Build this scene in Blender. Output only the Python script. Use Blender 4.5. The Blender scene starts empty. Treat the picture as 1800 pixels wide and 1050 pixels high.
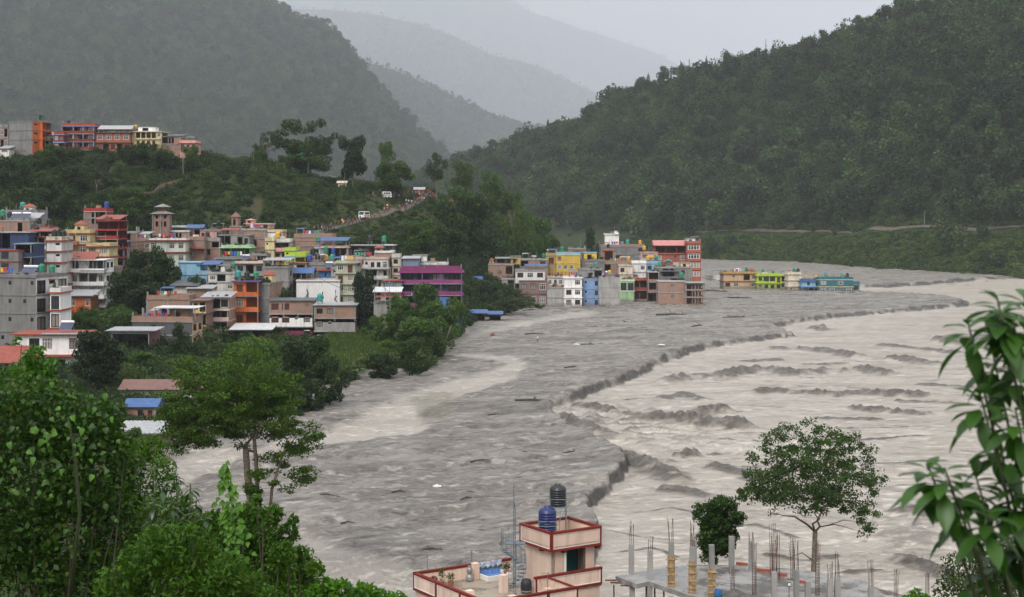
import bpy, math, random
import numpy as np
from mathutils import Vector, Matrix, Quaternion
random.seed(7); np.random.seed(7)
R = math.radians
# ------------------------------------------------------------------ camera
H, F, HY = 29.0, 2600.0, 380.0          # eye height over the mud, focal length and horizon row of the 1800 px wide photograph
sc = bpy.context.scene
col = sc.collection
cam_d = bpy.data.cameras.new('camera'); cam = bpy.data.objects.new('camera', cam_d); col.objects.link(cam)
cam.location = (0, 0, H); cam.rotation_euler = (R(90), 0, 0)
cam_d.sensor_width = 36; cam_d.lens = 36 * F / 1800; cam_d.shift_y = (HY - 525) / 1800
cam_d.clip_start = 0.3; cam_d.clip_end = 60000
cam_d.dof.use_dof = True; cam_d.dof.focus_distance = 170; cam_d.dof.aperture_fstop = 5.6
sc.camera = cam
# ------------------------------------------------------------------ overcast sky, soft sun
SUN_EL, SUN_AZ = R(44), R(200)
w = bpy.data.worlds.new('World'); sc.world = w; w.use_nodes = True
nt = w.node_tree; nt.nodes.clear()
N = nt.nodes.new; L = nt.links.new
out = N('ShaderNodeOutputWorld'); bg = N('ShaderNodeBackground')
sky = N('ShaderNodeTexSky'); sky.sky_type = 'NISHITA'; sky.sun_disc = False
sky.sun_elevation = SUN_EL; sky.sun_rotation = SUN_AZ; sky.air_density = 1.5; sky.dust_density = 3
tc = N('ShaderNodeTexCoord'); sep = N('ShaderNodeSeparateXYZ'); L(tc.outputs['Generated'], sep.inputs[0])
grad = N('ShaderNodeMapRange'); grad.inputs[1].default_value = 0.0; grad.inputs[2].default_value = 1.0   # overcast dome: zenith brighter than horizon
grad.inputs[3].default_value = 4.4; grad.inputs[4].default_value = 13.5
L(sep.outputs[2], grad.inputs[0])
mp = N('ShaderNodeMapping'); mp.inputs['Scale'].default_value = (1.6, 1.6, 5.5); L(tc.outputs['Generated'], mp.inputs[0])
cn = N('ShaderNodeTexNoise'); cn.inputs['Scale'].default_value = 2.2; cn.inputs['Detail'].default_value = 7; cn.inputs['Roughness'].default_value = 0.5
L(mp.outputs[0], cn.inputs['Vector'])
cr = N('ShaderNodeMapRange'); cr.inputs[1].default_value = 0.3; cr.inputs[2].default_value = 0.7; cr.inputs[3].default_value = 0.93; cr.inputs[4].default_value = 1.06
L(cn.outputs[0], cr.inputs[0])
mul = N('ShaderNodeMath'); mul.operation = 'MULTIPLY'; L(grad.outputs[0], mul.inputs[0]); L(cr.outputs[0], mul.inputs[1])
cl = N('ShaderNodeVectorMath'); cl.operation = 'SCALE'; cl.inputs[0].default_value = (1.01, 0.99, 0.99); L(mul.outputs[0], cl.inputs['Scale'])
mx = N('ShaderNodeMix'); mx.data_type = 'RGBA'; mx.inputs[0].default_value = 0.94
L(sky.outputs[0], mx.inputs[6]); L(cl.outputs[0], mx.inputs[7])
L(mx.outputs[2], bg.inputs[0]); bg.inputs[1].default_value = 0.12; L(bg.outputs[0], out.inputs[0])
sd = bpy.data.lights.new('sun', 'SUN'); sd.energy = 1.5; sd.angle = R(25); sd.color = (1, 0.97, 0.93)
sun = bpy.data.objects.new('sun', sd); col.objects.link(sun)
sun.rotation_euler = (R(90) - SUN_EL, 0, R(-20)); sun.location = (0, 0, 200)
vs = sc.view_settings; vs.view_transform = 'Standard'; vs.look = 'None'; vs.gamma = 1; vs.exposure = 0.3; vs.use_curve_mapping = False
cy = sc.cycles; cy.max_bounces = 5; cy.diffuse_bounces = 2; cy.glossy_bounces = 2; cy.transmission_bounces = 2; cy.volume_bounces = 1; cy.transparent_max_bounces = 4
cy.use_denoising = True
cy.sample_clamp_indirect = 4
# ------------------------------------------------------------------ helpers
def P(px, py, Y): return Vector(((px - 900) / F * Y, Y, H - (py - HY) / F * Y))
def G(px, py, z=0.0):
    Y = F * (H - z) / (py - HY); return Vector(((px - 900) / F * Y, Y, z))
def link(o, parent=None):
    col.objects.link(o)
    if parent: o.parent = parent
    return o
def tag(o, label=None, cat=None, group=None, kind=None):
    if label: o['label'] = label
    if cat: o['category'] = cat
    if group: o['group'] = group
    if kind: o['kind'] = kind
    return o
def empty(name, loc, rz=0):
    o = bpy.data.objects.new(name, None); col.objects.link(o); o.location = loc; o.rotation_euler = (0, 0, rz); o.empty_display_size = .2
    return o
def put(name, me, parent=None, loc=None, rz=None, sc_=None):
    o = bpy.data.objects.new(name, me); link(o, parent)
    if loc is not None: o.location = loc
    if rz is not None: o.rotation_euler = (0, 0, rz)
    if sc_ is not None: o.scale = sc_
    return o
class MB:
    def __init__(s): s.v = []; s.f = []; s.m = []
    def quad(s, a, b, c, d, m=0):
        n = len(s.v); s.v += [a, b, c, d]; s.f.append((n, n+1, n+2, n+3)); s.m.append(m)
    def poly(s, pts, m=0):
        n = len(s.v); s.v += list(pts); s.f.append(tuple(range(n, n+len(pts)))); s.m.append(m)
    def box(s, x0, x1, y0, y1, z0, z1, m=0):
        n = len(s.v)
        s.v += [(x0,y0,z0),(x1,y0,z0),(x1,y1,z0),(x0,y1,z0),(x0,y0,z1),(x1,y0,z1),(x1,y1,z1),(x0,y1,z1)]
        for q in ((0,3,2,1),(4,5,6,7),(0,1,5,4),(1,2,6,5),(2,3,7,6),(3,0,4,7)): s.f.append(tuple(n+i for i in q)); s.m.append(m)
        return s
    def tube(s, pts, rad, k=6, m=0, cap=True):
        pts = [Vector(p) for p in pts]
        if not hasattr(rad, '__len__'): rad = [rad] * len(pts)
        n0 = len(s.v)
        for i, p in enumerate(pts):
            t = (pts[min(i+1, len(pts)-1)] - pts[max(i-1, 0)])
            t = t.normalized() if t.length > 1e-9 else Vector((0, 0, 1))
            a = t.cross(Vector((0, 0, 1))) if abs(t.z) < .95 else t.cross(Vector((1, 0, 0)))
            a.normalize(); b = t.cross(a)
            for j in range(k):
                an = 2*math.pi*j/k; q = p + (a*math.cos(an) + b*math.sin(an)) * rad[i]; s.v.append(tuple(q))
        for i in range(len(pts)-1):
            for j in range(k):
                a0 = n0+i*k+j; a1 = n0+i*k+(j+1) % k; s.f.append((a0, a1, a1+k, a0+k)); s.m.append(m)
        if cap:
            s.f.append(tuple(n0+j for j in range(k))[::-1]); s.m.append(m)
            e = n0+(len(pts)-1)*k; s.f.append(tuple(e+j for j in range(k))); s.m.append(m)
        return s
    def lathe(s, prof, k=14, c=(0, 0, 0), m=0):
        n0 = len(s.v)
        for r, z in prof:
            for j in range(k):
                an = 2*math.pi*j/k; s.v.append((c[0]+r*math.cos(an), c[1]+r*math.sin(an), c[2]+z))
        for i in range(len(prof)-1):
            for j in range(k):
                a0 = n0+i*k+j; a1 = n0+i*k+(j+1) % k; s.f.append((a0, a1, a1+k, a0+k)); s.m.append(m)
        e = n0+(len(prof)-1)*k
        s.f.append(tuple(n0+j for j in range(k))[::-1]); s.m.append(m); s.f.append(tuple(e+j for j in range(k))); s.m.append(m)
        return s
    def mesh(s, name, mats, smooth=False):
        me = bpy.data.meshes.new(name); me.from_pydata([tuple(v) for v in s.v], [], s.f)
        if not isinstance(mats, (list, tuple)): mats = [mats]
        for m in mats: me.materials.append(m)
        if len(mats) > 1: me.polygons.foreach_set('material_index', s.m)
        if smooth: me.polygons.foreach_set('use_smooth', [True]*len(me.polygons))
        return me
    def build(s, name, mats, parent=None, smooth=False, loc=None): return put(name, s.mesh(name, mats, smooth), parent, loc)
def npmesh(name, V, Q, mat, attrs=None, smooth=False):
    """big mesh from numpy arrays: V (n,3), Q (m,4) or (m,3)"""
    V = np.asarray(V, np.float32); Q = np.asarray(Q, np.int32); k = Q.shape[1]
    me = bpy.data.meshes.new(name); me.vertices.add(len(V)); me.vertices.foreach_set('co', V.ravel())
    me.loops.add(Q.size); me.loops.foreach_set('vertex_index', Q.ravel())
    me.polygons.add(len(Q)); me.polygons.foreach_set('loop_start', np.arange(0, Q.size, k, dtype=np.int32))
    if smooth: me.polygons.foreach_set('use_smooth', np.ones(len(Q), bool))
    me.update(calc_edges=True)
    for nm, a in (attrs or {}).items():
        at = me.attributes.new(nm, 'FLOAT', 'POINT'); at.data.foreach_set('value', np.asarray(a, np.float32).ravel())
    for m in (mat if isinstance(mat, (list, tuple)) else [mat]): me.materials.append(m)
    return me
_perm = np.random.RandomState(3).permutation(512).astype(np.int64)
def noise2(x, y, seed=0):
    x = np.asarray(x, float) + seed*17.31; y = np.asarray(y, float) + seed*9.77
    xi = np.floor(x).astype(np.int64); yi = np.floor(y).astype(np.int64); xf = x-xi; yf = y-yi
    def g(ix, iy, dx, dy):
        h = _perm[(_perm[ix & 511] + iy) & 511]; a = h*(2*math.pi/512*7)
        return np.cos(a)*dx + np.sin(a)*dy
    u = xf*xf*xf*(xf*(xf*6-15)+10); v = yf*yf*yf*(yf*(yf*6-15)+10)
    a = g(xi, yi, xf, yf)*(1-u) + g(xi+1, yi, xf-1, yf)*u
    b = g(xi, yi+1, xf, yf-1)*(1-u) + g(xi+1, yi+1, xf-1, yf-1)*u
    return (a*(1-v) + b*v)*1.5
def fbm(x, y, o=4, seed=0, gain=.5):
    s = 0; a = 1; t = 0
    for i in range(o):
        s = s + a*noise2(x, y, seed+i*3); t += a; a *= gain; x = x*2.03; y = y*2.03
    return s/t
def ridged(x, y, o=4, seed=0):
    s = 0; a = 1; t = 0
    for i in range(o):
        s = s + a*(1-np.abs(noise2(x, y, seed+i*5))*2); t += a; a *= .5; x = x*2.1; y = y*2.1
    return s/t
def sstep(a, b, x):
    t = np.clip((x-a)/(b-a), 0, 1); return t*t*(3-2*t)
# ------------------------------------------------------------------ materials
MATS = {}
def newmat(name):
    m = bpy.data.materials.new(name); m.use_nodes = True; n = m.node_tree.nodes; l = m.node_tree.links
    return m, n, l, n['Principled BSDF']
def nz(n, l, vec, scale, detail=3, rough=.55, mapscale=None):
    t = n.new('ShaderNodeTexNoise'); t.inputs['Scale'].default_value = scale; t.inputs['Detail'].default_value = detail; t.inputs['Roughness'].default_value = rough
    if mapscale:
        mm = n.new('ShaderNodeMapping'); mm.inputs['Scale'].default_value = mapscale; l.new(vec, mm.inputs[0]); vec = mm.outputs[0]
    l.new(vec, t.inputs['Vector']); return t.outputs[0]
def ramp(n, l, src, a, b, va, vb):
    r = n.new('ShaderNodeMapRange'); r.inputs[1].default_value = a; r.inputs[2].default_value = b; r.inputs[3].default_value = va; r.inputs[4].default_value = vb
    r.interpolation_type = 'SMOOTHSTEP'; l.new(src, r.inputs[0]); return r.outputs[0]
def mixc(n, l, fac, c1, c2, mode='MIX'):
    x = n.new('ShaderNodeMix'); x.data_type = 'RGBA'; x.blend_type = mode
    if hasattr(fac, 'node'): l.new(fac, x.inputs[0])
    else: x.inputs[0].default_value = fac
    for i, c in ((6, c1), (7, c2)):
        if hasattr(c, 'node'): l.new(c, x.inputs[i])
        else: x.inputs[i].default_value = (*c[:3], 1)
    return x.outputs[2]
def bump(n, l, b, src, strength, dist):
    k = n.new('ShaderNodeBump'); k.inputs['Strength'].default_value = strength; k.inputs['Distance'].default_value = dist; l.new(src, k.inputs['Height']); l.new(k.outputs[0], b.inputs['Normal'])
def flat(name, c, rough=.7, metal=0, var=.12, scale=1.5, spec=.3):
    if name in MATS: return MATS[name]
    m, n, l, b = newmat(name); g = n.new('ShaderNodeTexCoord').outputs['Object']
    f = ramp(n, l, nz(n, l, g, scale, 4), .3, .7, 1-var, 1+var)
    sc_ = n.new('ShaderNodeVectorMath'); sc_.operation = 'SCALE'; sc_.inputs[0].default_value = c; l.new(f, sc_.inputs['Scale']); l.new(sc_.outputs[0], b.inputs['Base Color'])
    b.inputs['Roughness'].default_value = rough; b.inputs['Metallic'].default_value = metal; b.inputs['Specular IOR Level'].default_value = spec
    MATS[name] = m; return m
def paint(name, c, dirt=.45, rough=.75):
    """weathered wall paint or plaster: rain streaks, blotches"""
    if name in MATS: return MATS[name]
    m, n, l, b = newmat(name); g = n.new('ShaderNodeNewGeometry').outputs['Position']
    st = ramp(n, l, nz(n, l, g, 1.0, 6, .65, (1.3, 1.3, .14)), .45, .68, 0, dirt*1.15)
    bl = ramp(n, l, nz(n, l, g, .4, 6, .7), .38, .68, 0, dirt*.9)
    c1 = mixc(n, l, bl, c, tuple(x*.62 for x in c))
    c2 = mixc(n, l, st, c1, tuple(.07 + x*.32 for x in c))
    oi = n.new('ShaderNodeObjectInfo'); vsn = n.new('ShaderNodeVectorMath'); vsn.operation = 'SCALE'; l.new(c2, vsn.inputs[0]); l.new(ramp(n, l, oi.outputs['Random'], 0, 1, .82, 1.08), vsn.inputs['Scale'])
    sz = n.new('ShaderNodeSeparateXYZ'); l.new(g, sz.inputs[0]); ma = n.new('ShaderNodeMath'); ma.operation = 'MULTIPLY_ADD'; l.new(nz(n, l, g, .6, 5, .7), ma.inputs[0]); ma.inputs[1].default_value = -3.2; l.new(sz.outputs[2], ma.inputs[2])
    c3 = mixc(n, l, ramp(n, l, ma.outputs[0], -1.1, .3, .75, 0), vsn.outputs[0], (.17, .155, .14))     # dried mud splashed up the foot of the walls
    l.new(c3, b.inputs['Base Color']); b.inputs['Roughness'].default_value = rough; b.inputs['Specular IOR Level'].default_value = .2
    MATS[name] = m; return m
def brickm(name, c):
    if name in MATS: return MATS[name]
    m, n, l, b = newmat(name); g = n.new('ShaderNodeNewGeometry').outputs['Position']
    s = n.new('ShaderNodeSeparateXYZ'); l.new(g, s.inputs[0]); a = n.new('ShaderNodeMath'); l.new(s.outputs[0], a.inputs[0]); l.new(s.outputs[1], a.inputs[1])
    cb = n.new('ShaderNodeCombineXYZ'); l.new(a.outputs[0], cb.inputs[0]); l.new(s.outputs[2], cb.inputs[1])
    t = n.new('ShaderNodeTexBrick'); t.inputs['Scale'].default_value = 1; t.inputs['Brick Width'].default_value = .24; t.inputs['Row Height'].default_value = .085; t.inputs['Mortar Size'].default_value = .012
    t.inputs['Color1'].default_value = (*c, 1); t.inputs['Color2'].default_value = (c[0]*.7, c[1]*.68, c[2]*.66, 1); t.inputs['Mortar'].default_value = (.3, .28, .25, 1); l.new(cb.outputs[0], t.inputs['Vector'])
    bl = ramp(n, l, nz(n, l, g, .5, 5, .7), .4, .75, 0, .55)
    l.new(mixc(n, l, bl, t.outputs[0], (.16, .13, .11)), b.inputs['Base Color']); b.inputs['Roughness'].default_value = .9; b.inputs['Specular IOR Level'].default_value = .1
    MATS[name] = m; return m
def leafm(name, c, var=.5, transl=.35, rough=.5, big=.02, spec=.25, warm=.0, inst=.0):
    """leaf material: per-leaf tint attribute and large-scale world variation"""
    if name in MATS: return MATS[name]
    c = (c[0]*.61, c[1]*.72, c[2]*.62)
    m, n, l, b = newmat(name); g = n.new('ShaderNodeNewGeometry').outputs['Position']
    at = n.new('ShaderNodeAttribute'); at.attribute_name = 'tint'
    hi = tuple(min(1, x*(1+var)) for x in c); hi = (hi[0]*1.12, hi[1]*1.06, hi[2]*.8); lo = tuple(x*(1-var) for x in c)
    c1 = mixc(n, l, at.outputs['Fac'], lo, hi); c1 = mixc(n, l, ramp(n, l, at.outputs['Fac'], .955, .965, 0, .8), c1, (c[1]*1.5, c[1]*1.15, c[2]*.8))
    wv = ramp(n, l, nz(n, l, g, big, 4, .6), .32, .68, .0, 1)
    oi = n.new('ShaderNodeObjectInfo'); iv = ramp(n, l, oi.outputs['Random'], 0, 1, 1-inst, 1+inst*1.5); vsn = n.new('ShaderNodeVectorMath'); vsn.operation = 'SCALE'; l.new(c1, vsn.inputs[0]); l.new(iv, vsn.inputs['Scale']); c1 = vsn.outputs[0]
    c2 = mixc(n, l, wv, mixc(n, l, .5, c1, (c[0]*.55, c[1]*.62, c[2]*.75)), mixc(n, l, .35, c1, (c[0]*(1.5+warm), c[1]*1.3, c[2]*.8)))
    l.new(c2, b.inputs['Base Color']); b.inputs['Roughness'].default_value = rough; b.inputs['Specular IOR Level'].default_value = spec
    tr = n.new('ShaderNodeBsdfTranslucent'); l.new(mixc(n, l, .5, c2, (c[0]*1.3, c[1]*1.5, c[2]*.5)), tr.inputs[0])
    ms = n.new('ShaderNodeMixShader'); ms.inputs[0].default_value = transl; l.new(b.outputs[0], ms.inputs[1]); l.new(tr.outputs[0], ms.inputs[2])
    l.new(ms.outputs[0], n['Material Output'].inputs[0]); MATS[name] = m; return m
def groundm(name, c1, c2, c3, s=.08):
    if name in MATS: return MATS[name]
    m, n, l, b = newmat(name); g = n.new('ShaderNodeNewGeometry').outputs['Position']
    f = ramp(n, l, nz(n, l, g, s, 6, .65), .35, .65, 0, 1); k = ramp(n, l, nz(n, l, g, s*.4, 5, .7), .58, .75, 0, .8)
    l.new(mixc(n, l, k, mixc(n, l, f, c1, c2), c3), b.inputs['Base Color']); b.inputs['Roughness'].default_value = .95; b.inputs['Specular IOR Level'].default_value = .1
    bump(n, l, b, nz(n, l, g, s*8, 4), .6, .5); MATS[name] = m; return m
bark = flat('bark', (.16, .13, .10), .9, var=.35, scale=6)
bark_dark = flat('bark_dark', (.07, .055, .045), .9, var=.35, scale=6)
# ------------------------------------------------------------------ leaf clouds
def leaf_arrays(C, size, up=.5, ratio=.5, fold=.15, rs=np.random, droop=0.):
    """one folded 4-point leaf per centre; returns V, Q, tint"""
    n = len(C); d = rs.normal(size=(n, 3)); d[:, 2] -= droop; d /= np.linalg.norm(d, axis=1)[:, None]
    nn = rs.normal(size=(n, 3)); nn[:, 2] += up*3; nn -= (nn*d).sum(1)[:, None]*d; nn /= np.linalg.norm(nn, axis=1)[:, None]+1e-9
    s = np.cross(d, nn); sz = (size*(.6+.8*rs.rand(n)))[:, None] if np.ndim(size) == 0 else (size*(.6+.8*rs.rand(n)))[:, None]
    V = np.empty((n, 4, 3)); V[:, 0] = C-d*sz*.5; V[:, 2] = C+d*sz*.5
    V[:, 1] = C+s*sz*ratio*.5+nn*sz*fold; V[:, 3] = C-s*sz*ratio*.5+nn*sz*fold
    Q = np.arange(n*4).reshape(n, 4); return V.reshape(-1, 3), Q, np.repeat(rs.rand(n), 4)
def lumps_points(lumps, n, rs=np.random, shell=.55):
    """points spread through ellipsoid lumps (cx,cy,cz,rx,ry,rz), denser near the surface"""
    A = np.array(lumps, float); wgt = (A[:, 3]*A[:, 4]*A[:, 5])**(2/3); k = rs.choice(len(A), n, p=wgt/wgt.sum())
    d = rs.normal(size=(n, 3)); d /= np.linalg.norm(d, axis=1)[:, None]
    r = shell+(1-shell)*rs.rand(n)**.6; r = np.where(rs.rand(n) < .12, r*1.14, r)
    return A[k, :3]+d*A[k, 3:6]*r[:, None]
def merge(parts):
    V = []; Q = []; T = []; o = 0
    for v, q, t in parts: V.append(v); Q.append(q+o); T.append(t); o += len(v)
    return np.concatenate(V), np.concatenate(Q), np.concatenate(T)
def scatter(name, pts, scl, rot, idx, protos, kind='stuff', label=None, cat=None):
    """GN: instance proto meshes on points (stuff only)"""
    me = bpy.data.meshes.new(name); me.vertices.add(len(pts)); me.vertices.foreach_set('co', np.asarray(pts, np.float32).ravel())
    a = me.attributes.new('sc', 'FLOAT_VECTOR', 'POINT'); s3 = np.asarray(scl, np.float32); s3 = np.repeat(s3[:, None], 3, 1) if s3.ndim == 1 else s3; a.data.foreach_set('vector', s3.ravel())
    a = me.attributes.new('rt', 'FLOAT_VECTOR', 'POINT'); a.data.foreach_set('vector', np.asarray(rot, np.float32).ravel())
    a = me.attributes.new('ix', 'INT', 'POINT'); a.data.foreach_set('value', np.asarray(idx, np.int32))
    o = put(name, me); ng = bpy.data.node_groups.new(name+'_nodes', 'GeometryNodeTree')
    ng.interface.new_socket('Geometry', in_out='INPUT', socket_type='NodeSocketGeometry'); ng.interface.new_socket('Geometry', in_out='OUTPUT', socket_type='NodeSocketGeometry')
    n = ng.nodes.new; l = ng.links.new; gi = n('NodeGroupInput'); go = n('NodeGroupOutput'); iop = n('GeometryNodeInstanceOnPoints')
    jn = n('GeometryNodeGeometryToInstance')
    for p in protos[::-1]:
        oi = n('GeometryNodeObjectInfo'); oi.inputs['Object'].default_value = p; oi.inputs['As Instance'].default_value = False; l(oi.outputs['Geometry'], jn.inputs[0])
    def na(nm, t):
        k = n('GeometryNodeInputNamedAttribute'); k.data_type = t; k.inputs['Name'].default_value = nm; return [s for s in k.outputs if s.enabled and s.name == 'Attribute'][0]
    iop.inputs['Pick Instance'].default_value = True
    l(gi.outputs[0], iop.inputs['Points']); l(jn.outputs[0], iop.inputs['Instance']); l(na('ix', 'INT'), iop.inputs['Instance Index'])
    l(na('sc', 'FLOAT_VECTOR'), iop.inputs['Scale'])
    e2r = n('FunctionNodeEulerToRotation'); l(na('rt', 'FLOAT_VECTOR'), e2r.inputs[0]); l(e2r.outputs[0], iop.inputs['Rotation'])
    l(iop.outputs[0], go.inputs[0]); md = o.modifiers.new('scatter', 'NODES'); md.node_group = ng
    tag(o, label, cat, kind=kind); return o
def proto(name, V, Q, T, mat, extra=None):
    me = npmesh(name, V, Q, mat, {'tint': T}); return bpy.data.objects.new(name, me)   # never linked to the scene itself
# ------------------------------------------------------------------ valley floor: mud flat and river
def tr(pts): return [tuple(G(x, y))[:2] for x, y in pts]
RIV = tr([(2600,497),(1800,484),(1700,488),(1600,497),(1510,501),(1430,489),(1350,486),(1250,483),(1235,486),(1240,493),(1300,494),(1420,499),(1520,513),(1610,516),(1668,521),(1688,527),(1672,534),(1560,543),(1450,552),(1345,568),(1392,584),(1300,593),(1200,611),(1140,638),(1090,662),(1020,683),(975,703),(958,715),(985,738),(1035,762),(1085,789),(1112,803),(1075,832),(1045,862),(1030,885),(1050,905),(1040,960),(1000,1100),(980,1300),(2600,1300)])
BAR = tr([(1642,592),(1690,588),(1760,590),(1800,594),(1760,600),(1690,599)])
STREAM = tr([(795,623),(860,625),(905,630),(930,641),(905,664),(855,684),(785,706),(735,726),(758,756),(690,769),(600,782),(540,791),(440,800),(300,860),(250,850),(330,800),(470,786),(550,766),(615,742),(660,716),(712,695),(785,672),(865,650),(890,640),(850,632),(800,630)])
PUD = tr([(712,700),(760,690),(800,690),(812,715),(790,735),(750,752),(722,722)])
STREAM2 = tr([(520,935),(600,965),(690,1000),(760,1030),(760,1100),(560,1100),(540,1000)])
STREAM3 = tr([(815,590),(900,568),(1000,552),(1040,548),(1040,556),(960,566),(880,582),(820,600)])
def sdist(px, py, poly):
    """signed distance to a polygon, negative inside"""
    d = np.full(px.shape, 1e18); ins = np.zeros(px.shape, bool); n = len(poly)
    for i in range(n):
        x0, y0 = poly[i]; x1, y1 = poly[(i+1) % n]; ex, ey = x1-x0, y1-y0
        t = np.clip(((px-x0)*ex+(py-y0)*ey)/(ex*ex+ey*ey+1e-12), 0, 1); d = np.minimum(d, (px-x0-t*ex)**2+(py-y0-t*ey)**2)
        c = ((y0 > py) != (y1 > py)); ins ^= c & (px < ex*(py-y0)/(ey if abs(ey) > 1e-9 else 1e-9)+x0)
    return np.sqrt(d)*np.where(ins, -1, 1)
def pdist(px, py, pl):
    d = np.full(px.shape, 1e18); tt = np.zeros(px.shape); n = len(pl)
    for i in range(n-1):
        x0, y0 = pl[i]; x1, y1 = pl[i+1]; ex, ey = x1-x0, y1-y0
        t = np.clip(((px-x0)*ex+(py-y0)*ey)/(ex*ex+ey*ey), 0, 1); q = (px-x0-t*ex)**2+(py-y0-t*ey)**2
        tt = np.where(q < d, (i+t)/(n-1), tt); d = np.minimum(d, q)
    return np.sqrt(d), tt
CREST = [([(1130,668),(1189,656),(1251,653),(1309,644),(1367,641),(1384,648),(1464,642),(1518,641),(1553,647),(1620,649)],1.5,1.5),
 ([(1290,681),(1358,676),(1420,680),(1469,682),(1518,679),(1598,683),(1660,684)],1.2,1.3),
 ([(1065,727),(1127,722),(1189,727),(1229,731),(1278,733),(1340,743)],1.4,1.6),([(1205,718),(1251,709),(1290,716)],1.5,1.6),
 ([(1080,782),(1131,798),(1171,815),(1205,832)],1.2,1.5),([(1480,704),(1562,708),(1650,717)],.9,1.1),
 ([(1335,605),(1407,604),(1473,611),(1525,622)],1.2,1.6),([(1415,572),(1450,569)],1.4,1.8),([(1555,622),(1580,620),(1660,634)],1.2,1.5),
 ([(1455,739),(1620,735)],.3,.45),([(1185,790),(1230,784)],1.0,1.2),([(1540,596),(1700,612)],.6,1.2),([(1600,663),(1720,668)],.6,1),
 ([(1560,690),(1700,697)],.5,.9),([(1420,720),(1560,724)],.45,.8),([(1480,760),(1660,752)],.2,.4),([(1150,690),(1200,680),(1240,690)],.7,1.2),
 ([(980,722),(1020,735),(1060,752)],1.0,1.4),([(1000,700),(1050,706),(1085,715)],.9,1.3),([(1560,955),(1605,962),(1660,985),(1700,1000)],.8,1.0),
 ([(1560,880),(1600,875),(1650,890)],.6,.9),([(1580,905),(1630,918)],.6,.9),([(1460,985),(1560,978)],.3,.4),([(1060,905),(1130,925),(1200,930)],.10,.22),
 ([(1080,950),(1150,945),(1200,960)],.08,.2),([(1100,880),(1180,870),(1240,885)],.1,.22),([(1250,905),(1330,900),(1420,925)],.18,.3),([(1240,800),(1300,812),(1340,830)],.7,1.1),
 ([(1150,838),(1220,846),(1280,862)],.5,.9),([(1500,1000),(1640,1030)],.2,.3),([(1500,800),(1640,790)],.12,.3),([(1520,840),(1660,832)],.1,.25),
 ([(1330,950),(1420,958),(1480,950)],.22,.35),([(1400,632),(1500,628)],.5,1),([(1300,626),(1380,622)],.5,1)]
CREST = [(tr(p), h, w) for p, h, w in CREST]
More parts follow.
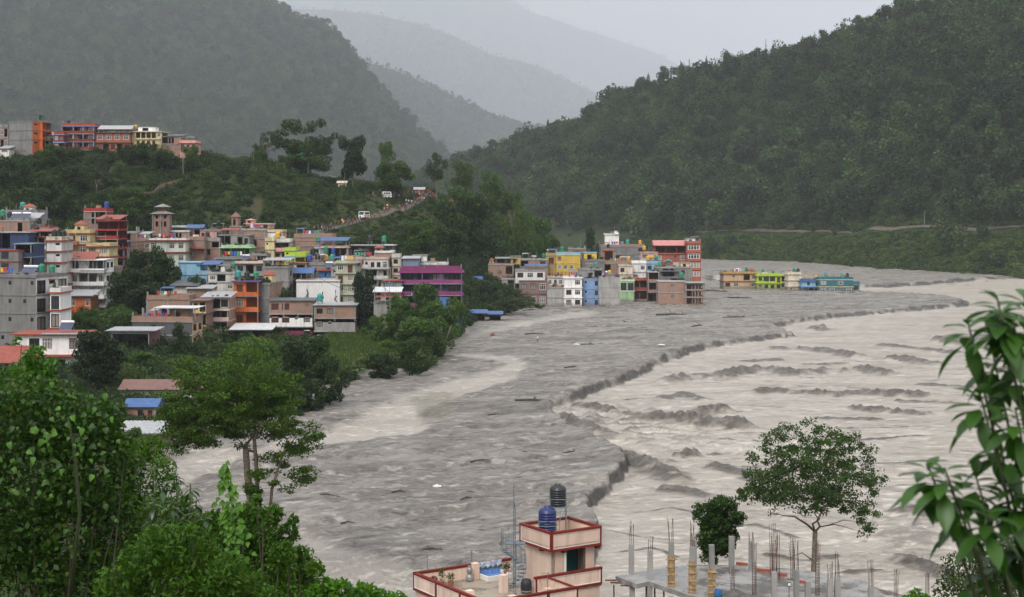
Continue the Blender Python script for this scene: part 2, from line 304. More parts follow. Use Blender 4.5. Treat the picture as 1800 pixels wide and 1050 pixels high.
def valley(X, Y):
    """height and masks of the valley floor"""
    jit = fbm(X*.12, Y*.05, 4, 2)*2.6 + fbm(X*.5, Y*.3, 4, 5)*1.5
    wob = np.clip(Y/240, .5, 2)
    dr = sdist(X, Y, RIV)+jit*wob*.6; db = sdist(X, Y, BAR)
    edge = np.clip(np.maximum(Y/260, Y*Y/60300*1.1), .55, 8)
    riv = 1-sstep(-1.0*edge, .2*edge, dr); riv *= sstep(-.5, 1.5, db)
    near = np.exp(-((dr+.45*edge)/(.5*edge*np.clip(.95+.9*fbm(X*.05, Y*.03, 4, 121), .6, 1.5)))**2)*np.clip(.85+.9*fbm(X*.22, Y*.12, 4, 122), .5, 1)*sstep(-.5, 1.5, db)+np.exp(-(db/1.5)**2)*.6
    st = np.maximum(np.maximum(1-sstep(-1.2, 1.0, sdist(X, Y, STREAM)+jit*.5), 1-sstep(-1.5, 1.5, sdist(X, Y, STREAM2)+jit*.5)), 1-sstep(-3, 3, sdist(X, Y, STREAM3)+jit))
    pud = np.maximum(1-sstep(-2.5, .5, sdist(X, Y, PUD)+jit*.8), .55*sstep(.25, .4, fbm(X*.07, Y*.035, 3, 31))*(1-riv)*sstep(-.2, .3, fbm(X*.03, Y*.02, 2, 8))*st)
    # mud: flow-lined low relief, gullies
    fx, fy = X*.93+Y*.36, -X*.36+Y*.93          # along the flow, across it
    mud = .4*fbm(X*.035, Y*.05, 5, 11)+.22*ridged(fx*.07+.5*noise2(X*.05, Y*.05, 4), fy*.17, 4, 21)+.3*ridged(X*.17, Y*.15, 4, 41)+.16*fbm(X*.5, Y*.4, 3, 43)
    gul = ridged(fx*.018+.6*noise2(X*.03, Y*.03, 14), fy*.06, 3, 101); mud -= .45*sstep(.62, .8, gul)
    lump = sstep(.0, .4, fbm(X*.045, Y*.03, 3, 61))
    mud += lump*.5*(ridged(X*.3, Y*.2, 4, 71)-.3)
    mud += .18*np.exp(-(dr-1.0)**2/3)*(dr > -1)   # lip on the scarp
    mud -= .25*st
    mud += .55*np.exp(-((Y-500)/50)**2)*sstep(5, 30, X)*(1-sstep(70, 100, X))*np.clip(ridged(X*.14, Y*.07, 4, 131), 0, 1)   # heaped mud round the flooded houses
    lin = sstep(.6, .86, ridged(X*.022+.5*noise2(X*.03, Y*.03, 3), Y*.075, 3, 111))*sstep(-.1, .3, fbm(X*.03, Y*.03, 3, 112))
    wz = -1.35+.2*fbm(X*.1, Y*.1, 4, 51)+.15*ridged(X*.12, Y*.3, 4, 81)+.3*lin*ridged(X*.5, Y*.5, 3, 113)
    turb_shade = .9*lin*sstep(.0, .5, fbm(X*.25, Y*.2, 3, 114)+.25)
    for pl, h, wd in CREST:
        ys = [p[1] for p in pl]; xs = [p[0] for p in pl]
        mk = (Y > min(ys)-30) & (Y < max(ys)+30) & (X > min(xs)-30) & (X < max(xs)+30)
        if not mk.any(): continue
        x, y = X[mk], Y[mk]; s = max(1., np.mean(ys)/235)
        d, t = pdist(x, y+fbm(x*.09/s**.5, y*.05, 4, 7)*3.4*s, pl); tap = sstep(0, .12, t)*sstep(0, .12, 1-t)
        am = np.clip(1.0+.8*fbm(x*.1/s, y*.06/s, 4, 9), .4, 1.5)*tap
        rg_ = ridged(x*.34/s**.5, y*.4/s**.5, 3, 13); k = np.exp(-(d/(wd*.8*s))**2)*h*am*(.7+.8*np.clip(rg_, 0, 1.2)); wz[mk] += k*.72; turb_shade[mk] = np.maximum(turb_shade[mk], np.exp(-(d/(wd*1.75*s))**2)*am*(.55+.9*np.clip(rg_, 0, 1)))
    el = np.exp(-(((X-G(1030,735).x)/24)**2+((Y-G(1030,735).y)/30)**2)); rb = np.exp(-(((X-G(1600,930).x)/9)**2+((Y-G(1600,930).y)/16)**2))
    wz += (el*1.1+rb*.5)*np.clip(ridged(X*.22, Y*.22, 4, 91)-.25, 0, 2); turb_shade = np.maximum(turb_shade, (el*.8+rb*.6)*sstep(.3, .7, ridged(X*.22, Y*.22, 4, 91)))
    Z = mud*(1-riv)+wz*riv
    return Z, riv, st*(1-riv), pud*(1-riv), turb_shade*riv, near
def row_ys():
    ys = []; y = 1330.
    while y > 448: ys.append(y); y -= (1.25 if y < 1052 else 12)
    return [F*H/(v-HY) for v in ys]+[1250, 1500, 1900, 2600]
YR = np.array(row_ys()); PX = np.concatenate([np.arange(-1500, 240, 60), np.arange(240, 1830, 2.6), np.arange(1830, 4300, 60)])
UU = (PX-900)/F
gy, gu = np.meshgrid(YR, UU, indexing='ij'); gx = gu*gy
Z, riv, st, pud, turb_shade, near = valley(gx, gy)
nr, nc = gx.shape; ii = np.arange(nr*nc).reshape(nr, nc)
Qs = np.stack([ii[:-1, :-1], ii[:-1, 1:], ii[1:, 1:], ii[1:, :-1]], -1).reshape(-1, 4)
V = np.stack([gx, gy, Z], -1).reshape(-1, 3)
# material: silt, wet mud and muddy water in one node tree
m, n, l, b = newmat('flood_mud'); g = n.new('ShaderNodeNewGeometry').outputs['Position']
def att(nm):
    a = n.new('ShaderNodeAttribute'); a.attribute_name = nm; return a.outputs['Fac']
rot = n.new('ShaderNodeMapping'); rot.inputs['Rotation'].default_value = (0, 0, R(-21)); l.new(g, rot.inputs[0]); fl = rot.outputs[0]
s1 = ramp(n, l, nz(n, l, fl, 1, 8, .68, (.05, .1, .1)), .38, .62, 0, 1)
s2 = ramp(n, l, nz(n, l, fl, 1, 7, .72, (.3, .55, .3)), .4, .62, 0, 1)
s3 = ramp(n, l, nz(n, l, g, .9, 5, .7), .35, .7, 0, 1)
s4 = ramp(n, l, nz(n, l, fl, 1, 8, .72, (.03, .07, .1)), .52, .66, 0, .75)
s5 = ramp(n, l, nz(n, l, fl, 1, 8, .78, (.17, .42, .2)), .5, .63, 0, .82)
mud_c = mixc(n, l, s1, (.285, .260, .229), (.17, .154, .135)); mud_c = mixc(n, l, ramp(n, l, mixc(n, l, .5, s2, s3), .35, .9, 0, .9), mud_c, (.37, .342, .308)); mud_c = mixc(n, l, s4, mud_c, (.085, .077, .069)); mud_c = mixc(n, l, s5, mud_c, (.075, .068, .061))
r1 = ramp(n, l, nz(n, l, g, 1, 7, .6, (.03, .09, .1)), .35, .65, 0, 1); r2 = ramp(n, l, nz(n, l, g, 1, 7, .75, (.22, .45, .4)), .5, .64, 0, .85)
riv_c = mixc(n, l, r1, (.55, .50, .435), (.45, .405, .345)); riv_c = mixc(n, l, r2, riv_c, (.27, .24, .20))
tb = att('turb_shade'); riv_c = mixc(n, l, ramp(n, l, tb, .15, .95, 0, .9), riv_c, mixc(n, l, ramp(n, l, nz(n, l, g, .8, 6, .75), .4, .62, 0, 1), (.07, .061, .051), (.15, .132, .11)))  # crests and ripples coloured darker, painting in the shade of the churned wave faces
str_c = mixc(n, l, r1, (.47, .432, .378), (.37, .338, .294))
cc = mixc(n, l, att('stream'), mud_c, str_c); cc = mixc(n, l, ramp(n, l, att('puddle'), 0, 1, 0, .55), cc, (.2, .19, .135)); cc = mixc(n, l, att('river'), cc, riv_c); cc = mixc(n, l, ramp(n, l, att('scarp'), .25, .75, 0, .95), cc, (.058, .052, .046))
l.new(cc, b.inputs['Base Color']); b.inputs['Specular IOR Level'].default_value = .35
rr = ramp(n, l, nz(n, l, fl, 1, 5, .6, (.06, .2, .2)), .4, .65, .38, .7); mr = n.new('ShaderNodeMix'); l.new(att('river'), mr.inputs[0]); l.new(rr, mr.inputs[2]); mr.inputs[3].default_value = .3; l.new(mr.outputs[0], b.inputs['Roughness'])
h1 = n.new('ShaderNodeMath'); h1.operation = 'ADD'; l.new(nz(n, l, g, 1, 6, .7, (.6, .9, .6)), h1.inputs[0]); l.new(s2, h1.inputs[1])
bump(n, l, b, h1.outputs[0], .8, .4)
mud_mat = m
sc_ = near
at = {'scarp': sc_.ravel(), 'river': riv.ravel(), 'stream': st.ravel(), 'puddle': pud.ravel(), 'turb_shade': turb_shade.ravel()}
fr = riv.ravel()[Qs].mean(1) > .5
def submesh(name, sel):
    q = Qs[sel]; u, inv = np.unique(q, return_inverse=True); me = npmesh(name, V[u], inv.reshape(-1, 4), mud_mat, {k: a[u] for k, a in at.items()}, True)
    return tag(put(name, me), kind='structure')
submesh('mud_flat', ~fr); submesh('river', fr)
_vx = None
def mud_z(X, Y): return float(valley(np.array([X]), np.array([Y]))[0][0])
# ------------------------------------------------------------------ left bank, town slope and spur
YK = np.array([60, 110, 160, 200, 230, 255, 280, 310, 345, 380, 415, 440, 480, 520, 560, 600, 660, 720], float)
CK = np.array([-700, 0, 150, 300, 450, 600, 740, 860, 960, 1030, 1090], float)
ZK = np.array([
 [6, 5, 4, 4, 4, 4, 5, 7, 11, 17, 26, 36, 54, 58, 56, 50, 40, 30],
 [6, 5, 2.5, 2, 2, 2.2, 3, 5, 8, 14, 22, 32, 50, 52, 48, 40, 25, 10],
 [5, 4, 1.5, 1.2, 1.4, 2, 2.5, 4.2, 7, 13, 21, 31, 50, 52, 48, 40, 25, 10],
 [0, -1, -1, .4, .8, 1.4, 2, 3.2, 5, 11, 19, 29, 50, 51, 47, 40, 25, 10],
 [-3, -3, -3, -2, .2, .3, .5, .8, 1.4, 7.5, 17, 27, 43, 46, 44, 38, 25, 10],
 [-3, -3, -3, -3, -2, .2, .3, .5, .8, 6.5, 16, 24, 36, 40.5, 38, 32, 20, 8],
 [-3, -3, -3, -3, -3, -3, .2, .8, 1.2, 4, 10, 17, 28, 36, 37, 32, 20, 8],
 [-3, -3, -3, -3, -3, -3, -3, -3, -3, -2, -.5, 1.2, 6, 15, 26, 33, 26, 10],
 [-3, -3, -3, -3, -3, -3, -3, -3, -3, -3, -3, -3, -.5, 2, 8, 14, 16, 5],
 [-3, -3, -3, -3, -3, -3, -3, -3, -3, -3, -3, -3, -3, -2, 0, 1.5, 2, -1],
 [-3]*18], float)
def land_z(X, Y):
    X = np.asarray(X, float); Y = np.asarray(Y, float)
    px = np.clip(900+X/np.maximum(Y, 1)*F, CK[0], CK[-1]-1e-3); yc = np.clip(Y, YK[0], YK[-1]-1e-3)
    i = np.searchsorted(CK, px, 'right')-1; j = np.searchsorted(YK, yc, 'right')-1
    s = (px-CK[i])/(CK[i+1]-CK[i]); t = (yc-YK[j])/(YK[j+1]-YK[j]); s = s*s*(3-2*s)
    z = (ZK[i, j]*(1-t)+ZK[i, j+1]*t)*(1-s)+(ZK[i+1, j]*(1-t)+ZK[i+1, j+1]*t)*s
    return z+fbm(X*.03, Y*.03, 4, 15)*np.clip(z*.1+.3, .2, 3)
def hit(px, py, y0=150, y1=720):
    """where the sight line through a photo point meets the bank and spur"""
    Y = np.linspace(y0, y1, 1200); X = (px-900)/F*Y; zr = H-(py-HY)/F*Y; z = np.maximum(land_z(X, Y), 0)
    k = np.argmax(z >= zr)
    return Vector((X[k], Y[k], z[k]))
soil = groundm('bank_soil', (.026, .036, .013), (.042, .052, .018), (.065, .052, .034))
def sheet(name, GX, GY, GZ, mat):
    a, c = GX.shape; i2 = np.arange(a*c).reshape(a, c); q = np.stack([i2[:-1, :-1], i2[:-1, 1:], i2[1:, 1:], i2[1:, :-1]], -1).reshape(-1, 4)
    return tag(put(name, npmesh(name, np.stack([GX, GY, GZ], -1).reshape(-1, 3), q, mat, None, True)), kind='structure')
ty, tu = np.meshgrid(np.concatenate([np.arange(62, 380, 5), np.arange(380, 722, 3)]), (np.arange(-690, 1090, 7)-900)/F, indexing='ij')
sheet('terrain', tu*ty, ty, land_z(tu*ty, ty), soil)
# hillside under the photographer
def near_z(X, Y):
    X = np.asarray(X, float); Y = np.asarray(Y, float)
    return np.clip(27.2-.36*np.maximum(Y, -8)-.06*np.maximum(X, 0)+.5*fbm(X*.15, Y*.15, 3, 4), -4, 60)-.0*X
ny, nx = np.meshgrid(np.arange(-40, 96, 1.6), np.arange(-90, 90, 2.), indexing='ij')
sheet('near_hillside', nx, ny, near_z(nx, ny), soil)
# ------------------------------------------------------------------ hills beyond
def hill(name, cols, prof, mat, nt=90, step=8, na=9., ns=.02, seed=1):
    """cols: (px, foot row/None, foot distance, ridge row, ridge distance); returns sampling function"""
    C = np.array(cols, float); px = np.arange(C[0, 0], C[-1, 0]+1, step); u = (px-900)/F
    yf = np.interp(px, C[:, 0], C[:, 1]); yr = np.interp(px, C[:, 0], C[:, 2]); rr_ = np.interp(px, C[:, 0], C[:, 3]); zr = H-(rr_-HY)/F*yr
    zf = np.interp(px, C[:, 0], C[:, 4]) if C.shape[1] > 4 else np.full(px.shape, -2.)
    t = np.linspace(0, 1.35, nt)
    def at_(u_, t_):
        p = u_*F+900; a = np.interp(p, px, yf); c = np.interp(p, px, yr); z1 = np.interp(p, px, zr); z0 = np.interp(p, px, zf); Y = a+(c-a)*t_; X = u_*Y
        k = np.where(t_ <= 1, np.interp(t_, prof[0], prof[1]), 1-(t_-1)*1.2)
        Zz = z0+(z1-z0)*k+na*(fbm(X*ns, Y*ns, 5, seed)*1.3+.5*ridged(X*ns*.6, Y*ns*.3, 3, seed+9)-.25)*np.clip(t_*5, 0, 1)*np.where(t_ > .9, .35, 1)
        return X, Y, Zz
    T, U = np.meshgrid(t, u, indexing='ij'); X, Y, Zz = at_(U, T); sheet(name, X, Y, Zz, mat); return at_
forest_floor = groundm('forest_floor', (.022, .03, .012), (.035, .048, .018), (.06, .055, .035), .05)
right_at = hill('right_hill', [(700,1350,1750,330,-2),(860,1250,1650,268,-2),(930,1180,1600,240,-2),(1010,1120,1550,218,-2),(1070,1080,1500,185,-2),(1130,1040,1450,158,-2),(1200,1000,1400,133,-2),(1300,965,1380,112,-2),(1400,935,1330,88,-2),(1500,850,1280,58,-2),(1560,810,1260,32,-2),(1640,770,1230,5,-2),(1720,735,1200,-20,-2),(1800,712,1180,-45,-2),(2300,600,1000,-160,-2)],
    ([0, .05, .1, .14, .3, .6, 1], [0, .07, .11, .12, .3, .62, 1]), forest_floor, 130, 6, 9, .012, 2)
left_at = hill('left_mountain', [(-700,2174,4349,-560,20),(0,2269,4349,-250,20),(300,2363,4254,-110,20),(440,2458,4254,-35,20),(490,2496,4254,2,20),(530,2514,4235,28,20),(580,2552,4216,46,20),(610,2571,4198,72,20),(645,2609,4160,120,20),(690,2647,4122,178,20),(730,2685,4065,215,20),(770,2723,4008,262,20),(810,2741,3971,300,20),(860,2798,3875,335,20)],
    ([0, .5, 1], [0, .46, 1]), forest_floor, 110, 8, 34, .004, 5)
r2_at = hill('middle_ridge', [(480,5475,7528,60,40),(600,5475,7528,85,40),(640,5475,7528,104,40),(700,5588,7528,122,40),(760,5588,7528,150,40),(867,5703,7413,202,40),(930,5703,7300,226,40),(1000,5703,7185,245,40),(1100,5703,7072,280,40),(1250,5703,6844,320,40)],
    ([0, .5, 1], [0, .5, 1]), forest_floor, 80, 8, 58, .0023, 9)
r3_at = hill('far_ridge', [(300,11318,16978,20,60),(500,11318,16978,12,60),(640,11318,16978,22,60),(740,11632,16978,40,60),(860,11632,16663,92,60),(960,11632,16349,120,60),(1060,11632,16349,165,60),(1150,11632,16034,210,60),(1300,11632,15720,260,60),(1500,11632,15720,300,60)],
    ([0, .5, 1], [0, .55, 1]), forest_floor, 80, 8, 120, .0012, 13)
r4_at = hill('farthest_ridge', [(300,20746,28355,-90,60),(600,20746,28355,-70,60),(760,20746,28355,-48,60),(880,20746,28355,-10,60),(930,20746,28355,16,60),(1000,20746,28355,44,60),(1070,20746,28355,66,60),(1140,20746,28009,92,60),(1200,20746,27664,120,60),(1300,20746,27664,172,60),(1500,20746,27664,240,60)],
    ([0, .5, 1], [0, .55, 1]), forest_floor, 70, 8, 190, .0007, 17)
# ------------------------------------------------------------------ forests on the hills
def tree_proto(nm, mat, seed, h=9., r=3.6, n=330, leaf=1.0, kind=0):
    rs = np.random.RandomState(seed); lum = []
    for i in range(7):
        a = rs.rand()*6.28; q = rs.rand()**.5*r*.62; z = h*(.42+.5*rs.rand()*(1-q/r*.5)); k = r*(.36+.25*rs.rand())
        lum.append((q*math.cos(a), q*math.sin(a), z, k, k, k*(.75 if kind == 0 else 1.25)))
    C = lumps_points(lum, n, rs, .5); return proto(nm, *leaf_arrays(C, leaf, .6, .7, .1, rs), mat)
fm = [leafm('forest_leaf_%d' % i, c, .5, .25, .6, .012, inst=.65) for i, c in enumerate([(.040, .078, .027), (.028, .060, .027), (.050, .094, .030), (.064, .106, .031)])]
protos = [tree_proto('forest_tree_%d' % i, fm[i % 4], 100+i, 8+i % 3*2, 3.2+.5*(i % 4), 560, .8, i % 2) for i in range(8)]
far_protos = [tree_proto('far_tree_%d' % i, fm[i % 4], 200+i, 9+i % 2*3, 4.2, 120, 1.9, i % 2) for i in range(5)]
def forest(name, at_, n, u0, u1, t0, t1, pr, s0, s1, seed, label, dens=None):
    rs = np.random.RandomState(seed); u = ((u0+(u1-u0)*rs.rand(n))-900)/F; t = t0+(t1-t0)*rs.rand(n); X, Y, Zz = at_(u, t)
    if dens is not None:
        k = rs.rand(n) < dens(X, Y, t); X, Y, Zz = X[k], Y[k], Zz[k]
    tk = t[k] if dens is not None else t
    n = len(X); s = np.where(tk > .92, .6, 1)*(s0+(s1-s0)*rs.rand(n)**2)*(.75+.5*(fbm(X*.01, Y*.01, 3, seed)+.5)); r = np.zeros((n, 3)); r[:, 2] = rs.rand(n)*6.28
    r[:, :2] = rs.normal(size=(n, 2))*.08
    return scatter(name, np.stack([X, Y, Zz-1.2], -1), s, r, rs.randint(0, len(pr), n), pr, 'stuff', label, 'forest')
dn = lambda X, Y, t: np.where(t < .14, .05, np.clip(.9+1.2*fbm(X*.02, Y*.02, 3, 77), .35, 1))
forest('hill_forest', right_at, 7600, 700, 2000, .0, 1.02, protos, .65, 2.7, 1, 'dense green forest covering the right hillside above the river', dn)
forest('mountain_forest', left_at, 9500, -200, 850, .05, 1.02, protos, 1.4, 3.9, 2, 'hazy forest covering the tall mountain behind the hilltop houses')
forest('ridge_forest', r2_at, 7000, 500, 1200, .2, 1.02, far_protos, 1.6, 4.4, 3, 'mist-faded forest on the middle ridge in the valley gap')
forest('farthest_forest', r4_at, 5000, 420, 1400, .3, 1.02, far_protos, 4, 11., 5, 'forest on the farthest ridge almost white with mist')
forest('far_forest', r3_at, 7000, 420, 1350, .15, 1.02, far_protos, 2.2, 6.5, 4, 'pale forest on the far ridge nearly lost in mist')
# ------------------------------------------------------------------ haze
hb = MB(); hb.box(-16000, 16000, -300, 39000, -6, 7200)
m = bpy.data.materials.new('haze_air'); m.use_nodes = True; n = m.node_tree.nodes; n.clear(); o = n.new('ShaderNodeOutputMaterial'); pv = n.new('ShaderNodeVolumePrincipled')
pv.inputs['Color'].default_value = (.87, .925, 1, 1); pv.inputs['Density'].default_value = 0.85e-4; pv.inputs['Anisotropy'].default_value = .2
m.node_tree.links.new(pv.outputs[0], o.inputs['Volume'])
tag(hb.build('haze', m), 'grey monsoon haze filling the whole valley', 'haze', kind='stuff')
# ------------------------------------------------------------------ building kit
PC = {  # wall colours
 'white': (.82,.81,.79), 'offwhite': (.68,.66,.60), 'cream': (.66,.58,.45), 'mint': (.60,.66,.56), 'grey': (.25,.245,.235), 'lgrey': (.36,.35,.335), 'dgrey': (.125,.128,.135),
 'yellow': (.72,.50,.10), 'paleyellow': (.70,.58,.30), 'ochre': (.48,.34,.12), 'orange': (.66,.155,.03), 'dorange': (.50,.12,.035), 'red': (.36,.045,.035), 'dred': (.22,.035,.03), 'maroon': (.27,.05,.04),
 'magenta': (.25,.05,.16), 'purple': (.15,.08,.31), 'blue': (.06,.17,.42), 'sky': (.26,.47,.62), 'cornflower': (.24,.38,.62), 'navy': (.035,.055,.13), 'teal': (.03,.17,.22), 'lime': (.48,.66,.07), 'palegreen': (.42,.62,.36),
 'pink': (.66,.36,.31), 'palepink': (.68,.50,.43), 'peach': (.74,.52,.31), 'mauve': (.24,.155,.145), 'redbrown': (.38,.115,.075), 'brown': (.19,.085,.045), 'olive': (.44,.45,.33), 'sidingblue': (.20,.27,.36), 'green': (.16,.36,.14), 'plum': (.26,.03,.10)}
def M(c):
    if c == 'brick': return brickm('brick_wall', (.40, .20, .13))
    if c == 'brick2': return brickm('dark_brick_wall', (.29, .135, .09))
    if c in ('tin', 'rust', 'bluetin', 'redtin', 'whitetin', 'pinktin', 'darktin'):
        k = {'tin': (.34, .35, .36), 'rust': (.17, .085, .07), 'bluetin': (.045, .11, .27), 'redtin': (.27, .06, .035), 'whitetin': (.58, .59, .6), 'pinktin': (.52, .20, .18), 'darktin': (.10, .105, .11)}[c]
        return flat('sheet_'+c, k, .5, .1, .14, 1.2, .4)
    return paint('wall_'+c, PC[c], .6 if c in ('grey', 'lgrey') else .34 if c == 'white' else .55)
glass = flat('window_glass', (.018, .022, .028), .12, 0, .2, .8, .6)
_n = glass.node_tree.nodes; _l = glass.node_tree.links; _b = _n['Principled BSDF']; _c = _b.inputs['Base Color'].links[0].from_socket; _oi = _n.new('ShaderNodeObjectInfo')   # some panes have a pale curtain behind
_l.new(mixc(_n, _l, ramp(_n, _l, _oi.outputs['Random'], .74, .76, 0, .8), _c, (.30, .27, .24)), _b.inputs['Base Color'])
frame_w = flat('frame_white', (.62, .61, .58), .6); frame_b = flat('frame_brown', (.10, .045, .03), .6); frame_d = flat('frame_dark', (.03, .03, .032), .6)
shutter = flat('shutter_maroon', (.085, .03, .028), .6, 0, .3); curtain = flat('curtain', (.4, .38, .36), .9, 0, .3, 4)
steel = flat('steel', (.3, .31, .33), .4, .6); conc = paint('concrete', (.30, .29, .275), .7); cement = paint('cement_roof', (.21, .205, .195), .7)
WIN = {}
def win_mesh(k):
    """unit window (x 0..1, z 0..1, y depth), frame and panes"""
    if k in WIN: return WIN[k]
    fr, nl, hz = {'w': (frame_w, 3, .66), 'W': (frame_w, 4, .66), 'k': (frame_b, 2, .7), 'K': (frame_d, 3, .0), 'g': (frame_d, 2, 0), 's': (frame_d, 1, 0), 'm': (frame_b, 2, 0), 'd': (frame_b, 1, .78), 'D': (frame_d, 2, 0)}[k]
    t = .07; a = MB(); a.box(0, t, -.06, .1, 0, 1); a.box(1-t, 1, -.06, .1, 0, 1); a.box(t, 1-t, -.06, .1, 0, t); a.box(t, 1-t, -.06, .1, 1-t, 1)
    for i in range(1, nl): x = i/nl; a.box(x-.025, x+.025, -.03, .08, t, 1-t)
    if hz: a.box(t, 1-t, -.028, .078, hz-.02, hz+.025)
    p = MB(); p.box(t, 1-t, .082, .098, t, 1-t)
    pm = shutter if k in 'm' else (flat('door_wood', (.11, .04, .025), .6) if k == 'd' else glass)
    WIN[k] = (a.mesh('window_frame', fr), p.mesh('pane', pm)); return WIN[k]
WF = {'w': (.62, .5), 'W': (.82, .55), 'k': (.6, .5), 'K': (.85, .62), 'g': (.6, .42), 's': (.55, .2), 'm': (.7, .5), 'd': (.5, .72), 'D': (.8, .75), 'o': (.82, .72), 'q': (.45, .22), 'O': (.96, .78)}
HOSTS = []; ROOFPTS = []; BRS = np.random.RandomState(55)
def panel(mb, P0, ux, un, w, z0, z1, holes, m=0, dep=.22):
    """wall sheet from P0 along ux with rectangular holes (a0,a1,b0,b1) and reveals going in along -un"""
    xs = sorted({0, w, *[v for h in holes for v in h[:2]]}); zs = sorted({z0, z1, *[v for h in holes for v in h[2:4]]})
    q = lambda a, z, k=0: tuple(P0+ux*a-un*k+Vector((0, 0, z)))
    for i in range(len(xs)-1):
        for j in range(len(zs)-1):
            cx, cz = (xs[i]+xs[i+1])/2, (zs[j]+zs[j+1])/2
            if any(h[0] < cx < h[1] and h[2] < cz < h[3] for h in holes): continue
            mb.quad(q(xs[i], zs[j]), q(xs[i+1], zs[j]), q(xs[i+1], zs[j+1]), q(xs[i], zs[j+1]), m)
    for a0, a1, b0, b1 in [h[:4] for h in holes]:
        for (s, e) in (((a0, b0), (a0, b1)), ((a0, b1), (a1, b1)), ((a1, b1), (a1, b0)), ((a1, b0), (a0, b0))):
            mb.quad(q(*s), q(*e), q(*e, dep), q(*s, dep), m)
def tank_mesh(c):
    k = 'tank_'+c
    if k in WIN: return WIN[k]
    cc = {'g': (.01, .20, .10), 'G': (.02, .28, .22), 'k': (.012, .013, .016), 'b': (.02, .05, .26), 'y': (.62, .33, .02), 't': (.02, .25, .22)}[c]
    mt = flat('tank_plastic_'+c, cc, .4, 0, .2, 2, .4); a = MB(); pr = [(.54, 0)]
    for i in range(6): z = .12+i*.17; pr += [(.55, z), (.58, z+.03), (.58, z+.09), (.55, z+.12)]
    pr += [(.54, 1.16), (.40, 1.32), (.2, 1.38), (.2, 1.46), (.17, 1.5)]
    a.lathe(pr, 14); me = a.mesh('water_tank', mt, True); WIN[k] = me; return me
CN = {'g': 'green', 'G': 'sea green', 'k': 'black', 'b': 'blue', 'y': 'yellow', 't': 'turquoise'}
ORD = ['first', 'second', 'third', 'fourth', 'fifth', 'sixth', 'seventh', 'eighth', 'ninth', 'tenth']
def ordn(i):
    if i < 10: return ORD[i]
    k = i+1; return '%d%s' % (k, 'th' if 10 < k % 100 < 14 else {1: 'st', 2: 'nd', 3: 'rd'}.get(k % 10, 'th'))
stand_m = flat('tank_stand', (.2, .2, .2), .6)
def tank(loc, c, label, s=1.15, stand=.6):
    e = empty('water_tank', loc); put('body', tank_mesh(c), e, (0, 0, stand), None, (s, s, s))
    a = MB()
    for x in (-.45, .45):
        for y in (-.45, .45): a.box(x-.05, x+.05, y-.05, y+.05, 0, stand-.06)
    a.box(-.6, .6, -.6, .6, stand-.06, stand); a.build('stand', stand_m, e)
    tag(e, label, 'water tank', 'rooftop water tanks'); return e
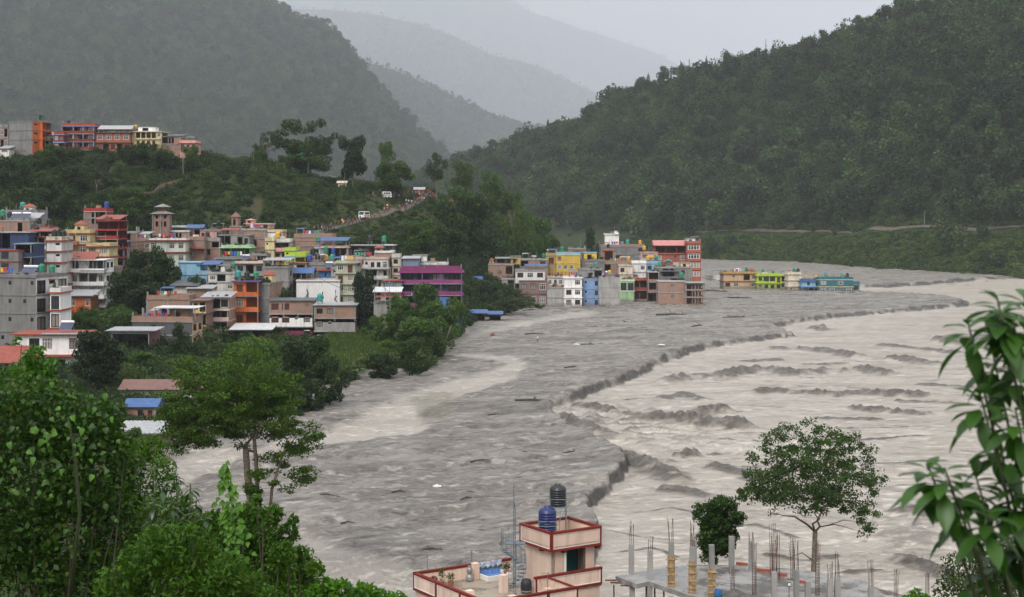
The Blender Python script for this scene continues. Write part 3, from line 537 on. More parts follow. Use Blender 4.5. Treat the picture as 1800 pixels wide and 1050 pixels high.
def B(label, short, x0, x1, yt, yb, Y, n, mat, right=None, front=(), rw=(), left=None, lw=(), d=8., yaw=0, band=None, bandw=.14, par=None, parh=.85, bal=(), balc=None, tanks='', ex=(), cols=None, name='house', cat='house', sill=None, ground=None, deep=0, bd=1.15):
    X0 = (x0-900)/F*Y; th = R(yaw); u1 = (x1-900)/F; wd = (u1*Y-X0)/(math.cos(th)-u1*math.sin(th))
    zt = H-(yt-HY)/F*Y; zb = H-(yb-HY)/F*Y
    gz = ground if ground is not None else float(min(land_z(X0, Y), land_z(X0+wd, Y), land_z(X0+wd, Y+d)))
    z0 = min(zb, max(gz, -2))-1.0-deep; e = empty(name, (X0, Y, z0), th); e['label'] = label; e['category'] = cat
    top = zt-z0-(parh if par else 0); base = zb-z0; sh = (top-base)/n
    mats = [M(mat), M(right or mat), M(left or mat), cement]; mb = MB()
    faces = [('f', Vector((0, 0, 0)), Vector((1, 0, 0)), Vector((0, -1, 0)), wd, front, 0, 0.), ('r', Vector((wd, 0, 0)), Vector((0, 1, 0)), Vector((1, 0, 0)), d, rw, 1, math.pi/2), ('l', Vector((0, d, 0)), Vector((0, -1, 0)), Vector((-1, 0, 0)), d, lw, 2, -math.pi/2)]
    for nm, P0, ux, un, L_, rows, mi, rz in faces:
        holes = []
        for s in range(n):
            if not rows: break
            row = rows[min(s, len(rows)-1)]; k = len(row)
            if not k: continue
            zf = top-(s+1)*sh; cw = L_/k
            for i, ch in enumerate(row):
                if ch not in WF: continue
                fw, fh = WF[ch]; ww = min(cw*fw, 2.6 if ch not in 'OoKWD' else 9) if ch != 'q' else min(cw*.4, .7); hh = sh*fh
                cx = (i+.5)*cw; zb_ = zf+(.04*sh if ch in 'dDoO' else .52*sh-hh/2+.02*sh)
                if ch in 'oO': zb_ = zf+.12*sh
                if ch in 'sq': zb_ = zf+.55*sh
                h = (cx-ww/2, cx+ww/2, zb_, min(zb_+hh, zf+sh-.15)); holes.append(h)
                if ch in 'oO': continue
                fm_, pm_ = win_mesh('s' if ch == 'q' else ch); o = put('door' if ch in 'dD' else 'window', fm_, e)
                o.location = P0+ux*h[0]-un*.06+Vector((0, 0, h[2])); o.rotation_euler = (0, 0, rz); o.scale = (h[1]-h[0], 1, h[3]-h[2])
                put('pane', pm_, o)
                if sill and ch not in 'dDq':
                    sb = MB(); sb.box(h[0]-.2, h[1]+.2, -.45, -.001, h[3]+.12, h[3]+.24)
                    so = sb.build('sunshade', M(sill), e); so.rotation_euler = (0, 0, rz); so.location = P0
        panel(mb, P0, ux, un, L_, 0, top, holes, mi)
    mb.quad((wd, d, 0), (0, d, 0), (0, d, top), (wd, d, top), 0); mb.quad((0, 0, top), (wd, 0, top), (wd, d, top), (0, d, top), 3)
    for s in range(n):  # intermediate floors, so that open storeys are real rooms
        zf = top-(s+1)*sh
        if s < n and zf > .1: mb.quad((.02, .02, zf+.05), (wd-.02, .02, zf+.05), (wd-.02, d-.02, zf+.05), (.02, d-.02, zf+.05), 3)
    mb.build('wall', mats, e)
    bm = M(band) if band else conc
    for s in range(n):
        z = top-s*sh; bw = bandw*(1.0 if s else 1.25); a = MB(); a.box(-bw, wd+bw, -bw, d*.98, z-.16 if s else z-.2, z+.1 if s else z+.012); a.build('floor_band' if s else 'roof_slab', bm, e)
    for s in bal:   # balconies: s = storey from the top
        zf = top-(s+1)*sh; a = MB(); a.box(-.05, wd+.05, -bd, -.16, zf-.14, zf+.06); a.build('balcony_slab', conc, e)
        a = MB(); a.box(-.05, wd+.05, -bd, -bd+.12, zf+.062, zf+.95); a.box(-.05, .07, -bd+.122, -.16, zf+.062, zf+.95); a.box(wd-.07, wd+.05, -bd+.122, -.16, zf+.062, zf+.95); a.build('balcony_wall', M(balc or mat), e)
    if bal:
        lo = top-(max(bal)+1)*sh; hi = top-min(bal)*sh-.21
        for x in ([.12, wd-.12] if wd < 7 else [.12, wd*.36, wd*.66, wd-.12]):
            a = MB(); a.box(x-.11, x+.11, -bd+.02, -bd+.24, lo+.95, hi); a.build('column', M(cols) if cols else conc, e)
        a = MB(); a.box(-.3, wd+.3, -bd-.15, -.15, hi+.002, hi+.16); a.build('canopy', bm, e)
    elif cols or mat in ('brick', 'brick2'):
        k = max(1, round(wd/3.8))
        for i in range(k+1):
            x = wd*i/k; a = MB(); a.box(x-.15, x+.15, -.05, .2, .3, top-.201); a.build('column', M(cols) if cols else conc, e)
    if par:
        a = MB(); z1 = top+.013; z2 = top+parh; t = .13; o_ = .06
        a.box(-o_, wd+o_, -o_, -o_+t, z1, z2); a.box(-o_, wd+o_, d-t, d, z1, z2); a.box(-o_, -o_+t, -o_+t, d-t, z1, z2); a.box(wd+o_-t, wd+o_, -o_+t, d-t, z1, z2); a.build('parapet', M(par), e)
    rt = top+.014; base_w = e.location
    rotm = Matrix.Rotation(th, 4, 'Z')
    for i, c in enumerate(tanks):
        if c == '.': continue
        k = len(tanks); loc = base_w+rotm @ Vector((wd*(i+.5)/k, d*(.35+.25*((i*7) % 3)/2), rt)); nn = [q for q in tanks if q == c]
        lab = CN[c]+' water tank on roof of the '+short+('' if len(nn) == 1 else ', '+ordn(tanks[:i].count(c))+' from left')
        tank(loc, c, lab, 1.0+.25*random.random(), .5+.7*random.random())
    for q in ex:
        kd = q[0]; f0, f1 = wd*q[1], wd*q[2]; hh = q[3]; mm = M(q[4]); dy0, dy1 = (q[6] if len(q) > 6 else (.3, .85)); dy0 *= d; dy1 *= d
        if kd == 'room':
            a = MB(); hl = [(.25*(f1-f0), .6*(f1-f0), .12*hh, .75*hh)]; zz = rt
            panel(a, Vector((f0, dy0, zz)), Vector((1, 0, 0)), Vector((0, -1, 0)), f1-f0, 0, hh, hl); a.quad((f1, dy0, zz), (f1, dy1, zz), (f1, dy1, zz+hh), (f1, dy0, zz+hh)); a.quad((f0, dy1, zz), (f0, dy0, zz), (f0, dy0, zz+hh), (f0, dy1, zz+hh)); a.quad((f1, dy1, zz), (f0, dy1, zz), (f0, dy1, zz+hh), (f1, dy1, zz+hh))
            ro = a.build('stair_room', mm, e); a = MB(); pc = q[5] if len(q) > 5 and q[5] else None
            z2 = zz+hh+.002
            if pc and pc.startswith('^'):
                cx, cy_ = (f0+f1)/2, (dy0+dy1)/2; o_ = .35; ap = (cx, cy_, z2+hh*.55); c4 = [(f0-o_, dy0-o_, z2), (f1+o_, dy0-o_, z2), (f1+o_, dy1+o_, z2), (f0-o_, dy1+o_, z2)]
                for i in range(4): a.poly([c4[i], c4[(i+1) % 4], ap])
                a.poly(c4[::-1]); a.build('pyramid_roof', M(pc[1:]), ro)
            else: a.box(f0-.25, f1+.25, dy0-.3, dy1+.2, z2, z2+.18); a.build('roof', M(pc) if pc else conc, ro)
        elif kd == 'tin':     # sheet-metal roof on posts, sloping forward; q[5] = slope
            sl = q[5] if len(q) > 5 and q[5] is not None else .12; a = MB(); k = max(6, int((f1-f0)/.45)); z2 = rt+hh
            y_0, y_1 = dy0-.5, dy1+.5
            for i in range(k):
                xa, xb = f0-.4+(f1-f0+.8)*i/k, f0-.4+(f1-f0+.8)*(i+1)/k; xm = (xa+xb)/2; zr_ = (y_1-y_0)*sl
                a.quad((xa, y_0, z2), (xm, y_0, z2+.07), (xm, y_1, z2+zr_+.07), (xa, y_1, z2+zr_)); a.quad((xm, y_0, z2+.07), (xb, y_0, z2), (xb, y_1, z2+zr_), (xm, y_1, z2+zr_+.07))
            a.box(f0-.4, f1+.4, y_0-.02, y_0+.03, z2-.08, z2-.002)
            a.build('tin_roof', mm, e)
            for xx in (f0, (f0+f1)/2, f1):
                for yy in (dy0, dy1): a = MB(); a.box(xx-.08, xx+.08, yy-.08, yy+.08, rt, z2+(yy-y_0)*sl-.004); a.build('post', conc, e)
        elif kd == 'gable':
            a = MB(); z2 = rt+hh; ov = .5; y_0, y_1, ym = dy0-ov, dy1+ov, (dy0+dy1)/2; rg = q[5] if len(q) > 5 and q[5] else 1.4
            if (f1-f0) >= (dy1-dy0)*.0:
                a.quad((f0-ov, y_0, z2), (f1+ov, y_0, z2), (f1+ov, ym, z2+rg), (f0-ov, ym, z2+rg)); a.quad((f1+ov, y_1, z2), (f0-ov, y_1, z2), (f0-ov, ym, z2+rg), (f1+ov, ym, z2+rg)); a.poly([(f1+ov-.2, y_0+.1, z2), (f1+ov-.2, y_1-.1, z2), (f1+ov-.2, ym, z2+rg-.03)]); a.poly([(f0-ov+.2, y_1-.1, z2), (f0-ov+.2, y_0+.1, z2), (f0-ov+.2, ym, z2+rg-.03)])
            a.build('gable_roof', mm, e)
            if hh > .5:
                for xx in (f0, (f0+f1)/2, f1):
                    for yy in (dy0, dy1): a = MB(); a.box(xx-.1, xx+.1, yy-.1, yy+.1, rt, z2+.05); a.build('post', conc, e)
        elif kd == 'posts':   # unfinished column stubs with bare rods
            k = int(q[5]) if len(q) > 5 else 4
            for i in range(k):
                xx = f0+(f1-f0)*i/max(1, k-1); yy = dy0 if i % 2 else dy1; a = MB(); a.box(xx-.15, xx+.15, yy-.15, yy+.15, rt, rt+hh); a.build('column_stub', conc, e)
        elif kd == 'rail':
            a = MB()
            k = max(3, int((f1-f0)/1.2))
            for i in range(k+1): xx = f0+(f1-f0)*i/k; a.box(xx-.03, xx+.03, .1, .16, rt, rt+hh)
            a.box(f0, f1, .09, .17, rt+hh-.03, rt+hh+.03); a.box(f0, f1, .1, .16, rt+hh*.5-.02, rt+hh*.5+.02); a.build('railing', mm, e)
        elif kd == 'solar':
            a = MB(); z2 = rt+.5; a.poly([(f0, dy0, z2), (f1, dy0, z2), (f1, dy0+1.6, z2+1.1), (f0, dy0+1.6, z2+1.1)]); s_ = a.build('solar_panel', flat('solar_cells', (.06, .07, .12), .2, .2), e)
            a = MB(); a.tube([(f0, dy0+1.7, z2+1.25), (f1, dy0+1.7, z2+1.25)], .24, 8); a.build('heater_drum', flat('heater_white', (.7, .7, .7), .35), e)
            for xx in (f0+.1, f1-.1): a = MB(); a.box(xx-.03, xx+.03, dy0+1.62, dy0+1.68, rt, z2+1.05); a.build('post', steel, e)
    if par and wd > 3.5 and ground != 999:      # the usual rooftop clutter: column stubs, low walls, small shades
        for cx in (.15, wd-.15):
            for cy_ in (.2, d-.3):
                if BRS.rand() < .45: a = MB(); a.box(cx-.13, cx+.13, cy_-.13, cy_+.13, rt, rt+parh+.2+.9*BRS.rand()); a.build('column_stub', conc, e)
        if BRS.rand() < .55: a = MB(); x_ = wd*(.1+.5*BRS.rand()); y_ = d*(.3+.4*BRS.rand()); a.box(x_, x_+.8+1.6*BRS.rand(), y_, y_+1.2, rt, rt+.7+.9*BRS.rand()); a.build('roof_box', [conc, M('brick'), M('offwhite')][BRS.randint(3)], e)
        if BRS.rand() < .5:
            x_ = wd*BRS.rand()*.6; w_ = min(wd-x_, 1.8+2*BRS.rand()); y_ = d*.35; hh = 1.7+.6*BRS.rand(); a = MB(); a.quad((x_, y_, rt+hh), (x_+w_, y_, rt+hh), (x_+w_, y_+2.4, rt+hh+.25), (x_, y_+2.4, rt+hh+.25)); a.build('shade_sheet', M(['tin', 'darktin', 'rust', 'bluetin'][BRS.randint(4)]), e)
            for xx in (x_+.1, x_+w_-.1): a = MB(); a.box(xx-.05, xx+.05, y_+.05, y_+.15, rt, rt+hh-.003); a.build('post', steel, e)
        x_ = wd*(.1+.8*BRS.rand()); a = MB(); a.tube([(x_, d*.5, rt), (x_, d*.5, rt+2.2+1.5*BRS.rand())], .045, 5); a.build('antenna_mast', steel, e)
    if (par or bal) and ground != 999 and BRS.rand() < .7:
        for i in range(BRS.randint(3, 9)): q_ = rotm @ Vector((wd*(.05+.9*BRS.rand()), .45+.5*BRS.rand(), rt+.1)); ROOFPTS.append(tuple(base_w+q_))
    HOSTS.append((e, short)); return e, wd, top, z0
# ------------------------------------------------------------------ hilltop row
B('small grey and brick house at the far left end of the hilltop row', 'far left hilltop house', 0,14,219,262,480,2,'brick','lgrey',['wo','ow'],par='lgrey',d=8)
B('blank grey concrete house with an orange strip down its side, on the hilltop', 'hilltop house with orange strip', 16,57,214,262,478,3,'grey','orange',[],['soO','soO','soO'],d=9,yaw=-24,tanks='..g',band='grey',ex=[('tin',.55,1.,2.2,'darktin',.05)])
B('slim orange stairwell front on the hilltop beside the blank grey wall', 'orange stairwell house', 58,75,214,260,477,3,'orange','dorange',['.s.','.s.','.s.'],['o'],band='orange',bandw=.3,d=6)
B('small cream hilltop house with a red tin roof, left of the red and blue house', 'small cream hilltop house', 79,95,239,262,482,1,'cream',None,['ko'],d=6,ex=[('tin',.0,1.,.25,'pinktin',.2,(0,.9))])
B('dark red hilltop house with pale blue columns and floor bands', 'red and blue hilltop house', 110,167,217,264,478,3,'dred','dred',['ooww','wwow','wwow'],['w','w','w'],band='cornflower',bandw=.35,par='red',d=9,tanks='k....',cols='cornflower',ex=[('posts',.75,.95,-9.,'cornflower',2)],bal=(0,1,2),balc='dred')
B('low dark red two-storey wing on the left of the hilltop house with blue columns', 'red and blue wing', 95,112,232,264,474,2,'dred',None,['wk','wo'],band='cornflower',bandw=.3,par='red',d=7)
B('brown brick hilltop house under a grey gabled tin roof', 'brown gabled hilltop house', 168,229,233,268,478,2,'redbrown','brown',['wwww','kokok'],['w','w'],band='brown',bandw=.6,d=9,ex=[('gable',.08,.98,1.0,'tin',1.5,(.05,.9)),('rail',.0,1.,.9,'brown')],tanks='....g')
B('pale yellow hilltop house with a white rooftop room', 'pale yellow hilltop house', 229,284,231,258,480,2,'paleyellow','paleyellow',['.oooow','.kkkk.'],['o','k'],band='cream',bandw=.35,d=10,tanks='y.....',ex=[('room',.2,.75,1.6,'white','darktin',(.2,.7))])
B('grey and bare brick hilltop house right of the pale yellow one', 'grey brick hilltop house', 284,318,240,268,476,2,'brick','brick',['Oo.','...'],band='grey',d=8,left='grey',ex=[('tin',.3,1.,.2,'darktin',.1,(0,.9))])
B('small pink hilltop house at the right end of the hilltop row', 'pink hilltop house', 316,345,247,264,474,1,'pink','pink',['kdk'],par='pink',band='red',bandw=.3,d=7)
B('long low white shed with tin roof below the hilltop row at far left', 'white shed below the hilltop', 0,16,262,270,470,1,'offwhite',None,['g'],d=5,ex=[('tin',0,1,.15,'tin',.2,(0,.9))])
# ------------------------------------------------------------------ left cluster
B('big blank grey cement building with a white windowed side, at the left edge', 'big grey left-edge building', -40,63,482,645,282,5,'grey','white',['....q..q','....q.q.','....q..q','...q..q.','....q...'],['DsD','DsD','DsD','msm','msm'],d=11.2,yaw=-14,par='grey',parh=.4,band='grey',sill='redtin',tanks='.......gg',ex=[('solar',.55,.8,1,'grey')])
B('narrow white stair tower with red sunshades right of the big grey building', 'white stair tower', 88,106,506,640,279,4,'white','white',['D','D','m','.'],band='redtin',bandw=.4,d=7,par='white')
B('white two-storey house with red roof edges at the lower left', 'white house with red edges', 26,140,587,662,256,2,'white','lgrey',['.DW.k','D.DD.','.'],['k','k'],d=9,band='redtin',bandw=.55,bal=(1,),balc='white',ex=[('tin',.45,.95,.01,'tin',.02,(-.05,.0)),('solar',.6,.8,1,'tin')])
B('low shed under a faded red tin roof at the left edge', 'red tin shed', -20,29,640,662,248,1,'lgrey',None,['.'],d=7,ex=[('tin',0,1,.2,'redtin',.35,(0,.8))],name='shed',cat='shed')
B('grey rendered house above the big grey building, with dark windows', 'upper grey house', -30,32,440,500,322,3,'grey','grey',['..K.','..K.'],d=9,band='red',par=None)
B('dark blue balconied house front between the grey house and the white flats', 'dark blue balcony house', 28,58,428,500,326,3,'navy','navy',['OO','OO','OO'],d=8,band='sidingblue',bal=(0,1,2),balc='navy')
B('dark blue walled house with a pale roof edge at the left edge', 'dark blue left-edge house', -30,50,408,440,336,1,'navy','navy',['.OO..'],d=9,band='lgrey',bandw=.4,ex=[('tin',.0,.35,.8,'redtin',.1,(-.1,.3))])
B('plaster and brick house with rooftop solar panels at the upper left', 'solar panel house', -20,50,388,412,350,1,'brick','lgrey',['.....o.'],d=8,band='lgrey',ex=[('solar',.45,.68,1,'grey'),('solar',.72,.93,1,'grey'),('tin',.75,1.1,.6,'tin',.25,(.5,1.))],tanks='.gk....')
B('grey rooftop house with a white turret room under a red pyramid roof', 'grey house with red turret', 10,66,369,395,368,1,'grey','grey',['...'],d=8,par='grey',tanks='.t..',ex=[('room',.55,.82,1.6,'white','^redtin',(.05,.35))])
B('white flats with slit windows and red sunshades in the left cluster', 'white flats with slit windows', 82,108,416,520,338,5,'white','offwhite',['.s','.s','.s','.s','.s'],[''],d=9,band='redtin',bandw=.45,par='cream',tanks='kk')
B('white balconied wing left of the flats with slit windows', 'white balconied wing', 52,83,416,510,342,4,'offwhite',None,['dO','Od','dO','Od'],d=8,band='redtin',bandw=.3,bal=(0,1,2,3),balc='white',ex=[('tin',.0,1.3,1.2,'redtin',.1,(-.1,.5))],tanks='k.k')
B('big white house with wraparound balconies and a red tin terrace roof', 'white wraparound balcony house', 107,186,456,548,347,4,'white','white',['OO.OO','wdOOw','wd.w.','..k.'],['gg','gg','gg','.k'],d=7,bal=(0,1,2),balc='white',band='white',bandw=.2,bd=1.6,ex=[('tin',.02,.75,.05,'redtin',.3,(-.12,.5)),('tin',.5,1.,-2.6,'darktin',.1,(-.18,.1))])
B('yellow house with a cupola turret under a red pyramid roof', 'yellow turret house', 115,158,404,470,374,3,'paleyellow','paleyellow',['kw','.w','.w'],['.'],d=9,par='paleyellow',band='redtin',bandw=.4,ex=[('room',.35,.72,2.1,'paleyellow','^redtin',(.1,.45)),('tin',-.05,.5,-3.,'redtin',.35,(-.2,.1))])
B('yellow lower wing with white windows right of the turret house', 'yellow lower wing', 152,192,427,470,370,2,'paleyellow','paleyellow',['kW','kW'],['.','.'],d=8,par='paleyellow',band='redtin',bandw=.5)
B('tall dark red open-galleried tower house in front of the hillside', 'dark red tower house', 172,209,388,470,380,5,'dred','dred',['OO','OO','OO','OO','OO'],['O'],d=8,band='red',bandw=.3,ex=[('tin',-.05,1.,.3,'redtin',.14,(0,.9))],bal=(1,2,3),balc='red')
B('brick and dark red rooftop block behind the tower house', 'brick and red rooftop block', 148,186,366,395,392,2,'brick2','red',['.OO','.Oo'],d=7,band='lgrey',par='red',tanks='..b')
B('little orange house under a grey tin roof below the white flats', 'little orange house', 110,160,521,545,335,1,'dorange','brown',['.w.w'],d=6,ex=[('tin',-.05,1.05,.15,'tin',.15,(-.1,.9))])
B('corrugated tin shed with a long white slanting roof', 'corrugated tin shed', 196,262,583,622,288,1,'tin','rust',['O'],d=9,name='shed',cat='shed',ex=[('tin',-.1,1.15,.2,'tin',.03,(-.03,.7))])
B('dark grey cement house with brick rooftop walls and column stubs', 'dark grey house with brick rooftop', 232,338,556,612,302,2,'dgrey','peach',['..gg...','.......'],['kk','kk'],d=6,yaw=-8,par='brick',parh=1.0,band='lgrey',tanks='....b.....',ex=[('posts',.02,.25,2.4,'grey',3),('tin',.36,1.02,2.7,'whitetin',.03,(.15,.9)),('room',.55,.85,2.3,'brick',None,(.4,.95))])
B('low brick house with a flat roof behind the dark grey house', 'low brick house', 258,332,519,545,330,1,'brick','brick',['...'],d=7,par='brick')
B('cream house with a yellow corner and dark tin roof', 'cream and yellow house', 305,342,504,545,340,2,'offwhite','paleyellow',['..k','..k'],d=7,ex=[('tin',-.1,1.1,.2,'darktin',.12,(-.05,.9))])
B('bare brick house with concrete frame left of the orange building', 'framed brick house', 343,413,497,545,350,2,'brick','brick',['...w','....'],d=8,par='brick',band='lgrey',bandw=.25)
B('narrow grey and pale pink house with balconies left of the orange building', 'grey and pink balcony house', 358,402,524,606,330,4,'lgrey','brick',['.OK','mOO','mOO','..'],d=8,band='palepink',ex=[('tin',-.05,1.05,.2,'tin',.1,(-.05,.9))],bal=(1,2),balc='palepink',bd=.8)
B('slim yellow-trimmed house squeezed behind the dark grey house', 'slim yellow house', 338,362,528,598,322,3,'paleyellow','brick2',['ko','kO','k.'],d=8,band='rust',bandw=.5)
B('vivid orange house with open balconies and lilac ledges', 'vivid orange house', 410,455,494,600,340,4,'orange','dred',['dO','wO','dO','..'],['k.','k.','k.'],d=3,band='purple',bandw=.35,bal=(0,1,2),balc='orange',tanks='tkg',bd=.9)
B('grey concrete tower wall with brick side right of the orange house', 'grey tower wall', 455,474,497,600,342,4,'grey','brick',['','','',''],d=9,yaw=-10,par='grey',parh=.3,ex=[('room',.2,.95,2.0,'paleyellow','^redtin',(.2,.55))])
B('open shed under a white sheet roof below the orange house', 'white roofed open shed', 409,474,580,602,326,1,'brown','brown',['OOOO'],['O'],d=7,name='shed',cat='shed',ex=[('tin',-.04,1.05,.1,'whitetin',.1,(-.1,.95))])
def stack(label, short, x0, x1, Y, rows, d, side=None, sidew=(), yaw=0, tanks='', top=None):
    """one house whose storeys differ in finish: rows of (y top, y bottom, material, windows)"""
    e = None
    for i, (ya, yb, mt, ws) in enumerate(rows):
        last = i == len(rows)-1
        r = B(label, short, x0, x1, ya+(.25 if i else 0), yb, Y, 1, mt, side[i] if side else None, [ws], [sidew[i]] if sidew else (), d=d, yaw=yaw, band='lgrey', tanks=tanks if i == 0 else '', ground=None if last else 999, ex=[('tin',-.01,1.01,.06,top,.03,(0,.95))] if (top and i == 0) else ())
        rr_, ww, tt, zz = r
        if not last: rr_.location.z = zz; 
        if e is None: e = rr_
        else:                                   # join the storeys under one empty
            for c in list(rr_.children): c.parent = e; c.location = c.location+Vector((0, 0, rr_.location.z-e.location.z))
            HOSTS.pop(); bpy.data.objects.remove(rr_)
    return e
stack('three-storey house, brick above white above plum, at the edge of the cornfield', 'brick white and plum house', 474,549,336, [(529,551.5,'brick','mm.q'),(551.5,574,'white','mmqg'),(574,597,'plum','g..g')], 7.5, ['brick','lgrey','plum'], top='darktin', tanks='')
stack('three-storey grey house with brick top floor and pink side wall by the corn', 'grey house with pink side', 553,624,332, [(537,559,'brick','gg..'),(559,582,'lgrey','gq..'),(582,605,'lgrey','gq..')], 7, ['brick','pink','pink'], ['.','kk','kk'], top='tin', tanks='t....')
B('large blank white gable wall house in the middle of town', 'blank white wall house', 521,597,492,532,358,1,'white','white',[''],d=8,par='white',parh=.35,ex=[('rail',.4,.95,.8,'lgrey')])
B('house with an open blue-roofed terrace left of the blank white wall', 'blue roofed terrace house', 511,548,492,540,364,2,'redbrown','sidingblue',['OO','OO'],d=7,band='redtin',ex=[('gable',0,1.,1.6,'bluetin',1.3,(0,.8))])
B('deep blue rooftop room with red eaves behind the blank white wall', 'deep blue rooftop house', 560,592,475,500,368,1,'blue','blue',['.q.d'],d=6,band='redtin',bandw=.6,ex=[('solar',.3,.7,1,'blue')])
B('sky blue house with a dark blue tarpaulin roof beside the big dark tree', 'sky blue house', 314,352,461,505,352,2,'sky','sky',['....','..g.'],['.','.'],d=8,band='sky',bandw=.2)
B('sky blue lower wing with white rooftop things right of the sky blue house', 'sky blue wing', 350,374,476,505,350,1,'sky','sky',['.k'],d=7,par='sky',ex=[('tin',-.2,1.2,2.2,'bluetin',.1,(.3,1.2))])
B('pale mint house with white windows and a dark red roof edge', 'pale mint house', 262,326,419,465,392,2,'mint','mint',['w.ww','w.ww'],['w','w'],d=9,band='maroon',bandw=.6,par='offwhite',parh=.5,tanks='......')
B('bare brick house left of the pale mint house', 'brick house left of mint', 240,264,418,460,396,2,'brick2','brick',['.w','..'],d=9,par='brick',ex=[('tin',.1,.7,1.8,'tin',.1)])
B('brick wing with a maroon awning right of the pale mint house', 'brick wing right of mint', 326,358,416,455,398,2,'brick','brick',['..','w.'],d=9,par='brick',ex=[('tin',-.2,1,-2.4,'redtin',.2,(-.15,.05))])
B('brick house with concrete pillar and dark tanks under the blue tin roof', 'brick house under blue tin roof', 356,386,418,450,402,2,'brick','brick',['.o','o.'],d=8,par='lgrey',tanks='k.k')
B('shack with a blue tin roof above the pale mint house', 'blue tin roofed shack', 330,352,402,416,416,1,'rust','pink',['.o'],d=7,name='shack',cat='shack',ex=[('gable',-.1,1.1,.1,'bluetin',1.0,(0,.9))])
B('grey plastered house with red awning between brick houses in mid town', 'grey awning house', 384,438,413,436,404,1,'lgrey','grey',['OO.og'],d=8,ex=[('tin',.1,.6,1.3,'redtin',.1,(0,.5))])
B('house with a wide lime green balcony band above dark shopfronts', 'green band house', 389,439,431,460,388,1,'green','green',['OOO'],d=7,band='palegreen',bandw=.5,par='palegreen',parh=.6,tanks='....')
B('brick house with rough plaster beside the pink rooftop house', 'rough brick house', 425,466,402,450,410,3,'brick','brick2',['...','.o.','...'],d=9,par='lgrey',parh=.4)
B('pink rooftop house with a small pink hipped room at the top of town', 'pink rooftop house', 432,474,393,406,418,1,'pink','pink',['.kk'],d=8,band='paleyellow',bandw=.4,ex=[('room',.0,.35,.9,'pink','^pinktin',(0,.4))])
B('white and pink terrace house with yellow railing at the top of town', 'white and pink terrace house', 461,496,404,425,412,1,'white','pink',['..o'],d=8,par='paleyellow',parh=.6)
B('tall narrow brick house behind the white and pink terrace house', 'dark brick pagoda house', 404,424,398,430,414,2,'brick2','brick2',['.','k'],d=7,ex=[('room',.1,.7,2.6,'brick2','^rust',(.1,.6))])
B('bright mustard yellow house with two small dark windows', 'mustard yellow house', 466,482,418,455,392,2,'paleyellow','palepink',['q.','q.'],d=8,par='paleyellow')
B('palest pink balcony house with potted plants right of the mustard house', 'pale pink balcony house', 481,510,420,458,394,2,'palepink','palepink',['OO','dO'],d=7,bal=(0,1),balc='pink',par='offwhite',tanks='y..')
B('lime green rooftop house with stepped walls', 'lime green house', 500,520,435,470,378,2,'lime','lime',['q.','..'],d=7,par='lime')
B('lower lime green terrace wing right of the stepped lime house', 'lime terrace wing', 519,537,443,476,377,1,'lime','lime',['O'],['O'],d=7,par='lime',parh=1.2)
B('wide bare brick wall house with a narrow pale stair block', 'wide bare brick house', 517,584,411,465,400,3,'brick','brick',['....','....','....'],d=9,par='brick',tanks='')
B('narrow pale plaster stair block against the wide brick house', 'pale stair block', 552,563,432,470,392,2,'palepink','lgrey',['g','g'],d=6,tanks='g')
B('house with a blue tin roof terrace in the middle of town', 'blue tin terrace house', 563,609,432,456,392,1,'lgrey','palepink',['.OOO'],d=8,band='palepink',bandw=.4,par='palepink',parh=.4,ex=[('tin',-.03,1.,1.7,'bluetin',.1,(-.1,.8))])
B('brick house under the blue tin terrace with a dark open storey', 'dark open storey house', 565,612,452,478,388,1,'brick','lgrey',['..OO'],d=8,band='lgrey',ex=[('tin',.5,1.,-.3,'bluetin',.15,(-.12,.1))],tanks='gb..')
B('weathered grey concrete house with gaping window holes in mid town', 'weathered grey house', 380,436,452,500,364,2,'grey','grey',['o..O.','..oO'],['o','o'],d=8,band='lgrey',bandw=.4,par='grey',parh=.35)
B('grey house with concrete ledges and an arched parapet beside the weathered one', 'grey ledge house', 414,464,459,505,360,2,'lgrey','grey',['gog','.Og'],['g','g'],d=7,band='lgrey',bandw=.5,par='palepink',parh=.5,ex=[('solar',.15,.4,1,'grey')])
B('tall blank grey concrete wall house left of the cream house', 'tall blank grey house', 463,507,468,540,356,3,'grey','grey',['....','....','...g'],['g','g','g'],d=8,par='grey',parh=.4,ex=[('tin',-.02,1.,1.8,'tin',.05,(.1,.9))])
B('cream house with a dark blue awning window behind the blue roofed terrace', 'cream awning house', 506,536,462,500,368,1,'cream','cream',['mO'],d=7,band='redtin',bandw=.4,par=None,ex=[('tin',-.3,.2,.9,'bluetin',.1,(0,.6))])
B('grey rooftop house crowded with coloured water tanks', 'grey tank house', 535,588,461,495,372,1,'grey','lgrey',['....'],d=8,par='grey',parh=.5,tanks='bkyt')
B('olive green four-storey house with white bay windows', 'olive bay window house', 590,624,459,536,360,4,'olive','olive',['wd','dw','ww','dw'],['w'],d=8,band='olive',bandw=.5,par='olive',parh=.4)
B('grey house with a small brown tiled gable beside the olive house', 'brown gable house', 610,632,466,520,366,2,'offwhite','lgrey',['w.','w.'],d=7,ex=[('gable',0,1,.05,'rust',1.4,(0,.8))])
B('long pale cream house with many small windows in mid town', 'long cream house', 606,682,452,478,380,1,'offwhite','cream',['wq.qggW'],d=9,par='palepink',parh=.5,tanks='..kk....')
B('pale cream balconied lower front right of the round dark tree', 'cream balcony front', 632,682,472,530,372,3,'offwhite','cream',['.OO.k','OdOdk','.dO.'],['k'],d=8,bal=(0,1),balc='offwhite',band='lgrey')
B('unfinished concrete frame house with open rooftop pillars', 'unfinished frame house', 615,692,431,452,398,1,'grey','grey',['OOOOO'],['O'],d=8,band='lgrey',bandw=.4,tanks='..k.g.')
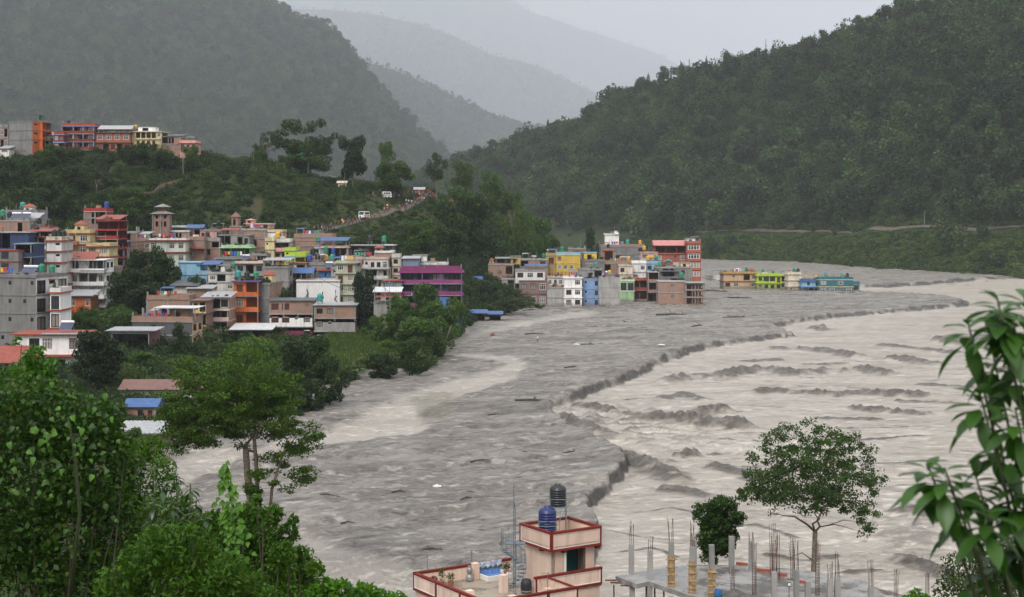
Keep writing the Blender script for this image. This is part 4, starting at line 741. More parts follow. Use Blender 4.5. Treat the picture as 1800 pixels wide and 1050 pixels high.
B('brick house with a white balustrade near the right end of town', 'brick balustrade house', 659,690,441,490,388,2,'brick','brick',['..','.'],['.'],d=8,par='white',parh=.5,ex=[('room',0.,.45,1.3,'brick2','^redtin',(0,.4))])
B('narrow cream tower house at the foot of the wooded slope', 'narrow cream tower', 689,702,447,500,384,3,'cream','cream',['k','k','k'],d=7,par='offwhite')
# infill between the bigger houses
B('unfinished brick frame house under a rough roof right of the dark red tower', 'unfinished brick frame house', 208,240,407,455,402,3,'brick2','brick',['OO.','.O.','..'],d=8,par='lgrey',parh=.4,tanks='t..',ex=[('posts',.0,1.,1.6,'grey',4)])
B('low house with blue tarpaulin shade behind the big dark town tree', 'blue tarpaulin house', 190,216,436,478,386,2,'sidingblue','lgrey',['OO','kO'],d=7,par='grey',parh=.4,ex=[('tin',.1,1.,1.6,'bluetin',.1,(0,.8))],tanks='gk')
B('small brick rooftop house behind the pale mint house', 'small brick rooftop house', 296,332,405,424,414,1,'brick','brick',['.o.'],d=7,par='offwhite',parh=.4,ex=[('tin',.0,.8,1.2,'tin',.1)])
B('brick and pink house left of the dark brick pagoda house', 'brick and pink house', 352,390,403,424,416,1,'pink','brick',['k..o'],d=7,par='brick',parh=.4,tanks='.k')
B('narrow grey shop house between the awning house and the rough brick house', 'narrow grey shop house', 436,468,446,478,380,2,'lgrey','grey',['gO','OO'],d=7,par='grey',parh=.4)
B('brick house with a pale front below the narrow stair block', 'pale fronted brick house', 534,562,450,478,384,2,'brick','lgrey',['.w','w.'],d=7,par='brick',parh=.4,tanks='k')
B('thin grey house squeezed left of the olive house', 'thin grey house', 582,600,470,515,366,3,'lgrey','grey',['g','g','d'],d=7,par='lgrey',parh=.4)
B('off-white house with a dark awning between the sky blue wing and the orange house', 'off-white awning house', 366,412,478,512,348,2,'offwhite','lgrey',['wO.','O.w'],d=7,par='lgrey',parh=.4,tanks='..g')
B('small off-white house crowned with black tanks above the white flats', 'small black tank house', 56,86,398,425,352,1,'offwhite','palepink',['wO'],d=7,par='redtin',parh=.3,tanks='kk')
B('grey house wedged right of the wraparound balcony house', 'wedged grey house', 184,204,468,520,356,3,'lgrey','brick',['g','O','g'],d=6,par='grey',parh=.4)
B('low brick row house with a tin roof beside the framed brick house', 'low brick row house', 330,372,508,548,338,2,'brick','paleyellow',['w.k','O.k'],d=6,ex=[('tin',-.02,1.02,.1,'tin',.08,(-.05,.9))])
B('brick house behind the white over mauve house in the flooded quarter', 'brick house behind mauve', 914,962,455,482,505,2,'brick','lgrey',['o.k','...'],d=8,ground=0,par='lgrey',parh=.4,tanks='.k.g')
B('pink and grey house between the brick tank house and the red-brown house', 'pink and grey house', 1126,1156,443,470,538,2,'palepink','lgrey',['kw','..'],d=8,ground=0,par='pink',parh=.5,tanks='y.')
B('small cream house in front of the long grey brick house', 'small cream flooded house', 1088,1112,466,498,508,2,'cream','lgrey',['k.','.k'],d=7,ground=-1,par='cream',parh=.4)
B('grey concrete house between the yellow room house and the blue house', 'grey in-between house', 1018,1058,472,496,490,1,'lgrey','grey',['.gO'],d=7,ground=0,par='lgrey',parh=.4,tanks='.t')
# purple building
B('pale blue wing with red bands left of the magenta building', 'pale blue wing', 676,706,493,556,350,3,'sidingblue','sky',['.ww','wkk','.w.'],d=8,band='redtin',bandw=.45,par=None)
B('large magenta and purple building with long balcony bands', 'magenta and purple building', 703,812,471,560,352,4,'navy','purple',['KKKK','KKKK','KKKK','OOOO'],['.','.'],d=12,yaw=3,bal=(0,1,2),balc='magenta',band='magenta',bandw=.5,par='magenta',parh=1.0,bd=1.3,cols='purple')
mg = HOSTS[-1][0]; a = MB(); a.box(2.6, 5.4, -1.36, -1.31, 12.15, 13.1); sb_ = a.build('sign_board', flat('sign_navy', (.03, .045, .14), .5), mg); sb_['label'] = 'dark blue sign board with a white emblem and lettering'
for (x0_, x1_, z0_, z1_) in [(2.75, 2.95, 12.3, 12.95), (2.68, 3.05, 12.55, 12.7)]+[(3.25+i*.21, 3.38+i*.21, 12.66, 12.9) for i in range(9)]+[(3.25+i*.17, 3.35+i*.17, 12.32, 12.48) for i in range(11)]: a = MB(); a.box(x0_, x1_, -1.372, -1.362, z0_, z1_); a.build('sign_mark', frame_w, sb_)
B('grey tin rooms on the roof behind the magenta building', 'grey rooftop rooms', 708,735,455,478,366,1,'sidingblue','sidingblue',['..'],d=8,ex=[('tin',0,1,.05,'tin',.05,(0,.9))])
B('white stair room above a long brick storey behind the magenta building', 'white stair room house', 724,786,462,480,372,1,'brick','brick',['..Ko.'],d=8,par='offwhite',parh=.5,ex=[('room',.02,.4,2.2,'white',None,(.2,.7))])
B('grey retaining-wall house with a red awning below the pale blue wing', 'red awning shop', 657,702,532,575,330,1,'lgrey','lgrey',['....'],d=7,par=None,name='shop',cat='shop',ex=[('tin',.0,1.,2.3,'whitetin',.12,(.2,1.)),('tin',.15,1.,1.2,'redtin',.1,(-.1,.2))])
# roofs lower left, by the near bank
B('long low building under a rusty red corrugated roof behind the big near tree', 'rusty roofed long building', 214,380,686,705,222,1,'offwhite','offwhite',['.g...g...'],d=6,name='long_house',ex=[('gable',0,1.,.1,'rust',1.2,(0,1.))],ground=0)
B('brick hut under a bright blue tin gable roof', 'blue roofed hut', 222,272,716,738,203,1,'brick','brick',['.kd'],['k'],d=4.5,name='hut',cat='hut',ex=[('gable',0,1.,.05,'bluetin',.9,(0,1.))],ground=0)
B('low shed under a weathered grey tin roof below the blue roofed hut', 'grey tin shed', 205,285,762,786,183,1,'rust','brown',['.o..'],d=5,name='shed',cat='shed',ex=[('tin',0,1.,.05,'tin',.12,(0,1.))],ground=0)
B('open blue tin roof standing in the mud under the trees', 'blue tin shelter', 826,852,551,566,405,1,'brown','brown',['OO'],d=6,name='shelter',cat='shelter',ex=[('tin',-.1,1.1,.05,'bluetin',.16,(0,.6))],ground=-1)
B('smaller blue tin roof at the mud edge right of the first', 'small blue tin shelter', 860,880,553,565,408,1,'brown','brown',['O'],d=6,name='shelter',cat='shelter',ex=[('tin',-.1,1.1,.05,'bluetin',.14,(0,.6))],ground=-1)
B('shack with a blue tin roof half hidden below the magenta building', 'hidden blue shack', 764,784,542,556,343,1,'sidingblue','sky',['.'],d=6,name='shack',cat='shack',ex=[('tin',-.1,1.1,.05,'bluetin',.3,(0,1.))])
B('white shack with a blue gable roof among the trees right of the magenta building', 'white and blue shack', 832,846,492,508,470,1,'offwhite','offwhite',['.'],d=5,name='shack',cat='shack',ex=[('gable',0,1.,.05,'bluetin',1.0,(0,1.))])
# ------------------------------------------------------------------ flooded quarter in the middle
B('brick and ochre house at the left end of the flooded quarter', 'brick and ochre house', 859,902,463,503,492,2,'brick','ochre',['..o','...'],['o','.'],d=9,par='brick',parh=.4,band='lgrey',ex=[('tin',.3,1.1,2.0,'tin',.03,(.1,.9)),('room',.05,.2,1.4,'peach','^redtin',(0,.2)),('room',.9,1.3,2.6,'ochre',None,(.1,.5))])
B('small broken plaster and brick house below the brick and ochre house', 'broken plaster house', 882,914,491,535,482,2,'lgrey','brick2',['.Ok','.Ow'],d=7,band='lgrey',par=None)
B('white storey over mauve brick house under a blue awning', 'white over mauve house', 906,958,474,493,480,1,'white','white',['kwk'],d=9,par='lgrey',parh=.4,ex=[('tin',.35,1.05,1.6,'bluetin',.04,(0,.8))],ground=999)
B('mauve brick walled house standing in the mud', 'mauve brick house', 913,962,493.4,540,478,2,'mauve','mauve',['gkw','.ww'],d=9,band='mauve',ground=-2)
B('grey blank-fronted house with a tall rail mast beside the white house', 'grey blank-fronted house', 962,993,504,541,470,2,'lgrey','white',['',''],d=8,yaw=-6,ground=-2,band='lgrey',par='brick',parh=.3)
B('white three-storey house with brown windows standing in the mud', 'white flooded house', 992,1023,487,541,469,3,'white','white',['.w','kw','kk'],d=8,ground=-2,band='white',bandw=.3,par='white',parh=.3)
B('pale lilac upper storey with a roof terrace full of people', 'lilac terrace house', 962,1000,486,504,481,1,'offwhite','offwhite',['wdwd'],d=8,ground=999,par='palepink',parh=.5)
B('bright yellow three-storey house with a pale blue roof band', 'bright yellow house', 978,1020,444,492,505,3,'yellow','yellow',['k...','www.','w...'],d=9,par='sky',parh=.8,band='yellow',tanks='g.')
B('ochre yellow stair house left of the bright yellow house', 'ochre stair house', 960,978,445,480,508,2,'ochre','ochre',['d','.'],d=7,par='ochre',tanks='',ex=[('solar',.1,.9,1,'ochre')])
B('small yellow rooftop room with a blue parapet on a grey house', 'yellow room house', 1022,1062,456,490,510,2,'grey','grey',['...g','....'],d=9,tanks='g...',par='grey',parh=.4,ex=[('room',.12,.68,2.6,'yellow','sky',(.1,.6))])
B('cornflower blue three-storey house with a blank grey flank', 'cornflower blue house', 1025,1053,489,541,472,3,'cornflower','cornflower',['q.k','q.k','q.k'],d=7,ground=-2,band='cornflower',par='grey',parh=.3,tanks='')
B('tall blank grey concrete flank right of the cornflower blue house', 'blank grey flank', 1053,1090,487,541,471,3,'lgrey','lgrey',['','',''],d=8,yaw=-3,ground=-2,band='lgrey',bandw=.04,par='lgrey',parh=.3,tanks='.y.',ex=[('solar',.3,.55,1,'grey')])
B('pale green two-storey house deep in the mud', 'pale green house', 1090,1115,491,530,492,2,'palegreen','palegreen',['DD','..'],d=8,ground=-2,band='white',par='palegreen',parh=.5)
B('white rooftop block with dish and tanks at the top of the flooded quarter', 'white dish block', 1063,1088,411,440,550,2,'white','white',['..','..'],d=7,ground=0,left='brick',par='white',parh=.4,tanks='',ex=[('rail',.2,1.,1.,'lgrey')])
B('long grey and brick house below the white dish block', 'long grey brick house', 1056,1132,430,475,545,3,'grey','grey',['.....g','..o...','......'],d=10,ground=-1,par='brick',parh=.6,tanks='..G.G.y')
B('red brick house with tanks left of the white and blue house', 'red brick tank house', 1062,1112,459,505,515,3,'brick','brick2',['o..O','....','....'],d=8,ground=-1,par='brick',tanks='..yy')
B('orange-red framed slim house beside the yellow room house', 'orange-red slim house', 1062,1078,440,480,524,2,'palepink','palepink',['O','O'],d=7,ground=0,band='redtin',bandw=.4,cols='orange',tanks='k')
B('white house with a pale blue right wing in the flooded quarter', 'white and pale blue house', 1111,1136,459,495,512,2,'white','white',['.w','g.'],d=8,ground=-1,par='white')
B('pale blue wing of the white house with yellow tanks', 'pale blue tank wing', 1136,1160,459,495,514,2,'sky','sky',['gk','..'],d=8,ground=-1,par='sky',tanks='yyg')
B('red-pink gallery house with a striped roof edge in the mud', 'red-pink gallery house', 1107,1142,490,528,497,2,'pink','redbrown',['OO','OO'],d=8,ground=-2,band='red',bandw=.5,bal=(0,),balc='red',par='redbrown',parh=.4)
B('slim half-built brick house with bare concrete posts in the mud', 'slim half-built house', 1139,1158,478,532,492,3,'brick','brick2',['OO','OO','OO'],d=8,ground=-2,bal=(0,1),balc='brick',band='lgrey')
B('cluttered grey concrete house with torn awnings behind the wrecked brick house', 'cluttered grey house', 1154,1216,469,505,506,2,'grey','grey',['.OO.g.','..OO.'],d=9,ground=-1,par='lgrey',parh=.4,tanks='GG..',ex=[('tin',.1,.6,-1.2,'darktin',.15,(-.15,.1)),('room',.7,.95,1.7,'peach',None,(.2,.6))])
B('wrecked bare brick house with gaping windows at the river edge', 'wrecked brick house', 1158,1206,495,534,478,2,'brick','brick',['..q..','..q..'],d=9,ground=-2,band='lgrey',par=None,tanks='...g')
B('broken orange-brick corner of the wrecked house with open window holes', 'broken brick corner', 1206,1238,497,536,477,3,'brick','brick',['oOo','Ooo','OoO'],['OO','OO'],d=8,ground=-2,band='lgrey',bandw=.35,ex=[('tin',.2,.9,-.5,'darktin',-.15,(0,.6))])
B('big red-brown four-storey house with a pink hipped roof terrace', 'big red-brown house', 1152,1208,432,490,566,4,'redbrown','redbrown',['OOO','w.qW','..w.','..'],d=11,ground=-1,band='redbrown',bandw=.45,ex=[('gable',-.02,1.0,.05,'pinktin',1.9,(-.05,1.))])
B('red-brown tower bay with white windows and a white rooftop tank room', 'red-brown tower bay', 1207,1232,424,490,563,4,'redbrown','redbrown',['W','W','W','W'],d=10,ground=-1,band='redbrown',bandw=.35,par='redbrown',ex=[('room',.05,.65,1.8,'white',None,(.2,.6))])
B('dark brick sheds behind the bright yellow house', 'dark brick sheds', 1000,1030,436,470,530,2,'brick2','brick2',['.o.','...'],d=8,ground=0,par='lgrey',parh=.4)
# ------------------------------------------------------------------ far row in the flood
B('peach two-storey house with orange-brown roof edges, leftmost of the far flooded row', 'peach house', 1272,1330,478,508,588,2,'peach','peach',['.q.Ow','kw.w'],d=8,ground=-2,band='redbrown',bandw=.5,par='ochre',parh=.7,left='lgrey',yaw=3,tanks='....g.',ex=[('room',.78,.95,1.4,'peach','^redtin',(.1,.35)),('solar',.42,.55,1,'ochre')])
B('lime and white house with blue windows in the far flooded row', 'lime flooded house', 1331,1374,481,511,584,2,'lime','lime',['kKKd','kkkk'],d=8,ground=-2,band='lime',bandw=.5,par='lime',parh=.8,tanks='.g.g.')
B('cream upper storey on a pale grey-blue house in the far flooded row', 'cream and grey-blue house', 1385,1408,478,515,574,3,'cream','grey',['..','..','q.'],d=7,ground=-2,band='cream',bandw=.4,par='cream',tanks='..gk')
B('bright blue banded house sunk in mud left of the teal house', 'bright blue flooded house', 1409,1441,491,515,570,2,'sky','sky',['.k.o','.Og'],d=8,ground=-2,band='blue',bandw=.5,par='blue',parh=.7,bal=(1,),balc='blue',tanks='.y.y')
B('dark teal house with a yellow parapet panel, right end of the far flooded row', 'dark teal house', 1440,1500,488,517,566,2,'teal','teal',['w.w.','ww.w'],d=9,ground=-2,band='paleyellow',bandw=.15,par='teal',parh=.8,tanks='.G..Gk')
B('yellow lower annexe at the right end of the dark teal house', 'yellow annexe', 1498,1511,496,514,572,1,'teal','yellow',['k'],d=7,ground=-2,par='teal')
B('grey back house seen between the lime and cream houses', 'grey back house', 1372,1386,484,509,596,2,'lgrey','palepink',['o','o'],d=6,ground=-2)
# ------------------------------------------------------------------ brick pagoda tower at the foot of the spur
pg = P(286, 402, 414); pe = empty('pagoda', (pg.x, pg.y, pg.z-2)); pe.scale = (.95, .95, .8); tag(pe, 'brick pagoda tower with two tiled roofs above the town', 'pagoda')
a = MB(); panel(a, Vector((-2.2, -2.2, 0)), Vector((1, 0, 0)), Vector((0, -1, 0)), 4.4, 0, 8, [(.6, 1.4, 3.2, 5), (1.9, 2.6, 3.2, 5), (3.0, 3.8, 3.2, 5), (.6, 1.4, 6, 7.2), (3.0, 3.8, 6, 7.2)]); a.quad((2.2, -2.2, 0), (2.2, 2.2, 0), (2.2, 2.2, 8), (2.2, -2.2, 8)); a.quad((-2.2, 2.2, 0), (-2.2, -2.2, 0), (-2.2, -2.2, 8), (-2.2, 2.2, 8)); a.quad((2.2, 2.2, 0), (-2.2, 2.2, 0), (-2.2, 2.2, 8), (2.2, 2.2, 8)); a.build('tower', M('brick2'), pe)
for z, r0, r1, h in ((7.6, 3.3, 1.2, 1.0), (10.0, 2.3, .2, 1.1)):
    a = MB(); a.lathe([(r0*1.3, z), (r0*1.3, z+.1), (r1*1.3, z+h), (.05, z+h+.1)], 4); o = a.build('tier_roof', M('grey'), pe); o.rotation_euler = (0, 0, R(45))
a = MB(); a.box(-1, 1, -1, 1, 8.3, 10); a.build('upper_storey', M('brown'), pe)
for x in (-2.4, 2.4, 0.): a = MB(); a.box(x-.1, x+.1, -2.5, -2.3, 0, 7.6); a.build('column', conc, pe)
# ------------------------------------------------------------------ vegetation on the bank and the spur
ROAD_PX = [(560,412),(592,401),(640,387),(690,371),(735,357),(765,350)]
ROAD = [hit(x, y) for x, y in ROAD_PX]
def road_d(X, Y): return pdist(np.asarray(X, float), np.asarray(Y, float), [(p.x, p.y) for p in ROAD])[0]
def strip(name, pts, w, mat, zf, dz=.12, cross=5):
    fine = []
    for a_, b_ in zip(pts[:-1], pts[1:]):
        for i in range(14): fine.append(a_+(b_-a_)*(i/14))
    fine.append(pts[-1]); V_ = []; F_ = []
    for i, p in enumerate(fine):
        t_ = (fine[min(i+1, len(fine)-1)]-fine[max(i-1, 0)]); t_.z = 0; t_.normalize(); s_ = Vector((t_.y, -t_.x, 0))
        for j in range(cross): q = p+s_*(w*(j/(cross-1)-.5)*(1+.15*math.sin(i*.7))); V_.append((q.x, q.y, float(zf(q.x, q.y))+dz))
    for i in range(len(fine)-1):
        for j in range(cross-1): k = i*cross+j; F_.append((k, k+1, k+cross+1, k+cross))
    return tag(put(name, npmesh(name, V_, F_, mat, None, True)), kind='structure')
dirt = groundm('road_dirt', (.10, .085, .07), (.14, .12, .095), (.06, .055, .04), .4)
strip('road', ROAD, 2.3, dirt, land_z, .25)
path_pts = [hit(325, 318), hit(300, 326), hit(275, 336), hit(255, 345)]
strip('path', path_pts, 3, groundm('path_earth', (.10, .065, .05), (.14, .09, .07), (.08, .06, .05), .4), land_z, .2)
sl = [hit(455, 352), hit(450, 372), hit(452, 392)]
vm = [leafm('scrub_leaf_%d' % i, c, .55, .3, .55, .05, inst=.35) for i, c in enumerate([(.056, .096, .026), (.04, .074, .026), (.076, .114, .034), (.032, .058, .024)])]
def bush_proto(nm, mat, seed, r=1.6, n=240, leaf=.45, h=.8):
    rs = np.random.RandomState(seed); lum = []
    for i in range(6):
        a = rs.rand()*6.28; q = rs.rand()**.5*r*.6; k = r*(.35+.3*rs.rand()); lum.append((q*math.cos(a), q*math.sin(a), r*h*(.35+.5*rs.rand()), k, k, k*.8))
    return proto(nm, *leaf_arrays(lumps_points(lum, n, rs, .5), leaf, .6, .55, .12, rs), mat)
bushes = [bush_proto('scrub_%d' % i, vm[i % 4], 300+i, 1.5+.3*(i % 3), 260, .42, .7+.25*(i % 3)) for i in range(8)]
rs = np.random.RandomState(41); n_ = 46000
u_ = (rs.uniform(-140, 1010, n_)-900)/F; Y_ = rs.uniform(170, 600, n_); X_ = u_*Y_; z_ = land_z(X_, Y_); px_ = u_*F+900
town = (Y_ < 418) & (px_ < 690) & (Y_ > 262)
dens = np.where(Y_ > 418, 1., np.where(town, .25, .8)); dens = dens*np.clip(.95+.9*fbm(X_*.05, Y_*.05, 3, 19), .5, 1.3)
rd = road_d(X_, Y_); pd = pdist(X_, Y_, [(p.x, p.y) for p in path_pts])[0]; sd_ = pdist(X_, Y_, [(p.x, p.y) for p in sl])[0]
corn_zone = (px_ > 575) & (px_ < 745) & (Y_ > 258) & (Y_ < 322)
k = (z_ > .12) & (rs.rand(n_) < dens) & (rd > 1.7) & (pd > 1.6) & (sd_ > 2.4) & ~(corn_zone & (rs.rand(n_) > .3))
X_, Y_, z_, px_, rd = X_[k], Y_[k], z_[k], px_[k], rd[k]; n_ = len(X_)
s_ = (.5+.9*rs.rand(n_)**1.5)*(.75+.6*np.clip(fbm(X_*.03, Y_*.03, 3, 23)+.4, 0, 1.2)); s_ = np.where(rd < 12, s_*.5, s_); s_ = np.where(Y_ < 300, s_*.8, s_)
r_ = np.zeros((n_, 3)); r_[:, 2] = rs.rand(n_)*6.28; r_[:, :2] = rs.normal(size=(n_, 2))*.15
scatter('hillside_scrub', np.stack([X_, Y_, z_-.2], -1), s_, r_, rs.randint(0, 8, n_), bushes, 'stuff', 'dense green scrub covering the spur and the town bank', 'scrub')
# low roadside scrub under the far hill, on its bench
bright_bushes = [bush_proto('bright_scrub_%d' % i, leafm('bright_scrub_leaf_%d' % (i % 2), ((.12, .18, .05), (.085, .14, .04))[i % 2], .5, .35, .55, .05, inst=.35), 330+i, 1.6, 260, .45, .7) for i in range(4)]
n_ = 4200; u_ = (rs.uniform(1100, 1950, n_)-900)/F; t_ = np.where(rs.rand(n_) < .8, rs.uniform(.0, .084, n_), rs.uniform(.13, .2, n_)); X_, Y_, z_ = right_at(u_, t_)
r_ = np.zeros((n_, 3)); r_[:, 2] = rs.rand(n_)*6.28
scatter('riverside_scrub', np.stack([X_, Y_, z_-.3], -1), 1.0+1.5*rs.rand(n_)**2, r_, rs.randint(0, 4, n_), bright_bushes, 'stuff', 'bright scrub on the bank below the far hill road', 'scrub')
V_ = []; F_ = []
for i, p in enumerate(range(1200, 1960, 4)):
    for t__ in (.1, .106, .112, .118, .124):
        x, y, z = right_at(np.array([(p-900)/F]), np.array([t__])); V_.append((x[0], y[0], z[0]+.35))
for i in range(len(V_)//5-1):
    for j in range(4): k = i*5+j; F_.append((k, k+5, k+6, k+1))
tag(put('hill_road', npmesh('hill_road', V_, F_, dirt, None, True)), kind='structure')
# ---- cornfield
cm = leafm('corn_leaf', (.115, .165, .04), .6, .35, .5, .1); V_ = []; T_ = []
crs = np.random.RandomState(5)
def corn(seed):
    q = np.random.RandomState(seed); P_ = []; 
    for i in range(11):
        a = q.rand()*6.28; z0 = .3+1.5*q.rand(); L_ = .6+.35*q.rand(); dx, dy = math.cos(a), math.sin(a); w_ = .1
        pts = [(0, 0, z0), (dx*L_*.5, dy*L_*.5, z0+.28), (dx*L_, dy*L_, z0+.05)]
        for j in range(2):
            A, B_ = pts[j], pts[j+1]; wa, wb = (w_, w_) if j == 0 else (w_, .01); P_.append([(A[0]-dy*wa, A[1]+dx*wa, A[2]), (A[0]+dy*wa, A[1]-dx*wa, A[2]), (B_[0]+dy*wb, B_[1]-dx*wb, B_[2]), (B_[0]-dy*wb, B_[1]+dx*wb, B_[2])])
    for a in (0, 1.57): c_, s__ = math.cos(a)*.03, math.sin(a)*.03; P_.append([(-c_, -s__, 0), (c_, s__, 0), (c_, s__, 2.3), (-c_, -s__, 2.3)])
    V = np.array(P_).reshape(-1, 3); return proto('corn_plant', V, np.arange(len(V)).reshape(-1, 4), np.repeat(q.rand(len(P_)), 4), cm)
corns = [corn(i) for i in range(4)]; n_ = 9000; u_ = (crs.uniform(572, 752, n_)-900)/F; Y_ = crs.uniform(256, 323, n_); Y_ = np.round(Y_/1.1)*1.1+crs.normal(size=n_)*.12; X_ = u_*Y_; z_ = land_z(X_, Y_); k = z_ > .15; X_, Y_, z_ = X_[k], Y_[k], z_[k]; n_ = len(X_)
r_ = np.zeros((n_, 3)); r_[:, 2] = crs.rand(n_)*6.28
scatter('cornfield', np.stack([X_, Y_, z_], -1), 1.0+.5*crs.rand(n_), r_, crs.randint(0, 4, n_), corns, 'stuff', 'field of green corn between the bank trees and the houses', 'cornfield')
# ---- trees one can tell apart
def grow(base, fork, targets, r0, rs, mb, wander=.12):
    """limbs from the fork to each target, each leaving from the nearest thicker limb"""
    base, fork = Vector(base), Vector(fork); trunk = [base+(fork-base)*t+Vector((rs.normal()*.03, rs.normal()*.03, 0))*(fork-base).length*(t*(1-t)) for t in (0, .25, .5, .75, 1)]
    mb.tube(trunk, [r0*1.25, r0*1.05, r0*.95, r0*.85, r0*.8], 9); nodes = [(fork, r0*.8)]; ax = fork.copy()
    for T in sorted([Vector(t) for t in targets], key=lambda t: (t-fork).length):
        best = min(nodes, key=lambda n: (n[0]-T).length*(1.0)+.35*(n[0]-fork).length+(3 if n[0].z > T.z+.3 else 0))
        A, ra = best; L_ = (T-A).length; k = 4; pts = [A]; rad = [max(ra*.58, r0*.06)]
        for i in range(1, k+1):
            t = i/k; q = A+(T-A)*t+Vector((rs.normal(), rs.normal(), rs.normal()*.6+.5))*L_*wander*math.sin(math.pi*t)*.6; pts.append(q); r = max(ra*.58*(1-t)**.7, r0*.035); rad.append(r); nodes.append((q, r))
        mb.tube(pts, rad, 5)
TREES = {}
def tree_meshes(kind, seed):
    """unit tree (height 1, crown width about 1): trunk mesh, crown mesh"""
    key = (kind, seed)
    if key in TREES: return TREES[key]
    rs = np.random.RandomState(seed*13+len(kind)); mb = MB(); lum = []
    if kind == 'round':
        for i in range(26): a = rs.rand()*6.28; z = rs.uniform(.3, .93); q = math.sqrt(max(0, 1-((z-.6)/.42)**2))*.36*rs.rand()**.4; lum.append((q*math.cos(a), q*math.sin(a), z, .12+.05*rs.rand(), .12+.05*rs.rand(), .085+.04*rs.rand()))
        n, lf, fk = 6500, .05, .32
    elif kind == 'spread':
        for i in range(26): a = rs.rand()*6.28; q = rs.rand()**.5*.46; z = .55+.36*rs.rand()*(1-q*.9)+.05; lum.append((q*math.cos(a), q*math.sin(a), z, .1+.05*rs.rand(), .1+.05*rs.rand(), .05+.03*rs.rand()))
        n, lf, fk = 3600, .044, .4
    elif kind == 'tall':
        for i in range(24): a = rs.rand()*6.28; z = rs.uniform(.22, .95); q = .34*(1-abs(z-.45)*1.0)*rs.rand()**.5; lum.append((q*math.cos(a), q*math.sin(a), z, .10+.06*rs.rand(), .10+.06*rs.rand(), .085+.04*rs.rand()))
        n, lf, fk = 4200, .046, .3
    elif kind == 'airy':
        for i in range(30): a = rs.rand()*6.28; z = rs.uniform(.45, .97); q = math.sqrt(max(0, 1-((z-.68)/.36)**2))*.46*rs.rand()**.35; lum.append((q*math.cos(a), q*math.sin(a), z, .06+.04*rs.rand(), .06+.04*rs.rand(), .05+.03*rs.rand()))
        n, lf, fk = 3000, .04, .38
    elif kind == 'lollipop':
        for i in range(18): a = rs.rand()*6.28; z = rs.uniform(.5, .95); q = math.sqrt(max(0, 1-((z-.72)/.26)**2))*.36*rs.rand()**.4; lum.append((q*math.cos(a), q*math.sin(a), z, .1+.05*rs.rand(), .1+.05*rs.rand(), .07+.03*rs.rand()))
        n, lf, fk = 2800, .046, .5
    elif kind == 'conifer':
        for i in range(34): z = rs.uniform(.12, .95); q = .42*(1-z)*rs.rand()**.3; a = rs.rand()*6.28; lum.append((q*math.cos(a), q*math.sin(a), z-.1*q, .07*(1.2-z), .07*(1.2-z), .025))
        n, lf, fk = 1700, .04, .9
    elif kind == 'bamboo':
        for i in range(22): a = rs.rand()*6.28; q = .42*rs.rand()**.7; z = .35+.55*rs.rand()*(1-q*.8); lum.append((q*math.cos(a), q*math.sin(a), z, .09, .09, .15+.06*rs.rand()))
        n, lf, fk = 4400, .045, .2
    C = lumps_points(lum, n, rs, .45); v, q_, t = leaf_arrays(C, lf, .55 if kind != 'bamboo' else .1, .55, .12, rs, .0 if kind != 'bamboo' else .8)
    tg = [l[:3] for l in lum[::2]] if kind != 'conifer' else [(0, 0, .98)]+[l[:3] for l in lum[::4]]
    if kind == 'bamboo':
        for i in range(12): a = rs.rand()*6.28; mb.tube([(0, 0, 0), (.05*math.cos(a), .05*math.sin(a), .35), (.22*math.cos(a), .22*math.sin(a), .8)], [.008, .007, .004], 4)
    else: grow((0, 0, 0), (0, 0, fk), tg, .022, rs, mb)
    TREES[key] = (mb, (v, q_, t)); return TREES[key]
_tc = {}
def T(label, px, yt, yb, wpx, Y, kind, mat, seed=1, group=None, name='tree', z=None, cat='tree', bk=None):
    key = (kind, seed, mat.name)
    if key not in _tc:
        mb, (v, q, t) = tree_meshes(kind, seed); _tc[key] = (mb.mesh('trunk', bk or bark, True), npmesh('crown', v, q, mat, {'tint': t}))
    tm, cmh = _tc[key]; X = (px-900)/F*Y; zt = H-(yt-HY)/F*Y; zb = z if z is not None else max(float(land_z(X, Y)), -1.)-.3; zb = min(zb, H-(yb-HY)/F*Y); h = zt-zb; w_ = wpx/F*Y
    e = empty(name, (X, Y, zb), (px*.37+Y) % 6.28); e.scale = (w_, w_, h); put('trunk', tm, e); put('crown', cmh, e); tag(e, label, cat, group); return e
L_dark = leafm('leaf_dark', (.042, .08, .024), .5, .3, .5, .15, inst=.2); L_mid = leafm('leaf_mid', (.082, .15, .03), .5, .3, .5, .12, inst=.25); L_pale = leafm('leaf_pale', (.105, .14, .042), .4, .35, .5, .1)
L_deep = leafm('leaf_deep', (.028, .05, .022), .5, .25, .5, .2); L_fresh = leafm('leaf_fresh', (.095, .17, .03), .45, .35, .45, .12); L_olive = leafm('leaf_olive', (.08, .095, .045), .4, .3, .6, .15)
